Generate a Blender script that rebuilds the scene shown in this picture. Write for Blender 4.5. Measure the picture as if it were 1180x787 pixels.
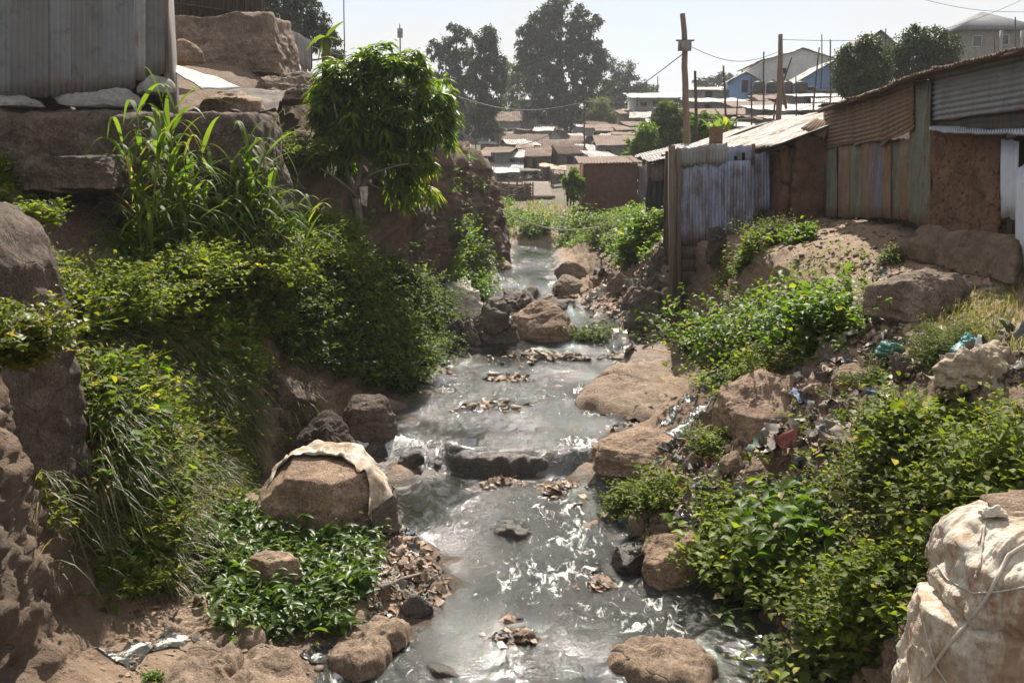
import bpy, math, random
import numpy as np
from mathutils import Vector, Matrix
from mathutils.bvhtree import BVHTree

for _o in list(bpy.data.objects):
    bpy.data.objects.remove(_o)
SC = bpy.context.scene
COL = SC.collection
R = math.radians
random.seed(7)
RNG = np.random.default_rng(7)

# ------------------------------------------------------------------ camera
CAM_Z, PITCH, FPX = 4.0, 9.5, 1147.0
cam_d = bpy.data.cameras.new('camera')
cam_d.sensor_width = 36.0
cam_d.lens = FPX / 1180.0 * 36.0
cam_d.clip_start, cam_d.clip_end = 0.1, 3000
cam = bpy.data.objects.new('camera', cam_d)
COL.objects.link(cam)
cam.location = (0, 0, CAM_Z)
cam.rotation_euler = (R(90 - PITCH), 0, 0)
SC.camera = cam

# ------------------------------------------------------------------ sun, sky, exposure
SUN_EL, SUN_AZ = 48.0, 6.0           # azimuth is measured from +Y towards +X
sd = bpy.data.lights.new('sun', 'SUN')
sd.energy, sd.angle, sd.color = 5.0, R(0.5), (1.0, 0.93, 0.82)
sun = bpy.data.objects.new('sun', sd)
COL.objects.link(sun)
_dir = Vector((math.sin(R(SUN_AZ)) * math.cos(R(SUN_EL)), math.cos(R(SUN_AZ)) * math.cos(R(SUN_EL)), math.sin(R(SUN_EL))))
sun.rotation_euler = _dir.to_track_quat('Z', 'Y').to_euler()
sun.location = (0, 30, 60)

W = bpy.data.worlds.new('World')
SC.world = W
W.use_nodes = True
nt = W.node_tree
nt.nodes.clear()
wo = nt.nodes.new('ShaderNodeOutputWorld')
bg = nt.nodes.new('ShaderNodeBackground')
bg.inputs['Strength'].default_value = 0.064
sky = nt.nodes.new('ShaderNodeTexSky')
sky.sky_type = 'NISHITA'
sky.sun_disc = False
sky.sun_elevation, sky.sun_rotation = R(SUN_EL), R(SUN_AZ)
sky.altitude, sky.air_density, sky.dust_density, sky.ozone_density = 1600, 1.0, 2.5, 1.5
tc = nt.nodes.new('ShaderNodeTexCoord')
mp = nt.nodes.new('ShaderNodeMapping')
mp.inputs['Scale'].default_value = (1.6, 1.6, 5.0)
mp.inputs['Location'].default_value = (3.1, 0.4, 0.2)
cn = nt.nodes.new('ShaderNodeTexNoise')
cn.inputs['Scale'].default_value, cn.inputs['Detail'].default_value, cn.inputs['Roughness'].default_value = 1.7, 9, 0.58
cr = nt.nodes.new('ShaderNodeValToRGB')
cr.color_ramp.elements[0].position, cr.color_ramp.elements[1].position = 0.30, 0.58
cr.color_ramp.elements[0].color = (0.5, 0.5, 0.5, 1)
cmix = nt.nodes.new('ShaderNodeMix')
cmix.data_type = 'RGBA'
cmix.inputs['B'].default_value = (6.25, 6.28, 6.25, 1)
lk = nt.links.new
lk(tc.outputs['Generated'], mp.inputs['Vector']); lk(mp.outputs['Vector'], cn.inputs['Vector'])
lk(cn.outputs['Fac'], cr.inputs['Fac']); lk(cr.outputs['Color'], cmix.inputs['Factor'])
lk(sky.outputs['Color'], cmix.inputs['A']); lk(cmix.outputs['Result'], bg.inputs['Color'])
lk(bg.outputs['Background'], wo.inputs['Surface'])

SC.view_settings.view_transform = 'Standard'
SC.view_settings.look = 'None'
SC.view_settings.exposure = 1.08
SC.view_settings.gamma = 1.0
SC.view_settings.use_curve_mapping = False
SC.render.engine = 'CYCLES'
SC.cycles.max_bounces = 6
SC.cycles.diffuse_bounces = 3
SC.cycles.glossy_bounces = 3
SC.cycles.transmission_bounces = 3
SC.cycles.volume_bounces = 0
SC.cycles.sample_clamp_indirect = 6.0
SC.cycles.use_denoising = True
SC.cycles.denoising_prefilter = 'ACCURATE'

# ------------------------------------------------------------------ photograph <-> place
def ray(px, py):
    u, v = (px - 590.0) / FPX, (py - 393.5) / FPX
    c, s = math.cos(R(PITCH)), math.sin(R(PITCH))
    return Vector((u, c - v * s, -s - v * c))
def at(px, py, d):
    """world point seen at a photo pixel, d metres ahead"""
    r = ray(px, py)
    return Vector((0, 0, CAM_Z)) + r * (d / r.y)
def proj(P):
    """photo pixels of world points (n,3)"""
    c, s = math.cos(R(PITCH)), math.sin(R(PITCH))
    x, y, z = P[:, 0], P[:, 1], P[:, 2] - CAM_Z
    f = np.maximum(y * c - z * s, 1e-3)
    up = y * s + z * c
    return 590 + FPX * x / f, 393.5 - FPX * up / f
def inpoly(px, py, poly):
    r = np.zeros(len(px), bool)
    n = len(poly)
    for i in range(n):
        x0, y0 = poly[i]; x1, y1 = poly[(i + 1) % n]
        if y0 == y1: continue
        c = ((y0 > py) != (y1 > py)) & (px < (x1 - x0) * (py - y0) / (y1 - y0) + x0)
        r ^= c
    return r

# ------------------------------------------------------------------ noise
def _h(i, j, k):
    n = (i * 374761393 + j * 668265263 + k * 2147483647 + 974634777) & 0xFFFFFFFF
    n = ((n ^ (n >> 13)) * 1274126177) & 0xFFFFFFFF
    n = ((n ^ (n >> 16)) * 2246822519) & 0xFFFFFFFF
    return ((n ^ (n >> 15)) & 0xFFFFFF) / float(0xFFFFFF)
def vnoise(P):
    I = np.floor(P).astype(np.int64)
    F = P - I
    U = F * F * (3 - 2 * F)
    i, j, k = I[:, 0], I[:, 1], I[:, 2]
    u, v, w = U[:, 0], U[:, 1], U[:, 2]
    def L(a, b, t): return a + (b - a) * t
    x00 = L(_h(i, j, k), _h(i + 1, j, k), u); x10 = L(_h(i, j + 1, k), _h(i + 1, j + 1, k), u)
    x01 = L(_h(i, j, k + 1), _h(i + 1, j, k + 1), u); x11 = L(_h(i, j + 1, k + 1), _h(i + 1, j + 1, k + 1), u)
    return L(L(x00, x10, v), L(x01, x11, v), w) * 2 - 1
def fbm(P, f=1.0, octs=4, gain=0.5, seed=0.0):
    P = np.asarray(P, float) * f + seed * 17.13
    r, a = np.zeros(len(P)), 1.0
    for _ in range(octs):
        r += a * vnoise(P); P = P * 2.03 + 11.7; a *= gain
    return r
def nrm(A):
    return A / np.maximum(np.linalg.norm(A, axis=-1, keepdims=True), 1e-9)
def sstep(a, b, x):
    t = np.clip((x - a) / (b - a), 0, 1)
    return t * t * (3 - 2 * t)

# ------------------------------------------------------------------ objects
def tag(o, label=None, cat=None, group=None, kind=None):
    if label: o['label'] = label
    if cat: o['category'] = cat
    if group: o['group'] = group
    if kind: o['kind'] = kind
    return o
def empty(name, loc, label=None, cat=None, group=None):
    o = bpy.data.objects.new(name, None)
    COL.objects.link(o)
    o.location = loc
    o.empty_display_size = 0.2
    o['_o'] = [float(c) for c in loc]
    return tag(o, label, cat, group)
def origin_of(o):
    p = np.zeros(3)
    while o is not None:
        p += np.array(o.location); o = o.parent
    return p
class MB:
    """collects quads / triangles given in world coordinates"""
    def __init__(s):
        s.v, s.q, s.t, s.n, s.a = [], [], [], 0, []
    def add(s, V, Q=None, T=None, attr=None):
        V = np.asarray(V, float).reshape(-1, 3)
        if Q is not None and len(Q): s.q.append(np.asarray(Q, np.int64).reshape(-1, 4) + s.n)
        if T is not None and len(T): s.t.append(np.asarray(T, np.int64).reshape(-1, 3) + s.n)
        if attr is None: attr = np.zeros((len(V), 3))
        attr = np.asarray(attr, float)
        if attr.ndim == 1: attr = np.repeat(attr[:, None], 3, 1) if len(attr) == len(V) else np.tile(attr, (len(V), 1))
        s.a.append(attr); s.v.append(V); s.n += len(V)
        return s
    def box(s, c, size, rot=None, attr=None):
        h = np.array(size, float) / 2
        V = np.array([(x, y, z) for x in (-1, 1) for y in (-1, 1) for z in (-1, 1)], float) * h
        if rot is not None: V = V @ np.array(rot).T
        return s.add(V + np.array(c, float), [(0, 1, 3, 2), (4, 6, 7, 5), (0, 4, 5, 1), (2, 3, 7, 6), (0, 2, 6, 4), (1, 5, 7, 3)], attr=attr)
    def bar(s, a, b, w, h=None, attr=None, twist=0.0):
        """square bar from a to b"""
        a, b = np.array(a, float), np.array(b, float)
        h = h or w
        d = b - a; L = np.linalg.norm(d); d /= L
        up = np.array((0, 0, 1.0)) if abs(d[2]) < .9 else np.array((0, 1.0, 0))
        x = np.cross(d, up); x /= np.linalg.norm(x); y = np.cross(x, d)
        return s.box((a + b) / 2, (w, L, h), np.stack([x, d, y], 1), attr)
    def tube(s, pts, rad, seg=7, attr=None, cap=True):
        pts = np.asarray(pts, float)
        n = len(pts)
        rad = np.broadcast_to(np.asarray(rad, float), (n,))
        d = nrm(np.gradient(pts, axis=0))
        ref = np.array((0.31, 0.2, 0.93)) if abs(d[0][2]) < .8 else np.array((0.9, .35, .1))
        x = nrm(np.cross(d, ref)); y = np.cross(d, x)
        th = np.arange(seg) / seg * 2 * np.pi
        V = pts[:, None] + rad[:, None, None] * (np.cos(th)[None, :, None] * x[:, None] + np.sin(th)[None, :, None] * y[:, None])
        i = np.arange(n - 1)[:, None] * seg; k = np.arange(seg)[None]; k2 = (k + 1) % seg
        Q = np.stack([i + k, i + k2, i + seg + k2, i + seg + k], -1).reshape(-1, 4)
        V = V.reshape(-1, 3); T = None
        if cap:
            V = np.concatenate([V, pts[:1], pts[-1:]])
            c0, c1 = n * seg, n * seg + 1; b = (n - 1) * seg
            k = np.arange(seg); k2 = (k + 1) % seg
            T = np.concatenate([np.stack([k2, k, k * 0 + c0], 1), np.stack([b + k, b + k2, k * 0 + c1], 1)])
        return s.add(V, Q, T, attr)
    def grid(s, G, attr=None, thick=0.0):
        """G (m,n,3) sheet of quads; thick>0 gives it a back"""
        m, n = G.shape[:2]
        def Qs(o, flip):
            i = np.arange(m - 1)[:, None] * n; j = np.arange(n - 1)[None]
            q = np.stack([i + j, i + j + 1, i + n + j + 1, i + n + j], -1).reshape(-1, 4) + o
            return q[:, ::-1] if flip else q
        V = G.reshape(-1, 3)
        if thick <= 0: return s.add(V, Qs(0, False), attr=attr)
        du = np.gradient(G, axis=0); dv = np.gradient(G, axis=1)
        N = nrm(np.cross(dv, du)).reshape(-1, 3)
        o = m * n
        e = []
        ring = [i for i in range(n)] + [i * n + n - 1 for i in range(1, m)] + [(m - 1) * n + i for i in range(n - 2, -1, -1)] + [i * n for i in range(m - 2, 0, -1)]
        for a, b in zip(ring, ring[1:] + ring[:1]): e.append((b, a, a + o, b + o))
        at_ = None
        if attr is not None:
            at_ = np.asarray(attr, float)
            if not (at_.ndim == 1 and len(at_) == 3): at_ = np.concatenate([at_, at_])
        return s.add(np.concatenate([V, V - N * thick]), np.concatenate([Qs(0, False), Qs(o, True), np.array(e)]), attr=at_)
    def build(s, name, mat, parent=None, loc=None, smooth=True, label=None, cat=None, group=None, kind=None):
        V = np.concatenate(s.v) if s.v else np.zeros((0, 3))
        Q = np.concatenate(s.q) if s.q else np.zeros((0, 4), np.int64)
        T = np.concatenate(s.t) if s.t else np.zeros((0, 3), np.int64)
        A = np.concatenate(s.a)
        if parent is not None:
            og = origin_of(parent)
        elif loc is not None: og = np.array(loc, float)
        else:
            lo, hi = V.min(0), V.max(0)
            og = np.array(((lo[0] + hi[0]) / 2, (lo[1] + hi[1]) / 2, lo[2]))
        me = bpy.data.meshes.new(name)
        me.vertices.add(len(V)); me.vertices.foreach_set('co', (V - og).astype(np.float32).ravel())
        nl = len(Q) * 4 + len(T) * 3
        me.loops.add(nl); me.loops.foreach_set('vertex_index', np.concatenate([Q.ravel(), T.ravel()]).astype(np.int32))
        me.polygons.add(len(Q) + len(T))
        ls = np.concatenate([np.arange(len(Q)) * 4, len(Q) * 4 + np.arange(len(T)) * 3]).astype(np.int32)
        me.polygons.foreach_set('loop_start', ls)
        me.update(calc_edges=True)
        if smooth: me.polygons.foreach_set('use_smooth', np.ones(len(Q) + len(T), bool))
        c = me.color_attributes.new('vc', 'FLOAT_COLOR', 'POINT')
        c.data.foreach_set('color', np.concatenate([A, np.ones((len(A), 1))], 1).astype(np.float32).ravel())
        me.materials.append(mat)
        o = bpy.data.objects.new(name, me)
        COL.objects.link(o)
        if parent is not None: o.parent = parent
        else: o.location = og
        return tag(o, label, cat, group, kind)
# ------------------------------------------------------------------ materials
class N:
    """thin wrapper for node trees"""
    def __init__(s, name):
        s.m = bpy.data.materials.new(name); s.m.use_nodes = True
        s.t = s.m.node_tree; s.t.nodes.clear()
        s.out = s.t.nodes.new('ShaderNodeOutputMaterial')
    def __call__(s, typ, **kw):
        n = s.t.nodes.new('ShaderNode' + typ)
        ins = kw.pop('ins', {})
        for k, v in kw.items(): setattr(n, k, v)
        for k, v in ins.items(): s.set(n.inputs[k], v)
        return n
    def set(s, sock, v):
        if isinstance(v, bpy.types.NodeSocket): s.t.links.new(v, sock)
        elif isinstance(v, (tuple, list)) and len(v) == 3 and sock.type == 'RGBA': sock.default_value = (*v, 1)
        else: sock.default_value = v
    def coord(s, scale=(1, 1, 1), which='Object', rot=(0, 0, 0)):
        c = s('TexCoord')
        return s('Mapping', ins={'Vector': c.outputs[which], 'Scale': scale, 'Rotation': rot}).outputs[0]
    def geo(s, scale=(1, 1, 1)):
        g = s('NewGeometry')
        return s('Mapping', ins={'Vector': g.outputs['Position'], 'Scale': scale}).outputs[0]
    def noise(s, vec, scale, detail=6, rough=.6, dist=0.0):
        return s('TexNoise', ins={'Vector': vec, 'Scale': scale, 'Detail': detail, 'Roughness': rough, 'Distortion': dist}).outputs['Fac']
    def ramp(s, fac, stops):
        r = s('ValToRGB'); s.set(r.inputs[0], fac)
        e = r.color_ramp.elements
        while len(e) < len(stops): e.new(0.5)
        for i, (p, c) in enumerate(stops):
            e[i].position = p
            e[i].color = (c, c, c, 1) if isinstance(c, (int, float)) else (*c, 1)
        return r.outputs[0]
    def mix(s, f, a, b, typ='MIX'):
        m = s('Mix', data_type='RGBA', blend_type=typ)
        s.set(m.inputs['Factor'], f); s.set(m.inputs['A'], a); s.set(m.inputs['B'], b)
        return m.outputs['Result']
    def math(s, op, a, b=0.0, clamp=False):
        m = s('Math', operation=op, use_clamp=clamp); s.set(m.inputs[0], a); s.set(m.inputs[1], b)
        return m.outputs[0]
    def bump(s, h, strength=.5, dist=.02):
        return s('Bump', ins={'Height': h, 'Strength': strength, 'Distance': dist}).outputs[0]
    def attr(s, name='vc'):
        a = s('Attribute', attribute_name=name)
        return a
    def bsdf(s, col, rough=.8, spec=.3, normal=None, metal=0.0, **kw):
        b = s('BsdfPrincipled')
        s.set(b.inputs['Base Color'], col); s.set(b.inputs['Roughness'], rough)
        s.set(b.inputs['Specular IOR Level'], spec); s.set(b.inputs['Metallic'], metal)
        if normal is not None: s.set(b.inputs['Normal'], normal)
        for k, v in kw.items(): s.set(b.inputs[k], v)
        return b.outputs[0]
    def done(s, shader):
        s.t.links.new(shader, s.out.inputs['Surface']); return s.m

def mat_ground():
    n = N('ground_soil'); p = n.geo()
    a = n.attr(); sep = n('SeparateColor', ins={'Color': a.outputs['Color']})
    rocky, wet, sandy = sep.outputs[0], sep.outputs[1], sep.outputs[2]
    n1 = n.noise(p, .9, 8, .65); n2 = n.noise(p, 7, 8, .7); n3 = n.noise(p, 38, 6, .7)
    soil = n.ramp(n1, [(.3, (.12, .072, .046)), (.5, (.22, .142, .092)), (.7, (.33, .23, .16))])
    soil = n.mix(n.ramp(n2, [(.35, 0.0), (.7, .65)]), soil, (.36, .265, .19))
    soil = n.mix(n.ramp(n3, [(.42, .8), (.58, 0.0)]), soil, (.10, .068, .046))
    sand = n.ramp(n2, [(.3, (.25, .165, .11)), (.7, (.43, .315, .225))])
    soil = n.mix(sandy, soil, sand)
    pv = n.geo((1.6, 1.6, .35)); r1 = n.noise(pv, 2.2, 9, .68, .4)
    rock = n.ramp(r1, [(.3, (.055, .040, .030)), (.5, (.13, .095, .072)), (.72, (.24, .175, .13))])
    rock = n.mix(n.ramp(n.noise(p, 1.1, 5), [(.5, 0.0), (.62, .6)]), rock, (.17, .10, .06))
    col = n.mix(rocky, soil, rock)
    far = n.attr('far')
    col = n.mix(far.outputs['Fac'], col, n.ramp(n.noise(p, .12, 8, .7), [(.35, (.045, .05, .022)), (.5, (.10, .085, .05)), (.7, (.16, .12, .085))]))
    col = n.mix(n.math('MULTIPLY', wet, .72), col, (.04, .032, .026))
    vs = n('TexVoronoi', ins={'Vector': p, 'Scale': 11.0, 'Randomness': 1.0})
    stone = n.ramp(vs.outputs['Distance'], [(.10, 1.0), (.30, 0.0)])
    stone = n.math('MULTIPLY', stone, n.ramp(n.noise(p, 1.7, 4), [(.50, 0.0), (.62, 1.0)]))
    stone = n.math('MULTIPLY', stone, n.math('SUBTRACT', 1.0, n.math('MULTIPLY', sandy, .7)))
    col = n.mix(n.math('MULTIPLY', stone, .55), col, n.ramp(vs.outputs['Color'], [(.2, (.10, .075, .055)), (.8, (.30, .22, .16))]))
    h = n.math('ADD', n.math('MULTIPLY', n2, .7), n.math('MULTIPLY', n3, .3))
    h = n.math('ADD', h, n.math('MULTIPLY', stone, .5))
    h = n.math('ADD', h, n.math('MULTIPLY', n.noise(p, 130, 3, .6), .15))
    rough = n.math('SUBTRACT', .92, n.math('MULTIPLY', wet, .62))
    return n.done(n.bsdf(col, rough, .35, n.bump(h, 1.0, .10)))
def mat_rock(name, c0, c1, c2, wet=0.0, strat=False):
    n = N(name); p = n.coord((1, 1, 1))
    q = n.coord((1.2, 1.2, .4)) if not strat else n.coord((.5, .5, 2.0))
    oi = n('ObjectInfo').outputs['Random']
    p = n('VectorMath', operation='ADD', ins={0: p, 1: n('CombineXYZ', ins={0: n.math('MULTIPLY', oi, 37.0), 1: n.math('MULTIPLY', oi, 11.0), 2: 0.0}).outputs[0]}).outputs[0]
    a = n.noise(p, 2.3, 9, .66, .3); b = n.noise(p, 17, 7, .7); s = n.noise(q, 3.1, 8, .7, .6)
    col = n.ramp(a, [(.32, c0), (.5, c1), (.7, c2)])
    col = n.mix(n.ramp(s, [(.42, .0), (.62, .7)]), col, c2)
    col = n.mix(n.ramp(b, [(.36, .6), (.56, 0.0)]), col, c0)
    col = n.mix(n.ramp(n.noise(p, 6, 8, .75, .5), [(.53, 0.0), (.66, .55)]), col, tuple(min(.6, x * 1.45) for x in c2))
    col = n.mix(n.ramp(n.noise(p, 1.2, 4, .6), [(.36, .6), (.5, 0.0)]), col, tuple(x * 1.1 for x in c0))
    vor = n('TexVoronoi', feature='DISTANCE_TO_EDGE', ins={'Vector': n('VectorMath', operation='ADD', ins={0: p, 1: n('VectorMath', operation='SCALE', ins={0: n('TexNoise', ins={'Vector': p, 'Scale': 1.3}).outputs['Color'], 'Scale': 1.2}).outputs[0]}).outputs[0], 'Scale': .8}).outputs['Distance']
    crack = n.ramp(vor, [(0.0, 1.0), (.014, 0.0)])
    col = n.mix(n.math('MULTIPLY', crack, .28), col, tuple(x * .45 for x in c0))
    sp_ = n.noise(p, 60, 4, .75)
    col = n.mix(n.ramp(sp_, [(.40, .6), (.47, 0.0)]), col, tuple(x * .5 for x in c0)); col = n.mix(n.ramp(sp_, [(.56, 0.0), (.64, .45)]), col, tuple(min(.6, x * 1.5) for x in c2))
    h = n.math('ADD', n.math('MULTIPLY', a, .5), n.math('ADD', n.math('MULTIPLY', b, .35), n.math('MULTIPLY', n.noise(p, 90, 4, .65), .12)))
    h = n.math('SUBTRACT', h, n.math('MULTIPLY', crack, .12))
    return n.done(n.bsdf(col, .88 - .5 * wet, .3 + .2 * wet, n.bump(h, 1.0, .09)))
def mat_water():
    n = N('stream_water'); p = n.geo((1, .62, 1))
    a = n.attr(); sep = n('SeparateColor', ins={'Color': a.outputs['Color']})
    riff, foam, shal = sep.outputs[0], sep.outputs[1], sep.outputs[2]
    w0 = n.noise(p, 3.0, 3, .5, .6); w1 = n.noise(p, 8, 4, .6, .5); w2 = n.noise(p, 34, 3, .65, .3); w3 = n.noise(p, 95, 2, .6)
    gust = n.ramp(n.noise(n.geo((1, .35, 1)), 1.1, 4), [(.44, .0), (.60, 1.0)])
    k = n.math('MAXIMUM', riff, n.math('MULTIPLY', gust, .60))
    h = n.math('ADD', n.math('MULTIPLY', w0, .5), n.math('MULTIPLY', w1, n.math('ADD', n.math('MULTIPLY', k, .9), .05)))
    h = n.math('ADD', h, n.math('MULTIPLY', w2, n.math('ADD', n.math('MULTIPLY', k, .62), .015)))
    h = n.math('ADD', h, n.math('MULTIPLY', w3, n.math('MULTIPLY', k, .36)))
    col = n.ramp(n.noise(n.geo((1, .5, 1)), 1.3, 5), [(.35, (.018, .019, .017)), (.65, (.042, .042, .036))])
    col = n.mix(shal, col, (.12, .092, .062))
    fo = n.noise(n.geo((1, .45, 1)), 7.5, 8, .72, 1.4)
    fm = n.ramp(n.math('ADD', fo, n.math('MULTIPLY', foam, .40)), [(.76, 0.0), (.86, 1.0)])
    fm = n.math('MULTIPLY', fm, .85)
    ws = n.bsdf(col, n.math('ADD', .05, n.math('MULTIPLY', k, .055)), .75, n.bump(h, 1.0, .055))
    fs = n.bsdf((.62, .61, .58), .5, .3, n.bump(n.noise(p, 40, 6), .7, .02))
    mx = n('MixShader', ins={0: fm, 1: ws, 2: fs})
    return n.done(mx.outputs[0])
def mat_leaf(name, dark, light, yellow=(.30, .27, .05), trans=.38, rough=.45, yel=.12, spec=.35):
    """vc: r = random per leaf, g = along the leaf, b = dryness"""
    n = N(name); a = n.attr(); sep = n('SeparateColor', ins={'Color': a.outputs['Color']})
    col = n.mix(sep.outputs[0], dark, light)
    col = n.mix(n.ramp(sep.outputs[0], [(1 - yel, 0.0), (1.0, .8)]), col, yellow)
    col = n.mix(sep.outputs[2], col, (.33, .25, .14))
    col = n.mix(n.ramp(n.noise(n.geo(), 1.5, 3), [(.38, 0.0), (.65, .45)]), col, tuple(x * .75 for x in dark))
    b = n.bsdf(col, rough, spec)
    tcol = n.mix(.7, col, n.mix(1.0, col, (2.3, 2.3, .55), 'MULTIPLY'))
    t = n('BsdfTranslucent', ins={'Color': tcol})
    return n.done(n('MixShader', ins={0: trans, 1: b, 2: t.outputs[0]}).outputs[0])
def mat_simple(name, c0, c1, scale=6, rough=.8, spec=.3, bump=.4, dist=.02, stretch=(1, 1, 1), metal=0.0, detail=7):
    n = N(name); p = n.coord(stretch)
    oi = n('ObjectInfo').outputs['Random']
    f = n.noise(p, scale, detail, .66, .3); f2 = n.noise(p, scale * 6, 5, .65)
    col = n.mix(n.ramp(f, [(.32, 0.0), (.68, 1.0)]), c0, c1)
    col = n.mix(n.ramp(f2, [(.38, .35), (.55, 0.0)]), col, tuple(x * .5 for x in c0))
    h = n.math('ADD', f, n.math('MULTIPLY', f2, .4))
    return n.done(n.bsdf(col, rough, spec, n.bump(h, bump, dist), metal))
def mat_metal(name, paint, rust=(.16, .075, .035), amount=.5, rough=.5, metal=.0, streak=(9, 9, .7), paint2=None, spec=.4):
    """corrugated sheet: paint or galvanising that streaks away into rust"""
    n = N(name); p = n.coord(streak); q = n.coord()
    oi = n('ObjectInfo').outputs['Random']
    off = n('CombineXYZ', ins={0: n.math('MULTIPLY', oi, 21.0), 1: n.math('MULTIPLY', oi, 53.0), 2: n.math('MULTIPLY', oi, 7.0)}).outputs[0]
    p = n('VectorMath', operation='ADD', ins={0: p, 1: off}).outputs[0]; q = n('VectorMath', operation='ADD', ins={0: q, 1: off}).outputs[0]
    s = n.noise(p, .9, 7, .7, .4); b = n.noise(q, 2.1, 8, .72, .5); f = n.noise(q, 28, 5, .7)
    c = n.mix(n.ramp(n.noise(q, 1.3, 4), [(.35, 0.0), (.65, 1.0)]), paint, paint2 or tuple(x * .7 for x in paint))
    m = n.math('ADD', n.math('MULTIPLY', s, .5), n.math('ADD', n.math('MULTIPLY', b, .4), n.math('MULTIPLY', f, .1)))
    t = .72 - .42 * amount
    mask = n.ramp(m, [(t - .06, 0.0), (t + .07, 1.0)])
    rc = n.ramp(f, [(.3, tuple(x * .55 for x in rust)), (.7, tuple(min(1, x * 1.35) for x in rust))])
    col = n.mix(mask, c, rc)
    col = n.mix(n.ramp(b, [(.3, .5), (.45, 0.0)]), col, tuple(x * .45 for x in paint))
    g = n('SeparateXYZ', ins={0: n('TexCoord').outputs['Generated']}).outputs[2]
    gr = n.math('ADD', n.math('MULTIPLY', n.noise(q, 5, 6, .7), .5), n.math('MULTIPLY', g, .9))
    col = n.mix(n.ramp(gr, [(.22, .75), (.42, 0.0)]), col, (.13, .085, .055))
    col = n.mix(n.ramp(n.noise(q, 3.3, 7, .75, .8), [(.56, 0.0), (.66, .45)]), col, tuple(x * .3 for x in rust))
    ro = n.math('ADD', rough, n.math('MULTIPLY', mask, .35), True)
    return n.done(n.bsdf(col, ro, spec, n.bump(n.math('ADD', f, b), .25, .008), n.math('MULTIPLY', n.math('SUBTRACT', 1.0, mask), metal)))
def mat_vc(name, rough=.7, spec=.3, scale=25):
    """colour of each bit is its own (attribute vc)"""
    n = N(name); a = n.attr(); f = n.noise(n.geo(), scale, 5, .7)
    col = n.mix(n.ramp(f, [(.35, .55), (.6, 0.0)]), a.outputs['Color'], n.mix(1.0, a.outputs['Color'], (.42, .36, .30), 'MULTIPLY'))
    return n.done(n.bsdf(col, rough, spec, n.bump(f, .5, .02)))
M = {}
M['ground'] = mat_ground()
M['water'] = mat_water()
M['rock'] = mat_rock('brown_rock', (.075, .055, .042), (.185, .135, .10), (.31, .235, .175))
M['rock_warm'] = mat_rock('warm_rock', (.10, .065, .045), (.25, .165, .11), (.38, .265, .185))
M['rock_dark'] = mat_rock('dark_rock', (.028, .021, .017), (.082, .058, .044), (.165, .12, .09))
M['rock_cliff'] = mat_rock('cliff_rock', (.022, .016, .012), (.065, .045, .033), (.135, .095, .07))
M['rock_wet'] = mat_rock('wet_rock', (.02, .016, .013), (.05, .038, .03), (.11, .083, .064), wet=.8)
M['slab'] = mat_rock('sandy_slab', (.095, .066, .046), (.215, .152, .106), (.32, .235, .168))
M['leaf_mango'] = mat_leaf('mango_leaf', (.052, .096, .014), (.17, .245, .026), (.40, .40, .05), .58, .42, .16, .25)
M['leaf_herb'] = mat_leaf('herb_leaf', (.065, .100, .014), (.19, .225, .028), (.36, .33, .06), .48, .6, .12, .18)
M['leaf_lush'] = mat_leaf('lush_leaf', (.055, .105, .010), (.13, .215, .022), (.28, .32, .04), .5, .5, .12, .22)
M['leaf_dark'] = mat_leaf('dark_leaf', (.038, .066, .011), (.11, .15, .022), (.22, .23, .04), .40, .6, .08, .18)
M['leaf_dull'] = mat_leaf('dull_leaf', (.055, .078, .022), (.12, .145, .045), (.24, .21, .09), .42, .65, .18, .18)
M['leaf_yellow'] = mat_leaf('yellow_leaf', (.06, .085, .012), (.15, .16, .02), (.32, .27, .03), .45, .5, .25)
M['leaf_broad'] = mat_leaf('broad_leaf', (.050, .095, .016), (.11, .17, .032), (.24, .24, .06), .44, .42, .08, .32)
M['leaf_gum'] = mat_leaf('gum_leaf', (.020, .032, .014), (.050, .066, .026), (.10, .10, .04), .25, .6, .08)
M['leaf_tree'] = mat_leaf('tree_leaf', (.020, .036, .012), (.055, .078, .022), (.13, .12, .04), .28, .55, .1)
M['cane_leaf'] = mat_leaf('cane_leaf', (.06, .11, .018), (.15, .22, .035), (.32, .30, .06), .52, .55, .12, .18)
M['grass'] = mat_leaf('grass_blade', (.04, .07, .014), (.12, .14, .035), (.32, .27, .12), .42, .5, .30)
M['bark'] = mat_simple('bark', (.06, .045, .034), (.16, .125, .095), 5, .9, .2, .8, .03, (2, 2, .5))
M['bark_pale'] = mat_simple('pale_bark', (.13, .11, .09), (.24, .21, .17), 3, .9, .2, .4, .03, (2, 2, .4))
M['wood'] = mat_simple('weathered_wood', (.085, .062, .046), (.20, .155, .12), 3, .85, .25, .6, .015, (8, 8, .6))
M['wood_dark'] = mat_simple('dark_wood', (.04, .03, .023), (.10, .075, .055), 3, .85, .25, .6, .015, (8, 8, .6))
M['earth'] = mat_simple('packed_earth', (.10, .072, .052), (.21, .155, .112), 3.0, .95, .15, .9, .05)
M['slate'] = mat_simple('grey_roofing', (.10, .105, .115), (.15, .155, .165), 1.0, .8, .15, .1, .02)
M['mud'] = mat_simple('mud_wall', (.10, .055, .034), (.205, .115, .072), 3.0, .95, .15, .95, .06)
M['mud_dark'] = mat_simple('dark_mud', (.055, .032, .02), (.12, .07, .045), 3.0, .95, .15, .9, .06)
M['brick'] = mat_simple('mud_brick', (.085, .044, .033), (.14, .075, .055), 4, .95, .15, .6, .03)
M['concrete'] = mat_simple('concrete', (.17, .165, .155), (.29, .28, .26), 2.5, .9, .25, .4, .02)
M['concrete_far'] = mat_simple('weathered_render', (.19, .185, .175), (.28, .27, .25), .6, .9, .25, .1, .02)
M['white_wall'] = mat_simple('pale_wall', (.38, .38, .37), (.52, .52, .51), 1.2, .85, .25, .1, .02)
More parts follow.
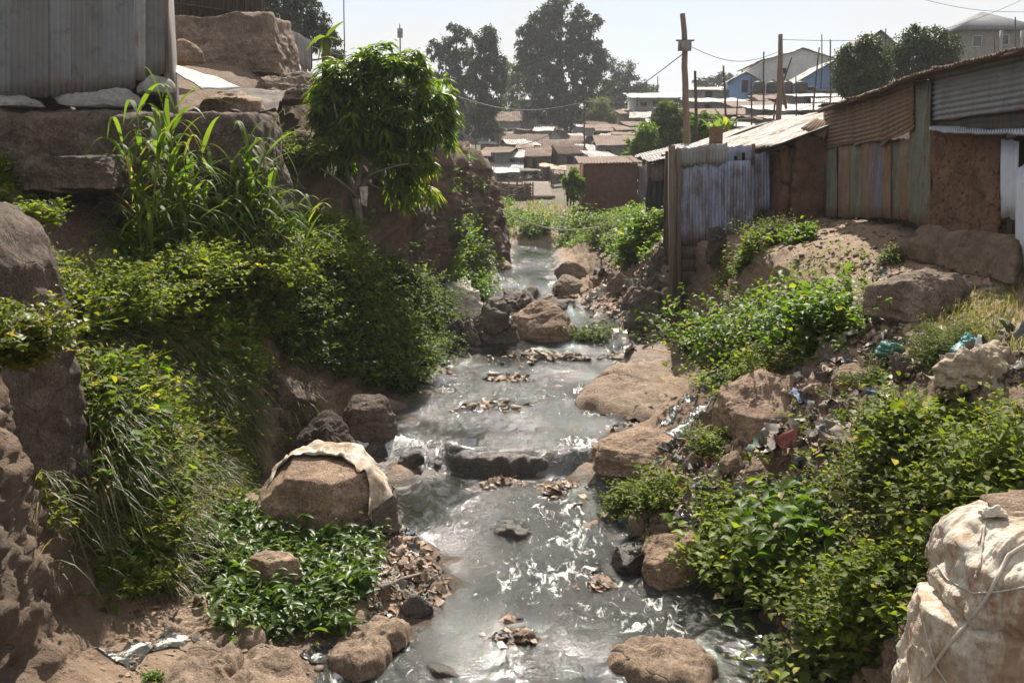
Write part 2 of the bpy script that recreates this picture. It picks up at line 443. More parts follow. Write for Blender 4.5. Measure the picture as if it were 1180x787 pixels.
M['blue_wall'] = mat_simple('blue_wall', (.13, .23, .42), (.20, .32, .52), .6, .7, .3, .1, .02)
M['grey_wall'] = mat_simple('grey_boards', (.11, .105, .10), (.22, .21, .20), 1.2, .85, .25, .2, .02, (4, 4, .5))
M['brown_wall'] = mat_simple('brown_boards', (.10, .075, .058), (.19, .145, .115), 1.2, .85, .25, .2, .02, (4, 4, .5))
M['sack'] = mat_simple('woven_sack', (.42, .37, .29), (.66, .61, .52), 3.5, .75, .3, .7, .02)
M['sack_dirty'] = mat_simple('dirty_sack', (.20, .15, .10), (.44, .37, .28), 5, .8, .25, .8, .02)
M['cloth_grey'] = mat_simple('grey_cloth', (.06, .048, .04), (.17, .14, .115), 6, .85, .2, .8, .02)
M['galv'] = mat_metal('galvanised_sheet', (.28, .28, .275), amount=.35, rough=.6, metal=.0, paint2=(.19, .19, .19), spec=.25)
M['galv_dark'] = mat_metal('dull_sheet', (.155, .155, .155), (.11, .075, .05), amount=.45, rough=.55, metal=.15, paint2=(.23, .225, .22))
M['roof_bright'] = mat_metal('bright_roof', (.42, .40, .375), (.27, .19, .14), amount=.5, rough=.62, metal=.0, paint2=(.27, .25, .235), spec=.25)
M['roof_rust'] = mat_metal('rusty_roof', (.19, .15, .125), (.15, .092, .063), amount=.7, rough=.6)
M['roof_brown'] = mat_metal('brown_roof', (.20, .155, .125), (.15, .10, .072), amount=.7, rough=.6)
M['blue_sheet'] = mat_metal('blue_sheet', (.23, .27, .42), (.13, .09, .07), amount=.50, rough=.5, paint2=(.31, .35, .47))
M['blue_white'] = mat_metal('pale_blue_sheet', (.42, .45, .56), (.20, .15, .12), amount=.25, rough=.5, paint2=(.50, .52, .58))
M['green_sheet'] = mat_metal('green_sheet', (.10, .14, .105), (.13, .095, .07), amount=.54, rough=.65, paint2=(.15, .165, .135))
M['brown_sheet'] = mat_metal('brown_sheet', (.21, .155, .11), (.17, .10, .06), amount=.6, rough=.65, paint2=(.16, .12, .09))
M['grey_blue_sheet'] = mat_metal('grey_blue_sheet', (.14, .155, .20), (.13, .095, .07), amount=.55, rough=.6, paint2=(.12, .14, .22))
M['sheet_grey'] = mat_metal('grey_sheet', (.20, .205, .215), (.14, .11, .085), amount=.35, rough=.55, metal=.1, paint2=(.15, .155, .16))
M['sheet_dark'] = mat_metal('dark_grey_sheet', (.125, .13, .14), (.12, .095, .075), amount=.25, rough=.6, paint2=(.16, .165, .17))
M['sheet_dull'] = mat_metal('dull_grey_sheet', (.10, .102, .105), (.11, .085, .065), amount=.3, rough=.6, paint2=(.14, .14, .14))
M['litter'] = mat_vc('litter_bits')
M['pebbles'] = mat_vc('pebble_bits', .85, .3, 40)
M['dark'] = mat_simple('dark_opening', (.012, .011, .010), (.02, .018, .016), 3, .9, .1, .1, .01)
M['glass'] = mat_simple('window_glass', (.03, .035, .04), (.05, .055, .06), 1, .12, .6, .0, .01)
M['wire'] = mat_simple('wire', (.03, .03, .03), (.06, .06, .06), 8, .6, .3, .1, .005)
M['rope'] = mat_simple('pale_rope', (.40, .36, .30), (.55, .50, .42), 20, .8, .2, .4, .005)
M['black_plastic'] = mat_simple('black_plastic', (.015, .015, .017), (.03, .03, .033), 3, .4, .4, .1, .005)
M['blue_plastic'] = mat_simple('blue_plastic', (.03, .09, .33), (.05, .13, .42), 3, .45, .4, .3, .01)
M['teal_plastic'] = mat_simple('teal_plastic', (.02, .13, .13), (.05, .22, .21), 8, .5, .4, .5, .01)
# ------------------------------------------------------------------ ground
#        y      water z
ZW = [(-4, -.10), (5, -.05), (7.4, 0), (10.0, .03), (10.7, .13), (12.6, .15), (12.9, .44), (16, .50), (18.9, .54), (19.9, .70), (26, .75), (33, .80), (46, .90), (60, .95)]
def zwf(y): return np.interp(y, [a for a, b in ZW], [b for a, b in ZW])
# station: L_far, L_mid, L_top, L_face, L_foot | left water, right water | R_foot, R_slope, R_top, R_path, R_far   as (x, z)
ST = {
 -4:  [(-30, 4.2), (-9, 4.0), (-3.6, 3.6), (-3.2, 1.8), (-3.0, .5), -1.5, 2.0, (2.4, .5), (2.8, 1.2), (3.6, 2.2), (5.2, 2.5), (40, 5)],
 5:   [(-30, 4.3), (-9, 4.0), (-3.5, 3.5), (-3.3, 1.8), (-3.1, .6), -1.6, 2.0, (2.3, .5), (2.75, 1.2), (3.7, 2.2), (5.2, 2.5), (40, 5)],
 7:   [(-30, 4.4), (-9, 4.0), (-4.2, 3.4), (-3.8, 1.8), (-3.25, .45), -1.45, 2.2, (2.5, .4), (3.0, 1.3), (4.1, 2.3), (5.4, 2.55), (40, 6)],
 9:   [(-30, 4.6), (-9, 4.1), (-4.8, 3.3), (-4.0, 1.7), (-3.15, .28), -1.05, 2.45, (2.8, .5), (3.25, 1.2), (4.5, 2.35), (5.6, 2.65), (40, 6)],
 10.2:[(-30, 4.8), (-9, 4.2), (-5.0, 3.2), (-4.0, 1.7), (-3.2, .30), -.85, 1.35, (1.9, .45), (3.0, 1.1), (4.7, 2.25), (5.75, 2.75), (40, 6.5)],
 11:  [(-30, 4.9), (-8, 4.3), (-5.0, 3.1), (-3.95, 1.65), (-3.25, .30), -1.25, 1.2, (1.8, .5), (3.1, 1.1), (4.75, 2.25), (5.85, 2.8), (40, 6.5)],
 12:  [(-30, 5.1), (-7.5, 4.4), (-4.9, 3.0), (-3.9, 1.65), (-3.1, .32), -1.75, 1.2, (1.8, .6), (3.2, 1.15), (4.8, 2.25), (5.9, 2.85), (40, 7)],
 13:  [(-30, 5.3), (-7.2, 4.6), (-4.7, 2.95), (-3.75, 1.65), (-2.9, .45), -2.15, 1.25, (2.0, .65), (3.2, 1.1), (4.9, 2.3), (6.0, 2.9), (40, 7)],
 14:  [(-30, 5.6), (-7, 5.0), (-4.5, 2.9), (-3.5, 1.7), (-2.5, .55), -2.0, 1.8, (2.5, .68), (3.4, 1.1), (4.7, 2.4), (6.0, 2.95), (40, 7.5)],
 15.5:[(-30, 6), (-6.8, 5.2), (-4.1, 2.9), (-3.0, 1.7), (-2.05, .58), -1.75, 2.1, (2.9, .72), (3.5, 1.25), (4.5, 2.5), (6.05, 3.0), (40, 8)],
 17:  [(-30, 6.4), (-6.4, 5.2), (-3.5, 3.0), (-2.5, 1.8), (-1.75, .62), -1.55, 2.3, (3.1, .78), (3.65, 1.4), (4.4, 2.55), (6.1, 3.05), (40, 8)],
 18.5:[(-30, 7), (-6.1, 5.2), (-3.0, 3.1), (-2.2, 1.9), (-1.6, .68), -1.45, 2.45, (3.25, .82), (3.75, 1.6), (4.3, 2.6), (6.2, 3.15), (40, 8)],
 20:  [(-30, 8.3), (-6.0, 5.6), (-2.5, 3.7), (-2.1, 2.0), (-1.75, .75), -1.5, 2.75, (3.25, .9), (3.5, 1.75), (3.75, 2.6), (6.2, 3.2), (40, 8)],
 22:  [(-30, 8.5), (-6.0, 6.2), (-2.05, 4.25), (-1.95, 2.4), (-1.75, .82), -1.4, 2.75, (3.2, 1.0), (3.45, 1.85), (3.8, 2.65), (6.2, 3.2), (40, 8.3)],
 24:  [(-30, 8.5), (-6.0, 6.8), (-1.8, 4.2), (-1.65, 2.4), (-1.5, .85), -1.2, 1.9, (2.7, 1.05), (3.4, 1.9), (4.1, 2.65), (6.4, 3.2), (40, 8.5)],
 27:  [(-30, 8.5), (-6, 6.6), (-1.45, 4.2), (-1.3, 2.4), (-1.15, .9), -.95, 1.2, (2.2, 1.1), (3.3, 1.95), (4.3, 2.65), (6.5, 3.15), (40, 9)],
 33:  [(-30, 8.5), (-5, 6.0), (-.95, 4.1), (-.8, 2.4), (-.65, .95), -.45, 1.45, (2.2, 1.1), (3.6, 1.85), (4.8, 2.45), (6.6, 3.0), (40, 9)],
 37:  [(-30, 8.5), (-4.5, 5.0), (-.55, 3.1), (-.4, 2.0), (-.25, 1.0), -.1, 1.7, (2.4, 1.15), (3.9, 1.75), (5, 2.3), (7, 2.9), (40, 9)],
 41:  [(-30, 8.5), (-5, 4.0), (-.3, 2.0), (-.15, 1.5), (0, 1.0), .1, 1.95, (2.6, 1.2), (4.1, 1.75), (5.2, 2.15), (7.2, 2.8), (40, 9)],
 45:  [(-30, 8), (-8, 3.6), (-4, 2.4), (-3.6, 1.8), (-3.2, 1.0), -3.0, 2.0, (2.6, 1.25), (4.2, 1.75), (5.4, 2.15), (7.5, 2.8), (40, 9)],
 47.5:[(-30, 8), (-9, 3.6), (-6, 2.6), (-5.5, 2.0), (-5, 1.3), -4.4, 1.4, (2.4, 1.6), (4.2, 1.9), (5.4, 2.2), (8, 2.8), (40, 9)],
 54:  [(-34, 8), (-14, 4.2), (-8, 2.9), (-6, 2.5), (-4.5, 2.3), -3.5, 1.2, (2.4, 2.3), (4.5, 2.35), (6, 2.45), (9, 2.9), (44, 11)],
 75:  [(-60, 12), (-22, 6.5), (-12, 4.2), (-8, 3.4), (-5, 2.9), -3.5, 1.5, (3, 2.8), (6, 3.1), (9, 3.7), (15, 5.3), (60, 15)],
 105: [(-90, 16), (-34, 10), (-20, 7.2), (-12, 5.7), (-7, 5.0), -4, 2, (5, 4.9), (9, 5.8), (14, 7.2), (22, 9.8), (80, 20)],
 140: [(-120, 22), (-45, 14), (-25, 11), (-16, 10), (-9, 9.5), -4, 3, (8, 9.8), (14, 10.8), (20, 12), (32, 15), (110, 24)],
 250: [(-220, 34), (-80, 24), (-45, 22), (-28, 21), (-15, 20.5), -6, 6, (14, 20.5), (25, 21), (38, 22), (60, 23), (200, 30)],
 700: [(-700, 40), (-260, 34), (-150, 32), (-90, 31), (-50, 31), -20, 20, (50, 30), (90, 30), (130, 30), (200, 30), (700, 34)],
}
ys_ = sorted(ST)
SEG = [14, 44, 46, 40, 40, 16, 16, 34, 40, 40, 34, 22]
def station_table():
    X = np.zeros((len(ys_), 13)); Z = np.zeros((len(ys_), 13))
    for r, y in enumerate(ys_):
        s = ST[y]; zw = float(zwf(y)) if y < 46 else np.mean([s[4][1], s[7][1]]) - .0
        mid = (s[5] + s[6]) / 2
        dep = .38 if y < 46 else 0
        pts = s[:5] + [(s[5], zw), (mid, zw - dep), (s[6], zw)] + s[7:]
        X[r] = [p[0] for p in pts]; Z[r] = [p[1] for p in pts]
    return X, Z
TX, TZ = station_table()
rows = [-4.0]
while rows[-1] < 700:
    y = rows[-1]
    rows.append(y + (0.3 if y < 4 else max(.045, .0066 * y) if y < 60 else .03 * y))
rows = np.array(rows)
ncol = sum(SEG) + 1
S = np.concatenate([np.arange(n) / n + i for i, n in enumerate(SEG)] + [[12.0]])
CXr = np.stack([np.interp(rows, ys_, TX[:, k]) for k in range(13)], 1)
CZr = np.stack([np.interp(rows, ys_, TZ[:, k]) for k in range(13)], 1)
def across(C):
    i = np.minimum(S.astype(int), 11); f = S - i
    fs = f + 0.35 * (f * f * (3 - 2 * f) - f)
    return C[:, i] * (1 - fs) + C[:, i + 1] * fs
GX, GZ = across(CXr), across(CZr)
GY = np.repeat(rows[:, None], ncol, 1)
G = np.stack([GX, GY, GZ], -1)
# jitter the rows a little so that cliffs do not read as extrusions
P0 = G.reshape(-1, 3)
near = sstep(70, 45, P0[:, 1])
def band(lo, hi, e=.35):
    s = np.tile(S, len(rows))
    return sstep(lo - e, lo + e, s) * sstep(hi + e, hi - e, s)
cliff = band(1.2, 4.0) * sstep(17.5, 21, P0[:, 1]) * sstep(48, 42, P0[:, 1])
leftb = band(1.3, 4.0)
rbank = band(7.5, 10.2)
bed = band(4.6, 7.4, .3)
du = np.gradient(G, axis=0).reshape(-1, 3); dv = np.gradient(G, axis=1).reshape(-1, 3)
GN = nrm(np.cross(dv, du)); GN[GN[:, 2] < -0.2] *= -1
def ridged(f, seed): return 1 - 2 * np.abs(fbm(P0 * np.array((1, 1, .45)), f, 4, .5, seed))
disp = (fbm(P0, .55, 5, .5, 1) * (.10 + .30 * leftb + .12 * rbank) +
        ridged(.9, 2) * .32 * cliff + fbm(P0, 2.1, 5, .5, 3) * (.03 + .07 * leftb + .05 * rbank + .03 * cliff) +
        fbm(P0, 9, 3, .5, 4) * (.012 + .03 * rbank + .02 * leftb))
disp += (1 - 2 * np.abs(fbm(P0 * np.array((1, 1, 1.6)), 3.6, 4, .55, 21))) * (.05 * leftb + .05 * rbank + .05 * cliff) * near
disp += np.abs(fbm(P0 * np.array((.6, .6, 2.2)), 1.4, 4, .5, 23)) * -.10 * (leftb + .7 * rbank) * near
disp *= (1 - .75 * bed)
disp *= near * .9 + .1 + (1 - near) * 4 * np.exp(-((P0[:, 1] - 300) / 200) ** 2) * .3
far_damp = np.where(P0[:, 1] > 60, .5, 1.0)
GP = P0 + GN * (disp * far_damp)[:, None]
GP[:, 2] += bed * fbm(P0, 1.6, 4, .55, 9) * .13 * near          # bars and shoals that break the water
ROCKY = np.clip(cliff * 1.1 + leftb * sstep(13, 10, P0[:, 1]) * .5 + leftb * .45 * sstep(.0, .5, fbm(P0, .5, 3, .5, 12)) + rbank * .25 * sstep(.1, .6, fbm(P0, .8, 3, .5, 14)), 0, 1)
WET = sstep(.16, .02, GP[:, 2] - zwf(P0[:, 1])) * sstep(48, 44, P0[:, 1])
WET = np.clip(WET + .0, 0, 1)
s_all = np.tile(S, len(rows))
SANDY = np.clip(sstep(9.6, 10.3, s_all) * sstep(60, 40, P0[:, 1]) * .8 + band(3.9, 8.0, .3) * .75 + sstep(44, 60, P0[:, 1]) * .3, 0, 1)
GP = GP.reshape(len(rows), ncol, 3)
mb = MB(); mb.grid(GP, attr=np.stack([ROCKY, WET, SANDY], 1))
ground = mb.build('ground', M['ground'], loc=(0, 0, 0), kind='structure')
_fa = ground.data.attributes.new('far', 'FLOAT', 'POINT')
_fa.data.foreach_set('value', sstep(46, 60, P0[:, 1]).astype(np.float32))
_v = GP.reshape(-1, 3)
_i = np.arange(len(rows) - 1)[:, None] * ncol; _j = np.arange(ncol - 1)[None]
_q = np.stack([_i + _j, _i + _j + 1, _i + ncol + _j + 1, _i + ncol + _j], -1).reshape(-1, 4)
BVH = BVHTree.FromPolygons([tuple(a) for a in _v.tolist()], [tuple(a) for a in _q.tolist()])
FC = _v[_q].mean(1)
_d1 = _v[_q[:, 2]] - _v[_q[:, 0]]; _d2 = _v[_q[:, 3]] - _v[_q[:, 1]]
_cr = np.cross(_d1, _d2); FA = np.linalg.norm(_cr, axis=1) / 2; FN = nrm(_cr); FN[FN[:, 2] < -.3] *= -1
FPX_, FPY_ = proj(FC)
def hit(px, py):
    r = ray(px, py).normalized()
    h = BVH.ray_cast(Vector((0, 0, CAM_Z)), r)
    return h[0] if h[0] is not None else at(px, py, 60)
def gz(x, y, top=30.0):
    h = BVH.ray_cast(Vector((x, y, top)), Vector((0, 0, -1)))
    return h[0].z if h[0] is not None else 0.0
def scatter(poly, n, dmin=0, dmax=60, smin=0, smax=12, rng=None, zmin=-9, patch=None):
    """n points on the ground inside a photo outline -> positions, normals"""
    rng = rng or RNG
    m = inpoly(FPX_, FPY_, poly) & (FC[:, 1] > max(dmin, 3.5)) & (FC[:, 1] < dmax) & (FC[:, 2] > zmin)
    if smax < 12 or smin > 0:
        sc = np.tile((S[:-1] + S[1:]) / 2, len(rows) - 1); m &= (sc >= smin) & (sc <= smax)
    idx = np.nonzero(m)[0]
    if not len(idx): return np.zeros((0, 3)), np.zeros((0, 3))
    w = FA[idx]
    if patch is not None: w = w * (np.clip(fbm(FC[idx], patch[0], 3, .5, patch[2]) * 2.5 + patch[1], 0, 1) + .01)
    k = rng.choice(idx, n, p=w / w.sum())
    a, b = rng.random((2, n, 1))
    V = _v[_q[k]]
    P = (V[:, 0] * (1 - a) + V[:, 1] * a) * (1 - b) + (V[:, 3] * (1 - a) + V[:, 2] * a) * b
    return P, FN[k]

# ------------------------------------------------------------------ water
wr = [4.0]
while wr[-1] < 47: wr.append(wr[-1] + max(.035, .0042 * wr[-1]))
wr = np.array(wr); nw = 190
xl = np.interp(wr, ys_, TX[:, 5]) - .55; xr = np.interp(wr, ys_, TX[:, 7]) + .55
t = np.linspace(0, 1, nw)
WX = xl[:, None] * (1 - t) + xr[:, None] * t; WY = np.repeat(wr[:, None], nw, 1)
wp = np.stack([WX.ravel(), WY.ravel(), np.zeros(WX.size)], 1)
skew = fbm(wp * np.array((1, 0, 0)), .9, 3, .5, 3) * .28 + .05 * wp[:, 0]
yy = wp[:, 1] + skew * sstep(11, 12.2, wp[:, 1]) * sstep(14.5, 13.4, wp[:, 1])
base = zwf(yy)
def blob(cx, cy, rx, ry): return np.exp(-((wp[:, 0] - cx) / rx) ** 2 - ((wp[:, 1] - cy) / ry) ** 2)
riff = (blob(.35, 10.3, .9, 1.0) + blob(1.3, 8.6, .8, .8) * .8 + blob(-1.7, 13.0, .7, .55) * 1.0 + blob(.9, 13.1, .5, .35) + blob(.0, 14.6, 1.3, .7) * .75 +
        blob(-1.0, 16.6, .8, 1.0) * .8 + blob(1.2, 16.2, .9, .8) * .7 + blob(1.9, 19.5, .7, 1.0) * .9 + blob(.3, 17.8, 1.2, .6) * .5 + blob(0, 28, 1.5, 2.2) * .7 + blob(.4, 36, 1.5, 2.5) * .7 +
        blob(-.9, 7.6, .6, .7) * .6 + blob(.5, 12.0, .8, .4) * .25 + blob(-.2, 8.9, .5, .5) * .3)
riff += (blob(.3, 9.2, .9, 1.0) * .55 + blob(.5, 11.4, .7, .8) * .6 + blob(1.5, 15.0, .6, 1.2) * .7 + blob(-.3, 15.8, 1.0, .8) * .6 + blob(-1.0, 8.2, .5, .6) * .5 + blob(.2, 22.5, 1.6, 1.5) * .7)
riff = np.clip(riff * (1 + .5 * fbm(wp, 1.5, 3, .5, 5)), 0, 1.2)
wq = wp * np.array((1, .6, 1))
wz = base + (fbm(wq, 3.2, 3, .5, 6) * .010 + fbm(wq, 7.5, 3, .55, 7) * (.003 + .027 * riff) + fbm(wq, 17, 2, .5, 8) * (.0012 + .013 * riff))
fall = np.exp(-((yy - 12.75) / .28) ** 2)
foam = np.clip(riff * .55 + fall * .35 + blob(-1.8, 12.9, .6, .4) * .4, 0, 1)
tt_ = np.tile(t, len(wr)); shallow = np.clip(1 - np.minimum(tt_, 1 - tt_) * 5.5, 0, 1) ** 1.5 * .8
mb = MB(); mb.grid(np.stack([wp[:, 0], wp[:, 1], wz], 1).reshape(len(wr), nw, 3), attr=np.stack([np.clip(riff, 0, 1), foam, shallow], 1))
mb.build('stream_water', M['water'], loc=(0, 0, 0), kind='structure')
# ------------------------------------------------------------------ rocks
import bmesh
_ico = {}
def ico(sub):
    if sub not in _ico:
        b = bmesh.new(); bmesh.ops.create_icosphere(b, subdivisions=sub, radius=1.0)
        b.verts.ensure_lookup_table()
        _ico[sub] = (np.array([v.co[:] for v in b.verts]), np.array([[v.index for v in f.verts] for f in b.faces])); b.free()
    return _ico[sub]
def rock_shape(size, seed, planes=14, k=14, rough=.05, sub=5, top=None, rot=0.0, tilt=(0, 0), pl=None):
    rg = np.random.default_rng(seed)
    V, T = ico(sub)
    n = nrm(rg.normal(size=(planes, 3))); d = rg.uniform(.62, 1.0, planes)
    n[:, 2] = np.where((n[:, 2] > -.6) & (n[:, 2] < .22), rg.uniform(.12, .4, planes), n[:, 2]); n = nrm(n)
    if pl is not None:
        n = nrm(np.array([q[:3] for q in pl], float)); d = np.array([q[3] for q in pl], float)
    if top is not None:
        n = np.concatenate([n, nrm(np.array([[tilt[0], tilt[1], 1.0]]))]); d = np.append(d, top)
    hz = np.hypot(V[:, 0], V[:, 1]) + 1e-6
    Vd = nrm(np.where(V[:, 2:3] < 0, V * np.array((1, 1, .15)) + 1e-9, V))
    q = np.maximum(Vd @ n.T, 0) / d
    kk = k * 1.6
    r = np.minimum((q ** kk).sum(1) ** (-1.0 / kk), 1.6)
    P = Vd * r[:, None]
    lw = V[:, 2] < 0
    f = np.minimum(1, hz * 1.5)
    P[lw] = np.stack([V[lw, 0] / hz[lw] * r[lw] * f[lw], V[lw, 1] / hz[lw] * r[lw] * f[lw], V[lw, 2] * .8], 1)
    lo, hi = P.min(0), P.max(0)
    P = (P - (lo + hi) / 2) / ((hi - lo) / 2)
    sz = np.array(size, float) / 2
    P = P * sz
    m = float(np.mean(sz))
    rg1 = 1 - 2 * np.abs(fbm(P / m * np.array((1, 1, 1.7)), 1.7, 5, .55, seed + 3))
    st_ = np.abs(fbm(P / m * np.array((.5, .5, 2.6)), 1.6, 3, .5, seed + 7))
    P = P + V * (m * (rough * 1.1 * fbm(P / m, 1.3, 5, .58, seed) + rough * .75 * rg1 - rough * .6 * st_ + rough * .22 * fbm(P / m, 12, 3, .6, seed + 1)))[:, None]
    c, s_ = math.cos(rot), math.sin(rot)
    return P @ np.array([[c, s_, 0], [-s_, c, 0], [0, 0, 1]]), T
def rock_at(c, size, label, seed, mat='rock', name='rock', group=None, sub=6, cat='rock', **kw):
    """c: centre of the base"""
    P, T = rock_shape(size, seed, sub=sub, **kw)
    P = P + np.array((c[0], c[1], c[2] + size[2] / 2))
    return MB().add(P, T=T).build(name, M[mat], loc=c, label=label, cat=cat, group=group)
def rock_px(l, r, t, b, label, seed, dr=.9, kh=.80, embed=.14, y=None, **kw):
    """a rock whose outline fills the photo box l..r, t..b, standing on the ground"""
    p = hit((l + r) / 2, b - 1) if y is None else at((l + r) / 2, b, y)
    dep = (p - Vector((0, 0, CAM_Z))).dot(Vector((0, math.cos(R(PITCH)), -math.sin(R(PITCH)))))
    w = (r - l) / FPX * dep
    h = max(.06, (b - t) / FPX * dep * kh)
    dp = w * dr
    return rock_at((p.x, p.y + dp * .42, p.z - embed * h), (w, dp, h * (1 + embed)), label, seed, **kw)

big_rock = rock_px(268, 450, 540, 624, 'large flat-topped boulder draped with a torn sack at the left edge of the stream', 11, dr=.85, kh=1.0, pl=[(.02, -.22, 1, .62), (-.25, -1, .35, .70), (.75, -.75, .35, .74), (1, .2, .5, .80), (-1, -.2, .75, .78), (-.7, .8, .3, .9), (.3, 1, .3, .9), (0, 0, -1, 1)], k=30, rough=.022, mat='rock_warm', name='boulder', cat='boulder')
rock_px(268, 350, 636, 700, 'sunlit boulder half buried in the broad-leaved plants on the left shore', 15, dr=.9, top=.7, mat='rock_warm', name='boulder', cat='boulder')
rock_px(580, 672, 354, 414, 'rounded brown boulder on the debris bar in mid-stream', 22, dr=.9, planes=11, k=8, kh=1.05, mat='rock_warm', name='boulder', cat='boulder')
rock_px(639, 680, 303, 326, 'upper of the two stacked boulders at the far right waterside', 23, planes=8, k=7, kh=1.0, mat='rock', name='boulder', cat='boulder')
rock_px(637, 673, 319, 341, 'lower of the two stacked boulders at the far right waterside', 24, planes=8, k=7, kh=1.0, mat='rock', name='boulder', cat='boulder')
rock_px(744, 822, 620, 690, 'dark-faced boulder at the right edge of the near pool', 33, dr=1.1, top=.7, tilt=(-.3, -.1), kh=.9, mat='rock_warm', name='boulder', cat='boulder')
rock_px(706, 762, 612, 676, 'wet mossy rock with a trickle of water down its side', 34, dr=1.0, kh=.6, mat='rock_wet', top=.6)
rock_px(684, 802, 496, 552, 'smooth pale rock slab beside the little waterfall', 35, dr=1.0, kh=.7, top=.6, tilt=(-.25, -.15), k=10, mat='rock_warm', name='rock_slab')
rock_px(836, 940, 428, 508, 'sloping grey-brown slab below the leafy bank bushes', 36, dr=1.1, kh=.8, top=.42, tilt=(-.38, -.42), k=18, embed=.3, mat='rock_warm', name='rock_slab')
rock_px(1012, 1132, 312, 372, 'long dark wedge-shaped rock at the lip of the dirt path', 37, dr=.6, kh=.95, top=.6, tilt=(-.45, -.05), k=20, mat='rock', name='rock_slab')
rock_px(1130, 1170, 264, 303, 'squat rock standing against the mud wall by the pale blue sheets', 38, kh=1.0, mat='rock', sub=4)
# flat wet slabs in the bed
def slab_px(pts, label, seed, thick=.16, mat='slab', name='rock_slab', up=.05):
    """flat rock whose top follows a photo outline on the stream bed"""
    rg = np.random.default_rng(seed)
    W3 = []
    zt = None
    for (px, py) in pts:
        r = ray(px, py); p0 = hit(sum(a for a, b in pts) / len(pts), sum(b for a, b in pts) / len(pts))
        z = max(p0.z, float(zwf(p0.y))) + up
        t_ = (z - CAM_Z) / r.z
        W3.append((r.x * t_, r.y * t_, z)); zt = z
    W3 = np.array(W3); c = W3.mean(0)
    ang = np.arctan2(W3[:, 1] - c[1], W3[:, 0] - c[0]); rad = np.hypot(W3[:, 0] - c[0], W3[:, 1] - c[1])
    o = np.argsort(ang); ang, rad = ang[o], rad[o]
    th = np.linspace(-np.pi, np.pi, 97)[:-1]
    rr = np.interp(th, np.concatenate([ang - 2 * np.pi, ang, ang + 2 * np.pi]), np.tile(rad, 3))
    rr = (np.roll(rr, 1) + rr * 2 + np.roll(rr, -1)) / 4
    tv = np.stack([np.cos(th), np.sin(th), np.zeros(96)], 1)
    rr = rr * (1 + .16 * fbm(tv * 1.0, 1.6, 4, .6, seed))
    rings = [(0.04, 0.0), (.12, 0), (.2, 0), (.28, 0), (.36, 0), (.44, 0), (.52, 0), (.6, 0), (.68, 0), (.75, 0), (.82, -.02), (.9, -.12), (.96, -.3), (1.0, -.6), (1.03, -1.0)]
    V = np.array([[c[0] + math.cos(a) * q * f, c[1] + math.sin(a) * q * f, zt + dz * thick] for f, dz in rings for a, q in zip(th, rr)])
    V[:, 2] += (fbm(V, 1.8, 5, .6, seed) * .075 + (1 - 2 * np.abs(fbm(V, 4, 4, .55, seed + 1))) * .022 + fbm(V, 10, 4, .6, seed) * .022)
    Q = [(i * 96 + k, i * 96 + (k + 1) % 96, (i + 1) * 96 + (k + 1) % 96, (i + 1) * 96 + k) for i in range(len(rings) - 1) for k in range(96)]
    V = np.concatenate([V, [[c[0], c[1], V[:96, 2].mean()]]])
    T = [(k, len(V) - 1, (k + 1) % 96) for k in range(96)]
    Q = np.array(Q)[:, ::-1]; T = np.array(T)[:, ::-1]
    return MB().add(V, Q, T).build(name, M[mat], loc=c, label=label, cat='rock')
slab_px([(716, 724), (770, 716), (812, 744), (820, 770), (770, 786), (722, 762)], 'tan pitted rock slab lying in the near stream right of centre', 41, up=.10)
slab_px([(236, 742), (320, 738), (354, 760), (348, 800), (240, 806), (215, 770)], 'broad tan slab at the bottom left shore, right of the wet channel', 42)
slab_px([(178, 742), (228, 730), (262, 770), (262, 810), (170, 812)], 'tan slab beside the foot of the dark earth bank at bottom left', 43)
slab_px([(384, 742), (420, 712), (462, 706), (452, 740), (420, 765), (388, 765)], 'tan sandy slab at the tip of the littered left shore', 44)
slab_px([(185, 710), (240, 700), (300, 712), (290, 735), (220, 738)], 'tan slab just in front of the broad-leaved plants', 45)
slab_px([(706, 432), (790, 405), (830, 440), (800, 480), (716, 462)], 'wide flat tan rock shelf on the right shore below the blue shed', 46, thick=.2, up=.03)
slab_px([(566, 606), (590, 600), (622, 606), (612, 616), (574, 616)], 'dark wet rock hump just breaking the mid-stream surface', 47, mat='rock_wet', thick=.1, up=-.035)
slab_px([(520, 528), (560, 520), (630, 521), (640, 530), (580, 533)], 'long dark lip of rock at the little waterfall', 48, mat='rock_wet', thick=.25, up=-.13)
slab_px([(410, 520), (470, 516), (522, 528), (505, 548), (425, 548)], 'black wet rock shelf on the left of the waterfall', 49, mat='rock_wet', thick=.25, up=-.07)
# left outcrop that fills the frame edge
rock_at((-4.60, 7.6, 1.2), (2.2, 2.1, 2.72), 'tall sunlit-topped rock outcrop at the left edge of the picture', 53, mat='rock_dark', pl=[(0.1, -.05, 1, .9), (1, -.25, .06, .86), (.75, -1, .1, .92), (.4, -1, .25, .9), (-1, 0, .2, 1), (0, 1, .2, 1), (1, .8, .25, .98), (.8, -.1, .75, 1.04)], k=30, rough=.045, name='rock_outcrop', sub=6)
rock_at((-3.98, 6.35, .75), (1.3, 1.5, 1.3), 'grey lower rock at the left edge, under the tall outcrop', 58, mat='rock_dark', planes=12, k=18, rough=.07, name='rock_outcrop')
